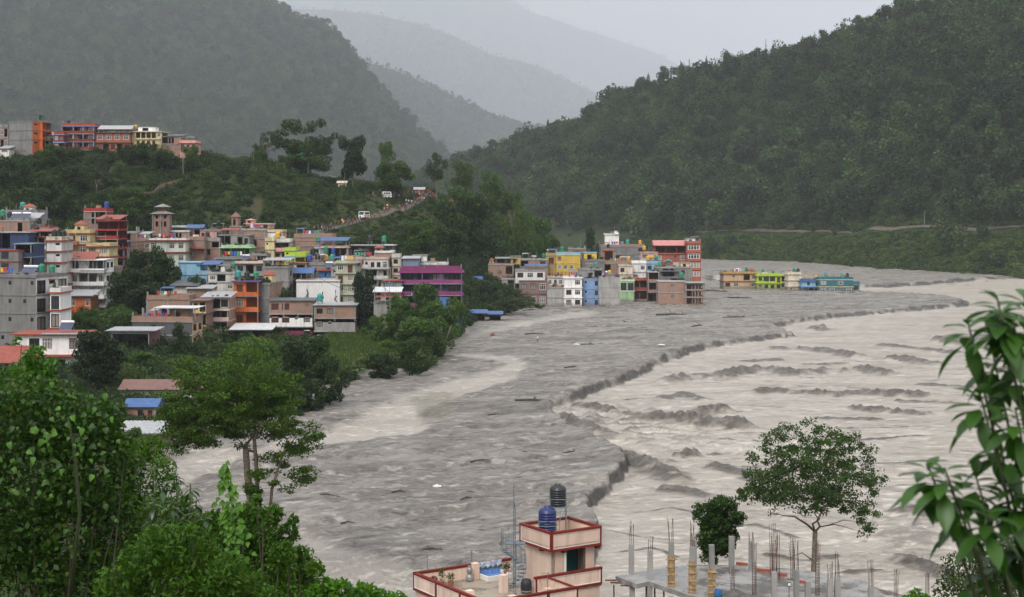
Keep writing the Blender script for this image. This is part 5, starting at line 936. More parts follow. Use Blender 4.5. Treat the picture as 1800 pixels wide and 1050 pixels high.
for a_ in [('tall airy spreading tree on the spur crest above the scrub',537,207,302,120,506,'airy',L_dark,1),('bushy lower half of the crest clump under the airy tree',545,245,322,95,503,'round',L_mid,2),
 ('pale thin tree at the left of the crest clump',470,232,292,52,508,'airy',L_olive,3),('very dark dense dome tree on the spur crest',620,236,326,62,501,'round',L_deep,4),
 ('upper green tree right of the dark dome tree',678,252,340,52,512,'tall',L_mid,5),('broad green tree above the crowd on the road',692,285,348,78,506,'round',L_mid,6),
 ('lone tree with a bare trunk and round head on the spur',767,268,352,48,532,'lollipop',L_dark,7),('pale bushy tree right of the lone round-headed tree',812,284,372,64,548,'tall',L_pale,8),
 ('small round bush tree on the crest left of the pylons',455,262,300,40,500,'round',L_mid,9),('low bush tree behind the green crest tank',505,272,305,46,497,'round',L_mid,10),
 ('big wooded-slope tree left of the light green bamboo',800,330,430,95,500,'round',L_mid,11),('dark tall tree in the middle of the wooded slope',842,338,440,80,505,'tall',L_dark,12),
 ('light green bamboo clump on the wooded slope',905,348,440,62,540,'bamboo',L_fresh,13),('tree at the outer edge of the wooded slope above the flooded quarter',944,372,452,60,556,'round',L_mid,14),
 ('dark tree low on the wooded slope above the magenta building',790,395,470,90,460,'round',L_dark,15),('broad dark tree low on the slope behind the brick and ochre house',850,400,492,95,505,'round',L_dark,16),
 ('bamboo clump low on the slope near the yellow flooded house',925,400,470,72,535,'bamboo',L_mid,17),('narrow tree at the tip of the spur',972,412,470,40,570,'tall',L_mid,18),
 ('dark pointed tree behind the yellow flooded house',1040,396,445,42,640,'tall',L_dark,19),('mid green tree at the top of the wooded slope',860,302,390,66,580,'tall',L_mid,20),
 ('rounded tree on the upper right of the wooded slope',893,330,400,56,590,'round',L_mid,21),('scrubby tree on the slope below the road',735,385,450,70,440,'round',L_mid,22),
 ('tree at the left of the hilltop row above the scrub',90,255,300,60,468,'round',L_mid,23),('bare-stemmed grey tree halfway up the spur',170,268,360,55,450,'airy',L_olive,24),
 ('dark round tree under the red and blue hilltop house',125,290,360,80,452,'round',L_dark,25),('dark round tree under the pale yellow hilltop house',240,250,300,50,468,'round',L_dark,26),
 ('dark tree under the right end of the hilltop row',285,262,305,58,466,'round',L_dark,27),('tree at the right end of the hilltop row',335,255,300,45,468,'round',L_mid,28),
 ('dark round tree on the slope above the solar panel house',95,315,395,90,430,'round',L_dark,29),('wide tree on the slope left of the pagoda',225,330,400,80,428,'round',L_mid,30),
 ('dark tree on the left edge of the spur slope',20,275,350,80,452,'round',L_dark,31),('round tree behind the dark red tower house',185,335,400,60,430,'tall',L_dark,32)]: T(*a_[:8], seed=a_[8] % 6+1)
for a_ in [('big dark spreading tree in town left of the sky blue house',262,438,545,95,345,'round',L_dark,1),('dark tree right half of the town clump, beside the sky blue house',292,452,540,60,346,'round',L_dark,2),('dark tree at the left foot of the town clump',222,468,560,76,342,'round',L_dark,3),
 ('leafy tree with blue tarpaulins showing behind, low in the town clump',262,500,570,100,336,'round',L_deep,4),('tall round dark tree right of the olive house',639,473,580,54,338,'round',L_deep,5),
 ('leftmost feathery conifer before the blank white wall',540,501,540,30,350,'conifer',L_olive,1),('middle feathery conifer before the blank white wall',567,510,542,28,351,'conifer',L_olive,2),('rightmost feathery conifer before the blank white wall',590,506,542,26,350,'conifer',L_olive,3),
 ('tall leafy bank tree in front of the magenta building',742,492,600,90,325,'tall',L_mid,2),('broad bank tree hiding the foot of the magenta building',770,525,625,84,318,'round',L_mid,3),('low rounded tree below the pale blue wing',705,515,600,62,322,'round',L_mid,4),
 ('feathery light tree at the tip of the bank by the mud',775,555,640,95,300,'bamboo',L_mid,5),('dark rounded tree at the lower tip of the bank',725,595,672,76,268,'round',L_dark,6),('bushy tree in the middle of the bank by the corn',735,560,645,90,292,'round',L_mid,1),
 ('leafy tree before the grey retaining wall',677,545,630,62,306,'round',L_mid,3),('dense shrub tree between the retaining wall and the corn',648,575,625,50,318,'round',L_mid,4),('rounded tree right of the retaining wall',712,548,630,66,304,'round',L_dark,2),
 ('broad bush in the middle of the cornfield',640,612,650,80,290,'round',L_mid,1),('low bush at the near edge of the cornfield',612,640,682,76,262,'round',L_mid,5),('fresh green bush between the corn and the bank trees',690,600,650,66,285,'round',L_fresh,6),
 ('low bank bush left of the lower tip',672,622,675,72,262,'round',L_dark,2),('wide dark tree right of the blue shelters',850,487,556,78,440,'round',L_dark,3),('grey-green tree leaning over the mud by the flooded quarter',900,520,566,72,436,'spread',L_olive,4),
 ('dark tree between the magenta building and the shelters',822,500,560,52,425,'round',L_dark,5),('small green bush in the mud before the mauve house',945,535,556,34,466,'round',L_mid,6),('bright tree at the right foot of the magenta building',800,525,580,50,345,'round',L_fresh,1),
 ('large dark tree left of the big near tree, before the rusty roof',168,582,700,115,230,'round',L_deep,2),('green tree beside the little orange house',152,540,610,56,300,'round',L_mid,3),('dark green tree against the dark grey house',315,568,630,50,284,'tall',L_dark,4),
 ('wide bank tree right of the big near tree',535,588,710,130,232,'round',L_dark,5),('second bank tree nearer the mud, right of the wide one',580,632,722,84,226,'round',L_dark,6),('bank tree behind the crown of the big near tree',455,595,700,100,246,'round',L_mid,1),
 ('green bush right of the blue roofed hut',330,706,782,92,196,'round',L_mid,5),('low bush before the grey tin shed',246,752,806,64,174,'round',L_mid,6),('dense bush behind the trunk of the big near tree',398,715,795,96,200,'round',L_dark,1),('mid green bush right of the rusty roof',462,688,765,96,212,'round',L_mid,2),('dark bush at the mud edge left of the low tree',512,690,762,74,214,'round',L_dark,3),('leafy bush left of the rusty roof',195,700,760,70,200,'round',L_mid,4),
 ('low tree at the mud edge under the wide bank tree',545,668,735,80,218,'round',L_dark,2),('round green bush between the tin shed and the near tree',250,615,665,80,262,'round',L_mid,3),('green shrub tree beside the dark grey house',205,535,590,60,322,'round',L_mid,4),
 ('rounded shrub tree in the gap above the tin shed',225,545,600,70,310,'round',L_mid,5),('small potted tree on the white stair tower',95,500,520,18,281,'round',L_fresh,6),
 ('tree growing from rubble beside the sky blue wing',345,478,510,34,344,'spread',L_dark,1),('dark tree beside the grey tower wall',503,505,560,30,346,'round',L_dark,2)]: T(*a_[:8], seed=a_[8])
# skyline trees on the right hill
sk = [(880,255),(906,240),(925,236),(965,228),(1002,222),(1040,200),(1068,172),(1090,168),(1115,160),(1140,138),(1152,142),(1165,132),(1180,122),(1196,112),(1215,132),(1240,108),(1255,104),(1278,118),(1290,110),(1325,95),(1345,84),(1362,90),(1385,94),(1410,80),(1432,60),(1455,72),(1480,58),(1510,42),(1535,28),(1560,22),(1585,15),(1610,10),(1640,-5),(1670,-12)]
for i, (x, y) in enumerate(sk):
    Xr, Yr_, Zr_ = right_at(np.array([(x-900)/F]), np.array([.985])); zt = H-(y-HY)/F*Yr_[0]; hh = max(zt-Zr_[0], 9); kd = ['tall', 'airy', 'round', 'lollipop', 'tall', 'round'][i*5 % 6]
    key = (kd, i % 6+1, L_dark.name); tree_meshes(kd, i % 6+1)
    e = T(ordn(i)+' tree from the left along the right hill skyline', x, 380-(Zr_[0]+hh-H)*F/Yr_[0], 380, (14+6*((i*7) % 4))*.9+(12 if kd == 'round' else 0), Yr_[0], kd, L_dark, i % 6+1, 'skyline trees of the right hill', z=Zr_[0]-.5)
# banana plants at the bank
bl = leafm('banana_leaf', (.13, .21, .05), .3, .4, .4, .2)
for (x, y, lab) in ((628, 668, 'yellow-green banana plant low on the bank by the mud'), (596, 682, 'banana plant left of the yellow-green one'), (708, 628, 'banana plant with long arched leaves beside the bank trees')):
    p = G(x, y, .3); e = empty('banana_plant', p); mb = MB(); mb.tube([(0, 0, -.4), (0, 0, 1.2)], [.16, .1], 6); mb.build('stem', flat('banana_stem', (.12, .15, .06), .6), e); tag(e, lab, 'banana plant', 'banana plants on the bank')
    for i in range(9):
        a = i*2.4; c_, s__ = math.cos(a), math.sin(a); V_ = []; Q_ = []
        for j in range(6):
            t = j/5; r = 2.1*t; zz = 1.1+1.7*t-1.6*t*t+(i % 3)*.25; w_ = .3*math.sin(math.pi*min(1, t*.9+.08)); V_ += [(c_*r-s__*w_, s__*r+c_*w_, zz-.06), (c_*r, s__*r, zz), (c_*r+s__*w_, s__*r-c_*w_, zz-.06)]
        for j in range(5): k = j*3; Q_ += [(k, k+1, k+4, k+3), (k+1, k+2, k+5, k+4)]
        put('leaf', npmesh('leaf', V_, Q_, bl, {'tint': np.full(len(V_), random.random())}), e)

if ROOFPTS:
    rs = np.random.RandomState(8); k = len(ROOFPTS); r_ = np.zeros((k, 3)); r_[:, 2] = rs.rand(k)*6.28
    scatter('rooftop_plants', np.array(ROOFPTS), .2+.3*rs.rand(k), r_, rs.randint(0, 8, k), bushes, 'stuff', 'small potted plants lining the flat roofs of the town', 'plants')
# ------------------------------------------------------------------ near trees with real limbs
def hero_tree(name, label, base, fork, clusters, r0, leaf, per, mat, seed, bk, cr=.55, flat_=.6, extra_stems=()):
    rs = np.random.RandomState(seed); e = empty(name, base); mb = MB(); B0 = Vector(base)
    rel = [tuple(Vector(c[:3])-B0) for c in clusters]; grow((0, 0, 0), Vector(fork)-B0, rel, r0, rs, mb, .16)
    for st in extra_stems: mb.tube([Vector(p)-B0 for p in st[0]], st[1], 7)
    mb.build('trunk', bk, e, True)
    C = []
    for c in rel:
        k = int(per*(.6+.8*rs.rand())); d = rs.normal(size=(k, 3)); d /= np.linalg.norm(d, axis=1)[:, None]; r = cr*(.7+.6*rs.rand())
        C.append(np.array(c)+d*np.array([r, r, r*flat_])*(rs.rand(k)**.45)[:, None])
    v, q, t = leaf_arrays(np.concatenate(C), leaf, .55, .62, .14, rs, .15); put('crown', npmesh('crown', v, q, mat, {'tint': t}), e); tag(e, label, 'tree'); return e
rs = np.random.RandomState(77)
def ell_clusters(n, cx, cy, Y, rx, ry, dep, rs, inner=.35, cut=None):
    out_ = []
    while len(out_) < n:
        d = rs.normal(size=3); d /= np.linalg.norm(d); r = inner+(1-inner)*rs.rand()**.6
        x, y = cx+d[0]*rx*r, cy-d[2]*ry*r
        if cut and cut(x, y): continue
        yy = Y+d[1]*dep*r; out_.append(tuple(P(x, y, yy)))
    return out_
# right-hand tree over the flood
cl = ell_clusters(300, 1425, 838, 104, 130, 100, 4.8, rs, .2, lambda x, y: y > 900 and abs(x-1432) < 60) + ell_clusters(14, 1520, 905, 103, 32, 45, 1.5, rs)+ell_clusters(12, 1335, 870, 104, 38, 25, 1.5, rs)
hero_tree('spreading_tree', 'slender spreading tree standing before the pale river at the lower right', tuple(P(1427, 1105, 104)), tuple(P(1433, 935, 104)), cl, .22, .19, 66, leafm('leaf_spreading', (.062, .115, .028), .5, .3, .45, .5), 3, bark, .55, .6, [([P(1428, 985, 104), P(1410, 972, 103.5), P(1388, 980, 103)], [.05, .04, .015])])
# dense small tree behind the unfinished slab
cl = ell_clusters(60, 1262, 905, 99, 42, 30, 1.8, rs, .2)+ell_clusters(44, 1257, 955, 99, 38, 34, 1.7, rs, .2)
hero_tree('round_tree', 'small dense dark green tree behind the unfinished concrete slab', tuple(P(1258, 1080, 99)), tuple(P(1259, 985, 99)), cl, .12, .2, 130, leafm('leaf_round', (.045, .095, .02), .6, .25, .4, .8), 4, bark_dark, .45, .8)
# big near tree on the left
cl = ell_clusters(250, 405, 700, 112, 128, 95, 5.4, rs, .15)+ell_clusters(26, 330, 725, 110, 60, 55, 2.5, rs)+ell_clusters(22, 505, 815, 112, 48, 55, 2, rs, .4)+ell_clusters(18, 500, 730, 112, 55, 45, 3, rs)+ell_clusters(10, 460, 850, 111, 35, 25, 1.5, rs)+ell_clusters(26, 322, 765, 111, 52, 34, 2, rs)+ell_clusters(14, 535, 770, 112, 30, 30, 1.5, rs)
hero_tree('feathery_tree', 'big spreading feathery tree on the near bank, left of the grey mud', tuple(P(446, 960, 112)), tuple(P(432, 790, 112)), cl, .3, .2, 120, leafm('leaf_feathery', (.085, .155, .02), .55, .3, .5, .45, .2), 5, bark, .78, .42, [([P(455, 960, 112), P(452, 840, 111.6), P(447, 770, 111.5), P(470, 720, 111)], [.2, .17, .14, .06]), ([P(470, 960, 112.5), P(478, 860, 112), P(500, 790, 112)], [.15, .12, .05])])
# ------------------------------------------------------------------ foreground bushes on the photographer's slope
def bush(label, lumps, Y, n, leaf, mat, seed, name='bush', ratio=.5, up=.5, shell=.5, dep=1.0, droop=.2, stems=8, cat='bush', bk=bark_dark):
    rs = np.random.RandomState(seed); L_ = []
    for (x, y, r) in lumps:
        yy = Y+rs.uniform(-.5, .5)*dep; p = P(x, y, yy); rr_ = r/F*yy; L_.append((p.x, p.y, p.z, rr_, rr_*1.1, rr_*.92))
    A = np.array(L_); cx, cy_ = A[:, 0].mean(), A[:, 1].mean(); gz = float(near_z(cx, cy_)) if cy_ < 90 else 0.
    e = empty(name, (cx, cy_, gz)); C = lumps_points(L_, n, rs, shell); off = np.array([cx, cy_, gz]); v, q, t = leaf_arrays(C-off, leaf, up, ratio, .14, rs, droop)
    put('foliage', npmesh('foliage', v, q, mat, {'tint': t}), e); mb = MB()
    for i in range(max(stems, len(L_))):
        l_ = L_[i % len(L_)]; end = Vector(l_[:3])-Vector(off)+Vector(rs.normal(size=3)*l_[3]*.4); b0 = Vector((rs.normal()*.3, rs.normal()*.3, -.3)); m_ = b0.lerp(end, .5)+Vector(rs.normal(size=3)*.25)
        mb.tube([b0, m_, end], [.035, .022, .008], 5)
    mb.build('stem', bk, e); tag(e, label, cat); return e
Lf1 = leafm('leaf_near_dark', (.055, .12, .018), .65, .3, .42, .7); Lf2 = leafm('leaf_near_fine', (.085, .175, .022), .6, .35, .5, .6, .2); Lf3 = leafm('leaf_near_bright', (.11, .25, .028), .4, .4, .38, .9); Lf4 = leafm('leaf_glossy', (.04, .10, .022), .45, .22, .28, .9, .5)
bush('tall dark vine-covered tree filling the lower left corner', [(10,745,95),(-20,700,60),(60,700,48),(95,735,72),(150,760,62),(180,740,40),(150,830,85),(60,840,120),(190,880,60),(-10,930,120),(110,930,110),(200,960,70),(40,1040,110),(150,1050,90),(205,790,34),(225,830,30)], 30, 17000, .13, Lf1, 1, 'vine_covered_tree', .62, .4, .45, 2.2, .35, cat='tree')
bush('fine-leaved feathery bush along the bottom left', [(255,930,62),(300,985,85),(375,960,66),(430,1000,75),(350,1040,90),(250,1050,90),(485,990,42),(515,1030,48),(460,935,34),(315,900,34),(545,1050,40),(400,1050,80),(480,1060,60),(300,1060,90),(210,1000,60),(330,950,55),(415,930,40),(540,1000,22)], 34, 46000, .13, Lf2, 2, 'feathery_bush', .3, .5, .3, 2.6, .2)
bush('thin twiggy bush in front of the tin-roofed sheds', [(240,800,32),(270,790,26),(285,825,26),(215,845,38),(255,870,40),(300,850,18),(230,905,40)], 40, 5200, .10, Lf2, 3, 'twiggy_bush', .5, .5, .35, 1.5)
bush('leafy shrub beside the bright vine, at the near slope edge', [(440,905,24),(478,905,20),(505,940,22),(530,975,18),(420,940,26),(375,915,20),(460,960,34),(555,1000,16),(495,975,26),(450,880,12),(515,915,10)], 29, 2600, .12, Lf2, 4, 'leafy_shrub', .5, .5, .4, 1.2)
bush('trailing shrub at the bottom edge left of the pink house', [(600,1040,22),(640,1048,26),(575,1028,14),(665,1052,22),(560,1055,30),(700,1056,16),(620,1060,26)], 24, 1300, .12, Lf3, 5, 'trailing_shrub', .5, .6, .4, .8)
bush('small-leaved bush at the lower right behind the large leaves', [(1700,1010,48),(1745,990,42),(1790,985,48),(1680,1045,40),(1750,1040,55),(1800,1040,55)], 36, 9000, .085, leafm('leaf_small_right', (.055, .085, .022), .6, .3, .5, .6), 6, 'small_leaved_bush', .5, .5, .4, 1.6)
bush('leafy weed at the bottom edge right of the spreading tree', [(1612,1045,12),(1600,1055,14),(1625,1056,12)], 70, 300, .22, Lf3, 7, 'leafy_weed', .5, .5, .4, .6)
bush('sprig of bright leaves in front of the white red-edged house', [(60,625,20),(45,655,28),(75,660,22),(90,640,14),(30,600,9)], 33, 700, .14, Lf3, 8, 'bright_sprig', .5, .5, .4, .8)
bush('low mixed shrub filling the bottom left edge before the glossy leaves', [(250,985,45),(300,960,40),(350,985,46),(400,1010,42),(300,1030,60),(380,1050,50),(215,1030,50),(440,1040,40),(330,940,22),(265,945,24),(470,1055,30)], 21.5, 5200, .10, Lf2, 21, 'mixed_shrub', .42, .5, .35, 1.0, .2, 6)
# leaves that can be picked apart: unit leaf along +x
def leaf_unit(kind):
    prof = {'lance': [(0, .0), (.12, .07), (.3, .15), (.5, .19), (.7, .15), (.87, .07), (1, .0)], 'broad': [(0, .0), (.1, .06), (.25, .15), (.45, .21), (.65, .2), (.85, .1), (1, .0)], 'heart': [(0, .0), (.02, .22), (.15, .36), (.4, .36), (.65, .24), (.85, .1), (1, 0)]}[kind]; V_ = []; Q_ = []
    for x, w_ in prof: zc = -.28*x*x+.06*x; V_ += [(x, w_, zc+w_*.28), (x, 0, zc), (x, -w_, zc+w_*.28)]
    for i in range(len(prof)-1): k = i*3; Q_ += [(k, k+1, k+4, k+3), (k+1, k+2, k+5, k+4)]
    return V_, Q_
_lm = {}
def leaf_mesh(kind, mat, k):
    key = (kind, mat.name, k)
    if key not in _lm: V_, Q_ = leaf_unit(kind); _lm[key] = npmesh('leaf', V_, Q_, mat, {'tint': np.full(len(V_), (k+.5)/4)}, True)
    return _lm[key]
def add_leaf(e, kind, mat, loc, d, up, size, rs):
    d = Vector(d).normalized(); u_ = Vector(up); u_ = (u_-d*u_.dot(d)); u_ = u_.normalized() if u_.length > 1e-4 else Vector((0, 1, 0)); s_ = u_.cross(d); mt = Matrix((d, s_, u_)).transposed()
    o = put('leaf', leaf_mesh(kind, mat, rs.randint(4)), e, loc); o.rotation_mode = 'QUATERNION'; o.rotation_quaternion = mt.to_quaternion(); o.scale = (size,)*3
def whorl_plant(name, label, root, whorls, Y, mat, kind, size, per, seed, srad=.012, cat='shrub'):
    """whorls: (px, py, dY, number of leaves, lean x)"""
    rs = np.random.RandomState(seed); e = empty(name, root); R0 = Vector(root); mb = MB()
    for (x, y, dy, k, lx) in whorls:
        p = P(x, y, Y+dy)-R0; base = Vector((p.x*.35+.1*rs.normal()*size, p.y*.5+size, min(p.z*.5, p.z-size*2))); mb.tube([Vector((0, 0, -.2)), base, p.lerp(base, .25)+Vector((0, 0, size*.3)), p], [srad*1.8, srad*1.4, srad, srad*.6], 6)
        for i in range(k):
            a = i*2.39996+rs.rand()*.5; el = -.75+1.35*(i/k)+rs.normal()*.16; d = Vector((math.cos(a)*math.cos(el)+lx*.25, math.sin(a)*math.cos(el), math.sin(el)))
            add_leaf(e, kind, mat, p-Vector((0, 0, (1-i/k)*size*.7)), d, (0, 0, 1), size*(1.1-.5*i/k)*(.85+.3*rs.rand()), rs)
    mb.build('stem', flat('green_stem', (.05, .06, .025), .7), e, True); tag(e, label, cat); return e
Lbig = leafm('leaf_big', (.06, .145, .03), .35, .35, .35, 1.5, .4)
rx = (2050-900)/F*4.4
whorl_plant('broad_leaved_shrub', 'close-up shrub with large lance-shaped leaves at the right edge', (rx, 4.4, float(near_z(rx, 4.4))), [(1752,520,.1,13,-.5),(1780,560,0,15,-.4),(1630,815,.1,11,-.9),(1700,560,.2,9,-.8),(1758,545,0,15,-.6),(1800,600,.2,14,-.4),(1722,690,.1,17,-.7),(1785,720,-.1,16,-.4),(1660,822,0,15,-.9),(1715,835,.2,17,-.5),(1775,850,.1,17,-.3),(1735,895,-.1,15,-.5),(1800,780,.3,15,-.2),(1795,930,.2,13,-.2),(1790,650,.15,15,-.3),(1755,770,.25,15,-.4),(1800,520,.3,12,-.2),(1770,940,.3,13,-.3),(1745,620,.3,12,-.5),(1800,870,.1,15,-.2),(1740,985,.2,10,-.3),(1690,880,.15,13,-.6),(1690,1062,0,9,-.4),(1755,1060,.1,8,-.3)], 4.4, Lbig, 'broad', .125, 10, 11, .005)
r0_ = P(310, 1150, 24)
whorl_plant('glossy_shrub', 'glossy dark broadleaf shrub beside the big near tree, lower left', (r0_.x, 24, float(near_z(r0_.x, 24))), [(285,850,0,9,-.3),(310,835,.3,11,0),(335,850,-.2,10,.2),(270,880,.2,9,-.4),(300,880,-.3,11,0),(345,880,.1,9,.3),(325,905,-.4,10,0),(290,915,-.3,10,0),(360,905,.2,8,.3),(265,915,0,8,-.3)], 24, Lf4, 'lance', .22, 10, 12, .015)
vrs = np.random.RandomState(9); vr = P(415, 1150, 26); ve = empty('climbing_vine', (vr.x, 26, float(near_z(vr.x, 26)))); V0 = ve.location.copy(); mb = MB(); spine = [P(415, 1080, 26), P(425, 960, 26), P(412, 900, 26), P(400, 850, 26), P(398, 815, 26)]
mb.tube([p-V0 for p in spine], [.04, .035, .03, .02, .01], 5); mb.build('stem', flat('green_stem', (.09, .12, .04), .6), ve, True)
for i in range(150):
    t = vrs.rand()**.8; k = t*4; j = min(3, int(k)); p = spine[j].lerp(spine[j+1], k-j)+Vector((vrs.normal()*.17*(1.15-t), -.1-.15*vrs.rand(), vrs.normal()*.08)); add_leaf(ve, 'heart', Lf3, p-V0, (vrs.normal()*.7, -.4-.4*vrs.rand(), -.9+.5*vrs.rand()), (vrs.normal()*.3, -1, .6), .085+.07*vrs.rand(), vrs)
tag(ve, 'bright green climbing vine with heart-shaped leaves, lower left', 'vine')
vr = P(130, 1150, 27.5); ve = empty('climbing_vine', (vr.x, 27.5, float(near_z(vr.x, 27.5)))); V0 = ve.location.copy(); mb = MB(); spine = [P(120, 1080, 27.5), P(140, 900, 27.3), P(130, 790, 27.2), P(120, 735, 27.2), P(150, 705, 27.2)]
mb.tube([p-V0 for p in spine], [.04, .035, .03, .02, .01], 5); mb.build('stem', MATS['green_stem'], ve, True)
for i in range(75):
    t = .25+.75*vrs.rand(); k = t*4; j = min(3, int(k)); p = spine[j].lerp(spine[j+1], k-j)+Vector((vrs.normal()*.42, -.5-.5*vrs.rand(), vrs.normal()*.22)); add_leaf(ve, 'heart', Lf3 if i % 2 else Lf1, p-V0, (vrs.normal()*.7, -.4, -.9+.5*vrs.rand()), (vrs.normal()*.3, -1, .6), .08+.07*vrs.rand(), vrs)
tag(ve, 'heart-leaved vine climbing the tall dark tree in the corner', 'vine')
# ------------------------------------------------------------------ pink house in front
YAW = R(33); OX, OY = 2.59, 96.3; ZR, ZD = 7.45, 4.7        # roof slab top and terrace floor levels
pinkm = paint('pink_plaster', (.76, .57, .46), .35); trimm = paint('maroon_trim', (.17, .02, .012), .2); whitem = paint('white_border', (.78, .74, .70), .15); tealm = flat('teal_wall', (.02, .16, .15), .6)
wet = newmat('wet_floor'); m, n, l, b = wet; g = n.new('ShaderNodeNewGeometry').outputs['Position']; f_ = ramp(n, l, nz(n, l, g, .7, 5), .42, .58, 0, 1); l.new(mixc(n, l, f_, (.30, .25, .19), (.17, .135, .10)), b.inputs['Base Color']); l.new(ramp(n, l, nz(n, l, g, .7, 5), .42, .58, .55, .08), b.inputs['Roughness']); wetm = m
ph = empty('pink_house', (OX, OY, -1.5), YAW); tag(ph, 'pink house with maroon trim and a roof terrace at the bottom centre', 'house'); zz0 = -1.5
def pbox(nm, a0, a1, b0, b1, z0, z1, mt, parent=None): q = MB(); q.box(a0, a1, b0, b1, z0-zz0, z1-zz0); return q.build(nm, mt, parent or ph)
def ppar(nm, axis, pos, c0, c1, z0, z1, out_, parent=None, npan=1):
    """framed parapet: pink core, maroon frame, white-edged panels on the outer face. axis 'a' runs along a at b=pos"""
    t = .14; core = MB(); fr = MB(); wh = MB()
    def bx_(M_, s0, s1, d0, d1, za, zb):
        lo, hi = (pos+min(d0*out_, d1*out_), pos+max(d0*out_, d1*out_))
        if axis == 'a': M_.box(s0, s1, lo, hi, za-zz0, zb-zz0)
        else: M_.box(lo, hi, s0, s1, za-zz0, zb-zz0)
    bx_(core, c0, c1, -t, 0, z0, z1-.1); bx_(fr, c0-.03, c1+.03, -t-.04, .06, z1-.1, z1+.05); bx_(fr, c0, c1, .002, .06, z0, z0+.16)
    L_ = (c1-c0)/npan
    for i in range(npan):
        s0, s1 = c0+L_*i, c0+L_*(i+1); bx_(fr, s0, s0+.12, .002, .058, z0+.16, z1-.1); bx_(fr, s1-.12, s1, .002, .058, z0+.16, z1-.1)
        for (p0, p1, q0, q1) in ((s0+.12, s1-.12, z0+.16, z0+.21), (s0+.12, s1-.12, z1-.15, z1-.1), (s0+.12, s0+.18, z0+.21, z1-.15), (s1-.18, s1-.12, z0+.21, z1-.15)): bx_(wh, p0, p1, .002, .035, q0, q1)
    o = core.build(nm, pinkm, parent or ph); fr.build('trim', trimm, o); wh.build('panel_border', whitem, o); return o
# lower storeys
pbox('lower_wall', -7.1, -.45, -3.3, 5.4, -1.5, ZD-.25, pinkm); pbox('lower_wall', -.448, 3.8, -.1, 5.4, -1.5, ZD-.252, pinkm); pbox('terrace_floor', -7.2, 3.9, -.18, 5.5, ZD-.25, ZD, wetm); pbox('terrace_floor', -7.2, -.4, -3.4, -.182, ZD-.25, ZD, wetm)
ppar('parapet', 'b', -7.2, -3.4, 5.5, ZD-.2, ZD+.9, -1, npan=3); ppar('parapet', 'a', -3.4, -7.2, -.35, ZD-.2, ZD+.9, -1, npan=3); ppar('parapet', 'a', -.18, -1.4, 3.9, ZD-.15, ZD+.95, -1); ppar('parapet', 'a', 5.5, -7.2, .3, ZD, ZD+.9, 1)
pbox('inner_wall', -.5, -.36, -3.25, -.3, ZD, ZD+.85, pinkm); pbox('ledge_cap', -.56, -.32, -3.2, -.3, ZD+.852, ZD+.9, trimm)
# tower room: left wall solid, right side open to a teal room
pbox('tower_wall', .25, .42, .25, 3.4, ZD, ZR-.25, pinkm); pbox('tower_wall', .25, 1.15, .25, .42, ZD+.001, ZR-.251, pinkm); pbox('corner_post', 1.15, 1.3, .2, .45, ZD, ZR-.252, whitem); pbox('tower_wall', 2.9, 3.6, .25, .42, ZD+.001, ZR-.251, pinkm); pbox('tower_wall', 3.43, 3.6, .421, 3.4, ZD, ZR-.25, pinkm); pbox('tower_wall', .421, 3.429, 3.2, 3.4, ZD+.002, ZR-.252, pinkm)
pbox('teal_wall', 1.0, 3.42, 1.9, 2.0, ZD+.003, ZR-.253, tealm); pbox('door_jamb', 2.75, 2.9, .3, .7, ZD, ZR-.254, flat('jamb', (.12, .09, .06)))
pbox('roof_slab', -.1, 3.9, -.1, 3.6, ZR-.25, ZR, pinkm); pbox('beam_end', .9, 1.15, -.05, .3, ZR-.5, ZR-.252, trimm); pbox('beam_end', -.05, .3, 1.2, 1.45, ZR-.5, ZR-.252, trimm); pbox('beam_end', 3.6, 3.88, -.08, .2, ZR-.55, ZR-.252, trimm)
for args in (('a', -.1, -.1, 3.9, -1), ('b', -.1, -.1, 3.6, -1)): ppar('roof_parapet', args[0], args[1], args[2], args[3], ZR-.32, ZR+.92, args[4])
ppar('roof_parapet', 'a', 3.6, -.1, 3.9, ZR+.0, ZR+.9, 1); ppar('roof_parapet', 'b', 3.9, -.1, 3.6, ZR+.0, ZR+.9, 1)
for (a_, b_, h_) in ((-5.9, .6, .62), (-3.1, 1.0, 1.15), (-4.6, -2.4, .75), (-1.4, -1.6, .6)): pbox('pillar_stub', a_-.22, a_+.22, b_-.22, b_+.22, ZD, ZD+h_, pinkm)
pbox('wall_pillar', -2.9, -2.5, 4.9, 5.35, ZD, ZD+1.05, pinkm)
def at_house(a_, b_, z): return Vector((OX+a_*math.cos(YAW)-b_*math.sin(YAW), OY+a_*math.sin(YAW)+b_*math.cos(YAW), z))
# tiled wash basin with mural
we = empty('wash_basin', at_house(-1.5, 4.9, ZD), YAW); tag(we, 'blue tiled wash basin under a painted panel on the pink terrace', 'wash basin'); q = MB(); q.box(-.95, .95, -1.0, -.9, 0, .32); q.box(-.95, -.85, -.9, .35, 0, .32); q.box(.85, .95, -.9, .35, 0, .32); q.build('rim', whitem, we)
q = MB(); q.box(-.85, .85, -.9, .35, 0, .12); q.build('tiled_floor', flat('blue_tiles', (.16, .28, .55), .25, 0, .3, 6), we); q = MB(); q.box(-.95, .95, .36, .42, 0, .55); q.build('tiled_back', MATS['blue_tiles'], we); q = MB(); q.box(-.95, .95, .3, .355, .55, 1.0); q.build('mural', flat('mural_paint', (.5, .56, .66), .6, 0, .5, 3), we)
for i in range(14): q = MB(); x = -.9+i*.135; q.box(x, x+.11, .28, .298, .55, .66+.07*math.sin(i*2.1)); q.build('mural_bush', flat('mural_green', (.05, .09, .05), .7), we)
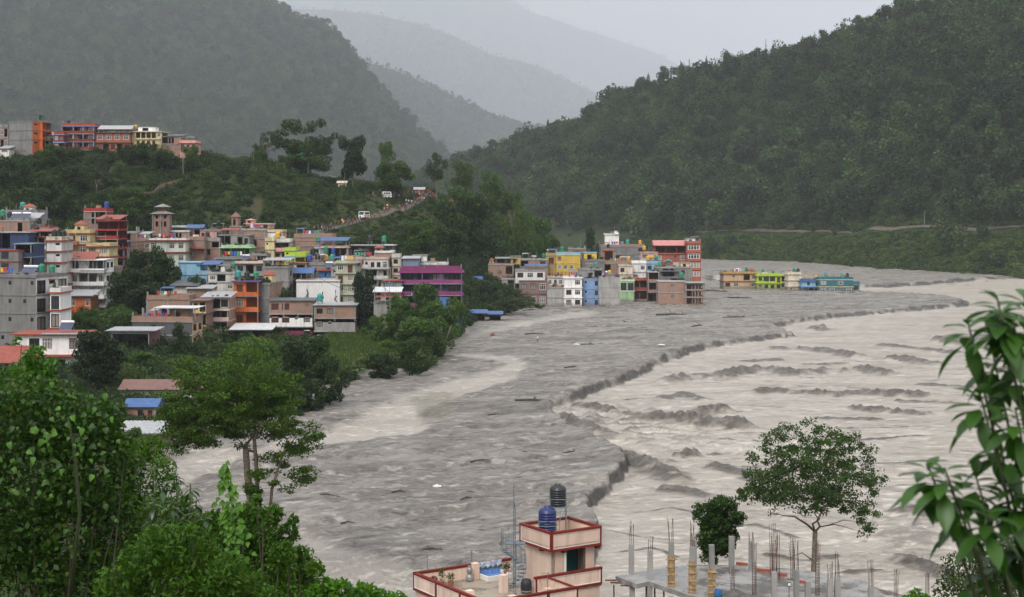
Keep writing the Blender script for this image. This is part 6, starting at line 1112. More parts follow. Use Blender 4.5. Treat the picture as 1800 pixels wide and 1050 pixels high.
# water tanks on the tower roof
def big_tank(loc, c, label, r, h, stand):
    e = empty('water_tank', loc); q = MB(); pr = [(r*.97, 0)]; k = 7
    for i in range(k): z = h*(.04+.11*i); pr += [(r*.96, z), (r, z+.03), (r, z+h*.07), (r*.96, z+h*.085)]
    pr += [(r*.95, h*.82), (r*.75, h*.92), (r*.36, h*.96), (r*.36, h*1.01), (r*.3, h*1.03)]; q.lathe(pr, 24, (0, 0, stand)); q.build('body', flat('big_tank_'+c, {'blue': (.01, .02, .11), 'black': (.012, .014, .018)}[c], .35, 0, .25, 3, .5), e, True)
    sm = flat('tank_frame_grey', (.18, .22, .25), .5, .3); R_ = r*1.12
    for sx in (-1, 1):
        for sy in (-1, 1): q = MB(); q.tube([(sx*R_*.85, sy*R_*.85, 0), (sx*R_*.85, sy*R_*.85, stand+h*.45)], .028, 6); q.build('leg', sm, e)
    for z in (stand+h*.25, stand+h*.43) if stand < .9 else (stand-.02, stand+h*.35): q = MB(); pts = [(R_*.85*a_, R_*.85*b_, z) for a_, b_ in ((-1, -1), (1, -1), (1, 1), (-1, 1), (-1, -1))]; q.tube(pts, .022, 5); q.build('ring', sm, e)
    if stand > .9:
        q = MB(); q.box(-R_, R_, -R_, R_, stand-.06, stand-.001); q.build('platform', sm, e)
        for s0, s1 in (((-1, -1), (1, -1)), ((1, -1), (1, 1)), ((-1, 1), (-1, -1))): q = MB(); q.tube([(R_*.85*s0[0], R_*.85*s0[1], .1), (R_*.85*s1[0], R_*.85*s1[1], stand-.1)], .016, 5); q.build('brace', sm, e)
    tag(e, label, 'water tank'); return e
big_tank(at_house(.75, 1.6, ZR), 'blue', 'blue ribbed water tank on the roof of the pink house', .6, 1.6, .7); big_tank(at_house(1.95, 2.1, ZR), 'black', 'black ribbed water tank on a tall stand above the pink house', .56, 1.42, 2.15)
lad = empty('ladder', at_house(1.25, 1.25, ZR)); tag(lad, 'small steel ladder leaning on the black tank stand', 'ladder')
for s_ in (-.16, .16): q = MB(); q.tube([(s_, 0, 0), (s_+.1, .35, 1.9)], .022, 5); q.build('rail', MATS['tank_frame_grey'], lad)
for i in range(6): q = MB(); t = (i+.6)/6.5; q.tube([(-.16+.1*t, .35*t, 1.9*t), (.16+.1*t, .35*t, 1.9*t)], .016, 5); q.build('rung', MATS['tank_frame_grey'], lad)
# spiral stair
sm = flat('stair_steel', (.16, .21, .25), .45, .4); sp = at_house(-1.0, 2.0, ZD); sp = Vector((.12, 97.2, ZD)); se = empty('spiral_staircase', sp); tag(se, 'grey steel spiral staircase from the terrace to the tower roof', 'staircase')
q = MB(); q.tube([(0, 0, 0), (0, 0, 6.6)], [.045, .03], 8); q.build('pole', sm, se); q = MB(); q.tube([(.12, .1, 0), (.1, .1, 5.0), (-.02, .02, 5.8)], [.03, .03, .015], 6); q.build('pole', sm, se)
NS = 14; hp = []
for i in range(NS):
    a0 = -2.2+i*.42; z = .2+i*(ZR-ZD-.25)/NS; q = MB(); a1 = a0+.4
    q.poly([(.06*math.cos(a0), .06*math.sin(a0), z), (.82*math.cos(a0), .82*math.sin(a0), z), (.82*math.cos(a1), .82*math.sin(a1), z), (.06*math.cos(a1), .06*math.sin(a1), z)]); q.poly([(.06*math.cos(a1), .06*math.sin(a1), z-.05), (.82*math.cos(a1), .82*math.sin(a1), z-.05), (.82*math.cos(a0), .82*math.sin(a0), z-.05), (.06*math.cos(a0), .06*math.sin(a0), z-.05)]); q.build('step', sm, se)
    q = MB(); c_, s__ = math.cos(a0+.2), math.sin(a0+.2); q.tube([(.82*c_, .82*s__, z), (.82*c_, .82*s__, z+.9)], .013, 5); q.build('baluster', sm, se); hp.append((.82*c_, .82*s__, z+.9))
q = MB(); q.tube(hp, .02, 6); q.build('handrail', sm, se); q = MB(); lx = -.82
q.box(-.5, .75, -.15, .6, ZR-ZD-.02, ZR-ZD+.03); q.build('landing', sm, se); ar = [(lx*math.cos(k*.28)+.02, .6-1.0*math.sin(k*.28), ZR-ZD+.95) for k in range(7)]
for x, y, z in ar: q = MB(); q.tube([(x, y, z-.93), (x, y, z)], .012, 5); q.build('baluster', sm, se)
q = MB(); q.tube(ar, .02, 6); q.build('handrail', sm, se)
# terrace clutter
pot = flat('clay_pot', (.30, .13, .08), .8); steel_g = flat('steel_grey', (.33, .34, .35), .35, .5)
for i, (a_, b_, h_, c_, lab) in enumerate([(-5.6, 4.6, .95, L_mid, 'tall leafy potted plant on the pink terrace'), (-6.3, 4.5, .45, leafm('leaf_red', (.16, .03, .03), .3, .3), 'potted plant with dark red leaves on the pink terrace'), (-5.1, 4.3, .55, L_mid, 'low potted plant right of the tall terrace plant'), (-.55, 4.6, .6, L_dark, 'potted plant beside the tiled wash basin')]):
    p = at_house(a_, b_, ZD); e = empty('potted_plant', p); q = MB(); q.lathe([(.14, 0), (.2, .3), (.22, .34), (.18, .34)], 12); q.build('pot', pot, e); rq = np.random.RandomState(i); C = lumps_points([(0, 0, .34+h_*.55, .28, .28, h_*.5)], 130, rq, .1); v, q_, t = leaf_arrays(C, .13, .4, .5, .14, rq); put('leaves', npmesh('leaves', v, q_, c_, {'tint': t}), e)
    q = MB(); q.tube([(0, 0, .3), (.03, 0, .34+h_*.7)], .015, 5); q.build('stem', bark, e); tag(e, lab, 'potted plant')
e = empty('steel_pots', at_house(-3.4, 4.7, ZD)); q = MB(); q.lathe([(.2, 0), (.26, .15), (.2, .42), (.12, .5), (.2, .56)], 14); q.build('lower_pot', steel_g, e, True); q = MB(); q.lathe([(.16, .57), (.22, .7), (.17, .9), (.1, .98), (.16, 1.02)], 14); q.build('upper_pot', steel_g, e, True); tag(e, 'two stacked steel water pots by the pink terrace wall', 'pots')
e = empty('dark_barrel', at_house(.05, .9, ZD)); e.location = P(925, 1018, 95.5); e.location.z = ZD; q = MB(); q.lathe([(.3, 0), (.36, .2), (.36, .6), (.28, .85), (.1, .9)], 14); q.build('body', flat('dark_plastic', (.025, .025, .03), .5), e, True); tag(e, 'dark round barrel beside the spiral staircase', 'barrel'); q = MB(); q.lathe([(.3, .02), (.38, .1), (.38, .16)], 14); q.build('hoop', flat('hoop_steel', (.2, .2, .2), .5), e)
for (x, yb, yt, Y, lab) in ((751, 1000, 974, 99.4, 'left T-shaped pole on the back wall of the pink terrace'), (829, 992, 967, 100.2, 'right T-shaped pole on the back wall of the pink terrace')):
    p = P(x, yb, Y); h_ = (yb-yt)/F*Y; e = empty('line_pole', p); q = MB(); q.tube([(0, 0, -.3), (0, 0, h_)], .025, 6); q.build('pole', sm, e); q = MB(); q.tube([(-.42, 0, h_), (.42, 0, h_)], .02, 5); q.build('crossbar', sm, e); tag(e, lab, 'pole', 'clothes line poles')
p = P(963, 1030, 93.6); e = empty('aerial', (p.x, p.y, ZD+.6)); q = MB(); q.tube([(0, 0, 0), (0, 0, 1.15)], .022, 6); q.build('mast', sm, e)
for i in range(6): q = MB(); x = -.4+i*.16; q.tube([(x, -.15, 1.08), (x, .15, 1.14)], .01, 4); q.build('element', sm, e)
q = MB(); q.tube([(-.45, 0, 1.1), (.45, 0, 1.12)], .014, 5); q.build('boom', sm, e)
for s_ in (-1, 1): q = MB(); q.tube([(s_*.3, 0, 1.1), (s_*.52, .02, .7), (s_*.35, .05, .2)], .008, 4); q.build('cable', flat('cable_black', (.02, .02, .02)), e)
tag(e, 'television aerial on the front terrace pillar of the pink house', 'aerial')
# ------------------------------------------------------------------ unfinished building on the right
zs = 6.8; ub = empty('unfinished_building', (12, 90, 0)); UO = Vector((12, 90, 0)); tag(ub, 'unfinished concrete slab with bare columns and steel rods, lower right', 'building')
wetc = newmat('wet_slab'); m, n, l, b = wetc; g = n.new('ShaderNodeNewGeometry').outputs['Position']; f_ = ramp(n, l, nz(n, l, g, .5, 6, .65), .4, .6, 0, 1); l.new(mixc(n, l, f_, (.28, .272, .26), (.14, .135, .128)), b.inputs['Base Color']); l.new(ramp(n, l, nz(n, l, g, .5, 5), .4, .6, .6, .15), b.inputs['Roughness']); wetc = m
def sp_(x, y): return G(x, y, zs)
poly_ = [sp_(1082, 1013), sp_(1120, 1027), sp_(1140, 1022), sp_(1240, 1056), sp_(1330, 1105), sp_(1620, 1105), sp_(1520, 1020), sp_(1400, 1001), sp_(1300, 993), sp_(1215, 993), sp_(1150, 1001)]
q = MB(); pt = [tuple(p-UO) for p in poly_]; pb_ = [(x, y, z-.28) for x, y, z in pt]; q.poly(pt); q.poly(pb_[::-1])
for i in range(len(pt)): j = (i+1) % len(pt); q.quad(pt[i], pb_[i], pb_[j], pt[j])
q.build('slab', wetc, ub); formw = flat('formwork_wood', (.36, .25, .14), .8, 0, .35, 5); rust = flat('rust_rod', (.10, .06, .045), .8); colm = paint('column_concrete', (.33, .32, .305), .6)
crs = np.random.RandomState(12)
def ucol(x, yt, yb, rt=None, form=None, wpx=9.2, cage=None):
    Y = F*(H-zs)/(max(yb, 1003)-HY) if yb < 1050 else F*(H-zs)/(1052-HY); p = P(x, yb, Y); b0 = Vector((p.x, Y, zs))-UO; w_ = wpx/F*Y/2; zt = H-(yt-HY)/F*Y
    c = None
    if yt < yb: q = MB(); q.box(b0.x-w_, b0.x+w_, b0.y-w_, b0.y+w_, zs+.001, zt); c = q.build('column', colm, ub)
    if rt is not None:
        zr_ = H-(rt-HY)/F*Y; z0_ = zt if yt < yb else zs
        for i, (sx, sy) in enumerate(((-1, -1), (1, -1), (1, 1), (-1, 1), (0, -1))):
            q = MB(); x_, y_ = b0.x+sx*w_*.7, b0.y+sy*w_*.7; lean = crs.normal()*.05; q.tube([(x_, y_, z0_-.2), (x_+lean*.4, y_, (z0_+zr_)/2), (x_+lean, y_+crs.normal()*.04, zr_-crs.rand()*.4)], .013, 4); q.build('rebar', rust, c or ub)
    if cage:
        z0_, z1_ = zs, H-(cage-HY)/F*Y
        for i in range(int((z1_-z0_)/.16)): z = z0_+.1+i*.16; q = MB(); q.tube([(b0.x-w_*.8, b0.y-w_*.8, z), (b0.x+w_*.8, b0.y-w_*.8, z), (b0.x+w_*.8, b0.y+w_*.8, z), (b0.x-w_*.8, b0.y+w_*.8, z), (b0.x-w_*.8, b0.y-w_*.8, z)], .009, 4); q.build('stirrup', rust, c or ub)
    if form is not None:
        zf = H-(form-HY)/F*Y; k = 4; o_ = w_+.02
        for i in range(k): q = MB(); xa = b0.x-o_+2*o_*i/k; q.box(xa+.006, xa+2*o_/k-.006, b0.y-o_-.035, b0.y-o_, zs+.01, zf-.05*crs.rand()); q.build('formwork_board', formw, c)
        for i in range(2): s_ = (-1, 1)[i]; q = MB(); q.box(b0.x+s_*o_-(.035 if s_ < 0 else 0), b0.x+s_*o_+(.035 if s_ > 0 else 0), b0.y-o_, b0.y+o_, zs+.01, zf); q.build('formwork_board', formw, c)
        for i in range(4): z = zs+.25+i*(zf-zs-.35)/3.3; q = MB(); q.box(b0.x-o_-.16, b0.x+o_+.16, b0.y-o_-.085, b0.y-o_-.037, z, z+.07); q.build('formwork_clamp', formw, c)
for a_ in [(1110,957,1008,911),(1143,968,1017,940),(1180,953,1031,910,976),(1217,962,1042,915,986),(1220,949,1010,930),(1251,958,1049,None,999),(1286,943,1008,938),(1321,952,1003,932),(1361,1005,1054,940),(1400,1002,1054,945),(1420,1022,1058,None),(1459,1018,1056,985),(1472,1015,1050,969),(1531,1032,1056,983)]: ucol(*a_)
for a_ in [(1288,1060,1043,992,None,8,995),(1326,1060,1046,950,None,8,985),(1357,1060,1012,917,None,8,955),(1368,1060,1020,935,None,7,None),(1393,1060,1020,942,None,7,950),(1437,1060,1048,950,None,8,955),(1575,1060,1052,995,None,7,None),(1630,1060,1054,1000,None,8,None)]: ucol(a_[0], 2000, a_[2], a_[3], None, a_[5], a_[6])
for (x, y) in ((1112, 1022), (1143, 1024), (1180, 1042)): p = sp_(x, y)-UO; q = MB(); q.box(p.x-.16, p.x+.16, p.y+.2, p.y+.52, -2, zs-.281); q.build('lower_column', colm, ub)
q = MB(); p0, p1 = sp_(1074, 1016)-UO, sp_(1112, 1022)-UO
for i in range(5): t = i/4; q = MB(); c = sp_(1078+i*9, 1011+i*2.4)-UO; q.box(c.x-.5, c.x+.35, c.y-.05, c.y+.06, zs-.36-.06*(i % 2), zs-.285-.06*(i % 2)); q.build('shutter_plank', flat('red_plank', (.16, .06, .045), .85, 0, .4), ub)
for (x, y) in ((1078, 1050), (1135, 1052), (1150, 1054), (1166, 1056)): p = sp_(x, 1022)-UO; q = MB(); q.tube([(p.x, p.y+.3, -1.5), (p.x+.1, p.y+.2, 3), (p.x+.05, p.y+.25, zs-.29)], .05, 5); q.build('bamboo_prop', bark_dark, ub)
# loose things on the slab
gp = sp_(1293, 1054); e = npmesh('gravel_pile', *(lambda k: (np.array([(gp.x+r*math.cos(a)*1.5, gp.y+r*math.sin(a)*1.2, zs+.005+max(0, (1-r)*.55)*(1+.12*math.sin(a*5+r*9))) for r in (0.001, .2, .4, .6, .8, 1.) for a in [2*math.pi*i/20 for i in range(20)]]), np.array([(i*20+j, i*20+(j+1) % 20, (i+1)*20+(j+1) % 20, (i+1)*20+j) for i in range(5) for j in range(20)])))(0), groundm('gravel', (.12, .115, .11), (.2, .19, .18), (.08, .075, .07), 4), None, True)
tag(put('gravel_pile', e), 'heap of dark gravel on the unfinished slab', 'gravel', kind='stuff')
for (x, y, k, lab) in ((1305, 994, 3, 'short stack of red bricks near the small dense tree'), (1341, 1005, 4, 'red bricks beside the tallest right column on the slab'), (1374, 1013, 3, 'red bricks behind the rod cages on the slab'), (1412, 1026, 3, 'red bricks at the foot of the spreading tree')):
    p = sp_(x, y); e = empty('brick_stack', p, R(-20)); tag(e, lab, 'bricks', 'red bricks on the slab')
    for i in range(k*2): q = MB(); c_, r_ = i % k, i//k; q.box(c_*.25-.4, c_*.25-.17, -.06, .06, r_*.09+.002, r_*.09+.085); q.build('brick', flat('loose_brick', (.33, .10, .06), .9, 0, .3), e)
bp = sp_(1257, 1047); e = empty('blue_drum', (bp.x, bp.y-1.2, zs)); q = MB(); q.lathe([(.22, 0), (.23, .05), (.22, .3), (.235, .33), (.22, .36), (.22, .62), (.2, .64)], 14); q.build('body', flat('blue_plastic', (.02, .10, .24), .45), e, True); q = MB(); q.lathe([(.16, .641), (.16, .67)], 10); q.build('lid', flat('blue_plastic', (.02, .10, .24)), e); tag(e, 'small blue plastic drum on the unfinished slab', 'drum')
lp = sp_(1387, 1054); e = empty('floodlight', (lp.x, lp.y, zs)); q = MB(); q.tube([(0, 0, 0), (0, 0, .85)], .02, 6); q.build('stand', flat('black_metal', (.02, .02, .02), .5), e); q = MB(); q.box(-.1, .1, -.06, .04, .78, 1.0); q.build('housing', MATS['black_metal'], e); q = MB(); q.box(-.08, .08, -.066, -.061, .8, .97); q.build('lens', flat('lamp_lens', (.7, .72, .74), .2), e); tag(e, 'small black floodlight with a pale lens on a thin stand', 'floodlight')
# ------------------------------------------------------------------ people, vehicles, poles, debris
def person_mesh(arm, legs):
    vv = [(0,0,.92),(0,0,1.12),(0,.0,1.36),(0,0,1.5),(0,-.01,1.64),(.1,0,.88),(.11+legs,.02,.48),(.11+legs,.05,.06),(.11+legs,-.12,.03),(-.1,0,.88),(-.11-legs,-.02,.48),(-.11-legs,.03,.06),(-.11-legs,-.14,.03),(.19,0,1.38),(.26+arm*.3,-.02,1.1),(.24+arm*.2,-.12-arm,.86+arm*.6),(-.19,0,1.38),(-.26,-.02,1.1),(-.23,-.12,.86)]
    ee = [(0,1),(1,2),(2,3),(3,4),(0,5),(5,6),(6,7),(7,8),(0,9),(9,10),(10,11),(11,12),(2,13),(13,14),(14,15),(2,16),(16,17),(17,18)]
    rr_ = [.15,.15,.16,.055,.105,.09,.062,.045,.035,.09,.062,.045,.035,.062,.048,.036,.062,.048,.036]
    me = bpy.data.meshes.new('person_cage'); me.from_pydata(vv, ee, []); o = put('person_cage', me); o.modifiers.new('skin', 'SKIN')
    if not me.skin_vertices: bpy.context.view_layer.update()
    if not me.skin_vertices:
        bpy.context.view_layer.objects.active = o; bpy.ops.object.modifier_remove(modifier='skin'); bpy.ops.object.modifier_add(type='SKIN')
    for i, r in enumerate(rr_): me.skin_vertices[0].data[i].radius = (r, r*.75 if i < 3 else r)
    me.skin_vertices[0].data[0].use_root = True
    o.modifiers.new('sub', 'SUBSURF').levels = 1; bpy.context.view_layer.update(); ev = o.evaluated_get(bpy.context.evaluated_depsgraph_get()); out_ = bpy.data.meshes.new_from_object(ev); bpy.data.objects.remove(o); return out_
skin = flat('skin', (.22, .12, .08), .6); hair = flat('hair', (.012, .01, .01), .6); trous = [flat('trousers_%d' % i, c, .8) for i, c in enumerate([(.03, .035, .05), (.06, .055, .05), (.10, .09, .08)])]
SH = [('red', (.42, .04, .03)), ('dark blue', (.03, .05, .12)), ('white', (.66, .65, .62)), ('black', (.025, .025, .028)), ('orange', (.55, .17, .04)), ('grey', (.22, .22, .22)), ('maroon', (.2, .03, .04)), ('green', (.06, .2, .1))]
PM = []
for k_, (arm, lg) in enumerate(((0, .02), (.25, .06), (.05, -.03))):
    base = person_mesh(arm, lg)
    for si, (nm, c) in enumerate(SH):
        me = base.copy(); me.name = 'person'
        for m_ in (flat('shirt_'+nm, c, .8), trous[(si+k_) % 3], skin, hair): me.materials.append(m_)
        for p in me.polygons:
            c_ = p.center; p.material_index = 3 if c_.z > 1.66 or (c_.z > 1.57 and c_.y > .02) else 2 if c_.z > 1.46 or (abs(c_.x) > .17 and c_.z < 1.12 and c_.z > .7) else 0 if c_.z > .9 else 1
        PM.append((me, nm))
prs = np.random.RandomState(21); CROWD = {}
def person(loc, place, grp, idx=None):
    me, nm = PM[prs.randint(len(PM)) if idx is None else idx]; o = put('person', me, None, loc, prs.rand()*6.28, (1, 1, .93+.12*prs.rand()))
    o['label'] = ('person in %s %s top %s' % ('an' if nm[0] in 'aeo' else 'a', nm, place)); o['category'] = 'person'
    if grp: o['group'] = grp; CROWD.setdefault(place, []).append((900+loc[0]/loc[1]*F, o, nm))
    return o
for i in range(120):
    k = prs.rand()*(len(ROAD)-1.001); j = int(k); p = ROAD[j].lerp(ROAD[j+1], k-j)+Vector((prs.normal()*.9, prs.normal()*.9, 0)); p.z = float(land_z(p.x, p.y))+.25; person(p, 'along the hill road', 'people crowding the hill road')
for i in range(46): p = hit(prs.uniform(655, 765), prs.uniform(341, 351)); p.z = float(land_z(p.x, p.y))+.05; person(p, 'in the crowd under the crest trees', 'people gathered under the crest trees')
for i in range(22): p = hit(prs.uniform(548, 618), prs.uniform(312, 334)); p.z = float(land_z(p.x, p.y))+.05; person(p, 'on the slope under the dark dome tree', 'people watching from the slope')
def on_roof(short, k, place, grp):
    e = [h for h in HOSTS if h[1] == short][0][0]; sl_ = [c for c in e.children if c.name.startswith('roof_slab')][0]; bb = [Vector(b_) for b_ in sl_.bound_box]; top = max(b_.z for b_ in bb); wx = max(b_.x for b_ in bb)
    for i in range(k): q = Matrix.Rotation(e.rotation_euler.z, 4, 'Z') @ Vector((wx*(.1+.8*prs.rand()), 1.0+3.5*prs.rand(), top)); person(e.location+q, place, grp)
on_roof('lilac terrace house', 14, 'on the lilac house roof terrace', 'people on the lilac terrace'); on_roof('dark teal house', 9, 'on the dark teal house roof', 'people on the teal roof'); on_roof('red-brown tower bay', 4, 'on top of the red-brown tower bay', 'people on the tower bay'); on_roof('bright yellow house', 4, 'on the bright yellow house roof', 'people on the yellow roof')
gp = G(945, 601); person(Vector((gp.x, gp.y, mud_z(gp.x, gp.y)-.15)), 'wading alone in the middle of the mud', None, 2)
hp_ = G(258, 738, .8); person(Vector((hp_.x, hp_.y-2, float(land_z(hp_.x, hp_.y-2)))), 'standing beside the blue roofed hut', None, 1)
for place, L_ in CROWD.items():
    for i, (x, o, nm) in enumerate(sorted(L_, key=lambda t: t[0])): o['label'] = '%s person from the left %s, in %s' % (ordn(i), place, nm)
# small bus on the road
def bus(label, p, rz, body, band, L_=5.6):
    e = empty('small_bus', p, rz); wht = flat('bus_'+body[0], body[1], .35, 0, .08, 1, .5)
    q = MB(); pts = [(-L_/2, .45), (L_/2, .45), (L_/2, 1.25), (L_/2-.35, 2.35), (-L_/2+.1, 2.4), (-L_/2, 1.3)]
    for s_ in (-.95, .95): q.poly([(x, s_, z) for x, z in (pts if s_ < 0 else pts[::-1])])
    for i in range(6): j = (i+1) % 6; q.quad((pts[i][0], -.95, pts[i][1]), (pts[i][0], .95, pts[i][1]), (pts[j][0], .95, pts[j][1]), (pts[j][0], -.95, pts[j][1]))
    q.build('body', wht, e); gl = flat('vehicle_glass', (.02, .025, .03), .1, 0, .1, 1, .6)
    for s_ in (-1, 1):
        for i in range(4): q = MB(); x = -L_/2+.5+i*(L_-1)/4; q.box(x, x+(L_-1)/4-.12, s_*.951 if s_ > 0 else -.97, .97 if s_ > 0 else -.951, 1.45, 2.1); q.build('window', gl, e)
        q = MB(); q.box(-L_/2+.05, L_/2-.05, .951 if s_ > 0 else -.966, .966 if s_ > 0 else -.951, .95, 1.25); q.build('stripe', flat('stripe_'+band[0], band[1], .4), e)
        for x in (-L_/2+1.0, L_/2-1.0): q = MB(); q.tube([(x, s_*.75, .42), (x, s_*.97, .42)], .4, 14); w_ = q.build('wheel', flat('tyre', (.015, .015, .015), .8), e); q = MB(); q.tube([(x, s_*.971, .42), (x, s_*.985, .42)], .2, 10); q.build('rim', steel, w_)
    q = MB(); q.quad((L_/2+.012, -.8, 1.3), (L_/2+.012, .8, 1.3), (L_/2-.30, .8, 2.25), (L_/2-.30, -.8, 2.25)); q.build('windscreen', gl, e)
    for s_ in (-.65, .65): q = MB(); q.box(L_/2+.002, L_/2+.03, s_-.13, s_+.13, .75, .95); q.build('headlight', flat('lamp_lens', (.7, .72, .74), .2), e)
    tag(e, label, 'bus')
j = 2; p = ROAD[2]+Vector((0, 0, .3)); d = ROAD[3]-ROAD[2]; bus('small white bus with a green stripe among people on the hill road', p, math.atan2(d.y, d.x)+math.pi, ('white', (.72, .73, .70)), ('green', (.3, .5, .12)), 4.0)
p = hit(681, 346); bus('white van parked in the crowd under the crest trees', Vector((p.x, p.y-3, float(land_z(p.x, p.y-3)))), .3, ('pale', (.75, .75, .74)), ('grey', (.3, .3, .3)), 3.2)
# crest huts and tank
def hut(label, px, py, Y, w_, h_, dp, wall, roof, name='hut', z=None):
    p = P(px, py, Y); zb = z if z is not None else float(land_z(p.x, Y))-.4; e = empty(name, (p.x, Y, zb)); hh = h_+.4 if z is None else h_+3; q = MB(); panel(q, Vector((-w_/2, 0, 0)), Vector((1, 0, 0)), Vector((0, -1, 0)), w_, 0, hh, [(w_*.2, w_*.4, hh-h_*.75, hh-h_*.3), (w_*.6, w_*.8, hh-h_*.75, hh-h_*.3)]); q.quad((w_/2, 0, 0), (w_/2, dp, 0), (w_/2, dp, hh), (w_/2, 0, hh)); q.quad((-w_/2, dp, 0), (-w_/2, 0, 0), (-w_/2, 0, hh), (-w_/2, dp, hh)); q.quad((w_/2, dp, 0), (-w_/2, dp, 0), (-w_/2, dp, hh), (w_/2, dp, hh)); q.build('wall', M(wall), e)
    q = MB(); o_ = .5; rg = w_*.16+.4; q.quad((-w_/2-o_, -o_, hh), (w_/2+o_, -o_, hh), (w_/2+o_, dp/2, hh+rg), (-w_/2-o_, dp/2, hh+rg)); q.quad((w_/2+o_, dp+o_, hh), (-w_/2-o_, dp+o_, hh), (-w_/2-o_, dp/2, hh+rg), (w_/2+o_, dp/2, hh+rg)); q.build('roof', M(roof), e); tag(e, label, 'hut' if name == 'hut' else 'house')
hut('small cream walled shrine hut under the dark dome tree', 601, 331, 497, 2.6, 2.2, 3, 'cream', 'cream'); hut('red walled hut with a tin roof at the bend of the hill road', 737, 346, 520, 3.2, 1.6, 4, 'pink', 'tin'); hut('long hut with a bright red roof on the spur crest', 780, 342, 536, 5.6, 1.4, 4, 'redbrown', 'redtin')
hut('pale hut on the crest left of the power frame', 425, 286, 500, 3.2, 1.6, 4, 'offwhite', 'tin')
def farm(label, at_, px, t, w_, wall, roof):
    x, y, z = at_(np.array([(px-900)/F]), np.array([t])); hut(label, px, 380, y[0]-5, w_, w_*.3+3, w_*.6, wall, roof, 'farmhouse', z[0]-1)
for a_ in [('tiny white-roofed farmhouse high on the right hill near the skyline', right_at, 1393, .86, 11, 'offwhite', 'whitetin'), ('tiny long-roofed farmhouse at the left end of the right hill skyline', right_at, 990, .97, 10, 'grey', 'tin'), ('tiny pale farmhouse on the hazy mountain near the top left corner', left_at, 30, .42, 9, 'white', 'whitetin'), ('faint white farmhouse on the misty middle of the far ridge', r3_at, 768, .62, 42, 'white', 'whitetin'), ('faint white farmhouse on the left of the far ridge', r3_at, 700, .68, 26, 'white', 'whitetin'), ('faint white farmhouse low on the middle ridge', r2_at, 845, .72, 14, 'white', 'whitetin')]: farm(*a_)
# poles
def pole(label, p, h_, lean=0, arm=True, rad=.09, mat=None):
    e = empty('utility_pole', p); q = MB(); q.tube([(0, 0, -.5), (lean*h_*.5, 0, h_*.5), (lean*h_, 0, h_)], [rad, rad*.85, rad*.6], 6); q.build('pole', mat or conc, e)
    if arm: q = MB(); q.box(lean*h_-.6, lean*h_+.6, -.05, .05, h_-.5, h_-.4); q.build('crossarm', steel, e)
    tag(e, label, 'utility pole', 'utility poles')
for i, (x, yt) in enumerate([(1140,400),(1190,398),(1241,394),(1355,390),(1482,402),(1625,425),(1755,432)]):
    X, Y, Zz = right_at(np.array([(x-900)/F]), np.array([.118])); zt = H-(yt-HY)/F*Y[0]; pole(ordn(i)+' pole from the left beside the far hill road', (X[0], Y[0], Zz[0]), max(9, zt-Zz[0]), (.04, -.03, .02)[i % 3], False, .2)
for x, yb, h_, Y, lab in ((322, 306, 9, 462, 'tall thin pole on the spur slope at the end of the path'), (497, 285, 8, 500, 'left post of the power frame on the crest'), (510, 283, 8, 501, 'right post of the power frame on the crest'), (446, 292, 7, 498, 'dark pole left of the power frame'), (678, 560, 9, 318, 'leftmost pole by the red awning shop'), (686, 566, 9, 320, 'pole just right of the leftmost by the red awning shop'), (660, 565, 8, 317, 'short pole at the corner of the grey retaining wall'), (541, 300, 8, 497, 'pale pole in front of the crest clump'), (120, 470, 9, 333, 'dark drainpipe-thin pole beside the white flats'), (605, 335, 6, 496, 'short leaning pole at the cream shrine hut')):
    X = (x-900)/F*Y; pole(lab, (X, Y, float(max(land_z(X, Y), H-(yb-HY)/F*Y) if Y < 400 else land_z(X, Y))), h_, .03 if x % 2 else -.02, Y < 400)
tank(P(531, 284, 499), 'g', 'green water tank on the spur crest in front of the airy tree', 1.6, .8)
# driftwood, stones and scraps on the mud
wood = flat('driftwood', (.07, .055, .045), .9, 0, .4, 3); drs = np.random.RandomState(31)
logs = [(1005,648,3.6,'forked branch sticking out of the mud left of the scarp'),(936,710,5.5,'long log lying in the mud left of the scarp'),(575,877,1.6,'short orange-brown log in the mud right of the big near tree'),(1030,607,4,'thin dark log in the upper mud'),(940,590,5,'dark branch in the upper mud near the red drum'),(1100,565,6,'dark driftwood in the mud below the blank grey flank'),(1180,556,9,'driftwood raft in the mud below the wrecked brick house'),(1060,541,9,'broken timber raft at the foot of the grey flank'),(1225,575,7,'long dark branch in the mud right of the wrecked house'),(1300,527,9,'dark timber in the mud below the peach house'),(1255,512,12,'roof wreckage left of the peach house'),(870,730,3,'short dark branch near the stream bend'),(1290,560,7,'log in the mud above the scarp'),(760,972,1.8,'dark log in the mud above the pink terrace'),(612,922,1.4,'small dark branch in the lower left mud'),(880,960,1.5,'dark branch in the mud left of the spiral staircase'),(845,815,2.5,'dark log in the middle mud'),(1150,520,8,'broken planks in the mud left of the wrecked house'),(930,548,7,'sloping tin wreck in the mud before the mauve house'),(820,880,1.6,'dark stick in the mud above the terrace'),(1000,800,2.2,'stick lying near the lower scarp'),(700,868,1.5,'thin stick in the lower mud')]
for x, y, L_, lab in logs:
    p = G(x, y); z = mud_z(p.x, p.y); e = empty('driftwood_log', (p.x, p.y, z)); a = drs.normal()*.35+(0 if drs.rand() < .7 else .8); q = MB(); r = .05+.022*L_; d = Vector((math.cos(a), math.sin(a), 0)); q.tube([-d*L_/2+Vector((0, 0, .02)), Vector((0, 0, .1+drs.rand()*.12)), d*L_/2+Vector((0, 0, .05))], [r, r*.9, r*.4], 7); q.build('trunk', wood, e)
    for k in range(3): t = drs.uniform(-.2, .45); b0 = d*L_*t+Vector((0, 0, .1)); q = MB(); q.tube([b0, b0+Vector((drs.normal()*.25, drs.normal()*.2, .15+.12*drs.rand()))*L_*.5], [r*.5, r*.12], 5); q.build('branch', wood, e)
    tag(e, lab, 'driftwood', 'driftwood on the mud')
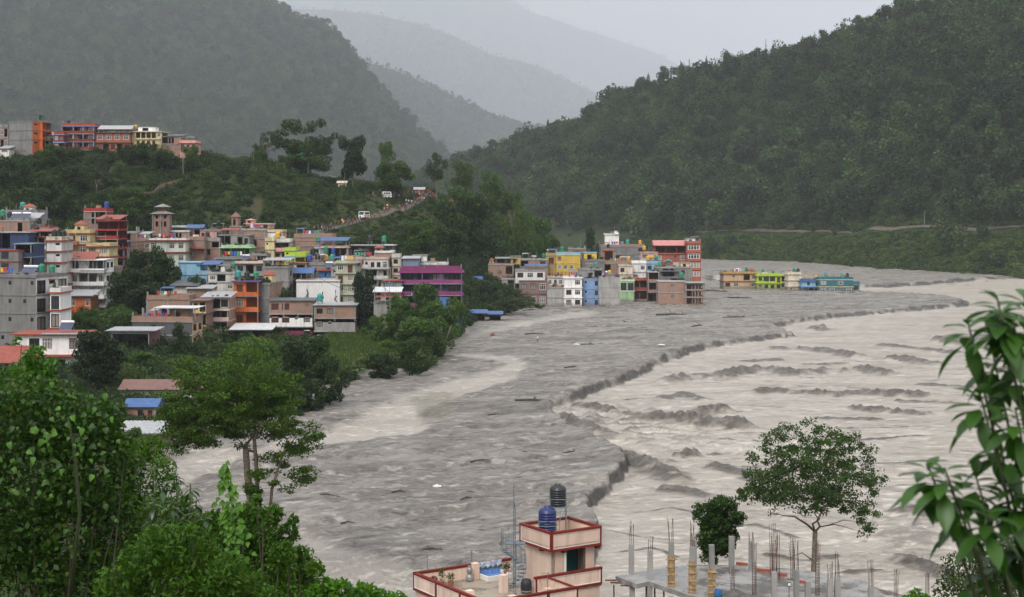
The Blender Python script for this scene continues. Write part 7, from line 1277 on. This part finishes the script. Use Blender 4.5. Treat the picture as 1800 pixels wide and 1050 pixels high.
n_ = 1000; pp = []; V_ = []; Q_ = []
for i in range(n_):
    x, y = (drs.uniform(560, 1500), 525+480*drs.rand()**1.7) if i < 700 else (drs.uniform(955, 1245), 538+8*abs(drs.normal())) if i < 900 else (drs.uniform(1262, 1515), 514+4*abs(drs.normal())); p = G(x, y); pp.append((p.x, p.y))
ax = np.array([a_[0] for a_ in pp]); ay = np.array([a_[1] for a_ in pp]); zz, rv, *_ = valley(ax, ay); lz = land_z(ax, ay)
dm = MB()
for x, y, z, r_, lz_ in zip(ax, ay, zz, rv, lz):
    if r_ > .2 or lz_ > -.2: continue
    if noise2(np.array([x*.04]), np.array([y*.03]), 6)[0] < -.05: continue
    s = .06+.24*drs.rand()**2.5*max(1, y/300); a = drs.rand()*3.14; d = Vector((math.cos(a)*s*2.6, math.sin(a)*s*2.2, 0)); dm.tube([Vector((x, y, z))-d, Vector((x, y, z+s*.1)), Vector((x, y, z))+d], [s*.1, s*.2, s*.06], 5)
tag(dm.build('debris', flat('debris_dark', (.055, .046, .04), .9, 0, .5, 1)), 'scattered dark scraps of driftwood and stone across the mud', 'debris', kind='stuff')
gp = G(866, 594); e = empty('red_drum', (gp.x, gp.y, mud_z(gp.x, gp.y))); q = MB(); q.lathe([(.3, -.3), (.55, .1), (.6, .6), (.5, 1.0), (.2, 1.2)], 12); q.build('body', flat('rust_red', (.20, .05, .035), .6), e, True); q = MB(); q.lathe([(.15, 1.201), (.15, 1.35)], 8); q.build('neck', flat('rust_red', (.2, .05, .035)), e); tag(e, 'rusty red tank lying upright in the upper mud', 'tank')
for x, y, s, lab in ((769, 855, .5, 'white foam slab floating on the lower mud'), (1163, 609, .9, 'white scrap on the mud above the scarp'), (1014, 608, .9, 'pale sheet of scrap in the upper mud')): gp = G(x, y); e = empty('white_scrap', (gp.x, gp.y, mud_z(gp.x, gp.y)+.02)); q = MB(); q.box(-s, s*.8, -s*.4, s*.5, 0, .12); q.box(-s*.5, s*.2, -s*.2, s*.3, .121, .24); q.build('sheet', flat('foam_white', (.75, .75, .74), .6), e); tag(e, lab, 'scrap')
# sagging wires on near-left and a satellite dish
e = empty('satellite_dish', P(1081, 413, 551)); q = MB(); q.lathe([(.02, 0), (.5, .1), (.9, .35), (.92, .36), (.5, .13), (.02, .03)], 16, (0, 0, 1.2)); o = q.build('dish', flat('dish_white', (.7, .7, .7), .4), e, True); o.rotation_euler = (R(55), 0, .3); q = MB(); q.tube([(0, 0, 0), (0, .3, 1.0)], .05, 6); q.build('mast', steel, e); tag(e, 'white satellite dish on the white dish block', 'satellite dish')

# laundry on the roofs and sagging cables
cloth = [flat('cloth_%d' % i, c, .9, 0, .1) for i, c in enumerate([(.5, .05, .05), (.06, .12, .4), (.7, .69, .66), (.65, .4, .06), (.35, .1, .3), (.1, .3, .2)])]
for short in ('dark grey house with brick rooftop', 'wide bare brick house', 'long cream house', 'pale mint house', 'weathered grey house', 'long grey brick house', 'blank grey flank', 'white flooded house', 'peach house', 'tall blank grey house', 'olive bay window house', 'brick house left of mint', 'red brick tank house', 'big grey left-edge building', 'rough brick house', 'low brick house'):
    e0 = [h for h in HOSTS if h[1] == short][0][0]; sl_ = [c for c in e0.children if c.name.startswith('roof_slab')][0]; bb = [Vector(b_) for b_ in sl_.bound_box]; top = max(b_.z for b_ in bb); wx = max(b_.x for b_ in bb); dx = min(wx*.6, 4.5); x0 = wx*.2
    e = empty('laundry_line', e0.location+Matrix.Rotation(e0.rotation_euler.z, 4, 'Z') @ Vector((x0, 1.2, top)), e0.rotation_euler.z); q = MB(); q.tube([(0, 0, 1.75), (dx/2, 0, 1.62), (dx, 0, 1.75)], .015, 4); q.build('line', steel, e)
    for x in (0, dx): q = MB(); q.tube([(x, 0, 0), (x, 0, 1.8)], .03, 5); q.build('post', steel, e)
    for i in range(int(dx/.75)): x = .2+i*.75; h_ = .7+.5*prs.rand(); q = MB(); z = 1.64; q.quad((x, -.02, z-h_), (x+.55, .03, z-h_), (x+.55, 0, z), (x, 0, z)); q.build('cloth', cloth[prs.randint(6)], e)
    tag(e, 'line of laundry on roof of the '+short, 'laundry', 'laundry lines')
for i, (a_, b_, lab) in enumerate([((660, 520, 317), (560, 488, 352), 'sagging cable from the retaining wall pole towards the blank white wall'), ((678, 520, 318), (810, 500, 352), 'sagging cable from the leftmost shop pole over the bank trees'), ((686, 515, 320), (640, 450, 380), 'sagging cable from the shop pole up to the long cream house'), ((120, 420, 333), (262, 430, 392), 'sagging cable from the white flats to the pale mint house'), ((322, 262, 462), (446, 270, 498), 'sagging cable from the path pole along the crest'), ((1241, 398, 985), (1355, 392, 945), 'sagging cable along the far hill road between two poles'), ((446, 272, 498), (497, 258, 500), 'short cable between crest poles'), ((432, 415, 402), (560, 425, 395), 'sagging cable above the lime green house')]):
    A, B_ = P(*a_), P(*b_); mid = (A+B_)/2-Vector((0, 0, (A-B_).length*.04)); q = MB(); pts = [A*(1-t)**2+mid*2*t*(1-t)+B_*t*t for t in [k/10 for k in range(11)]]; e = empty('power_cable', A); q.tube([p-A for p in pts], .05, 4); q.build('cable', flat('cable_black', (.02, .02, .02)), e); tag(e, lab, 'cable', 'overhead cables')
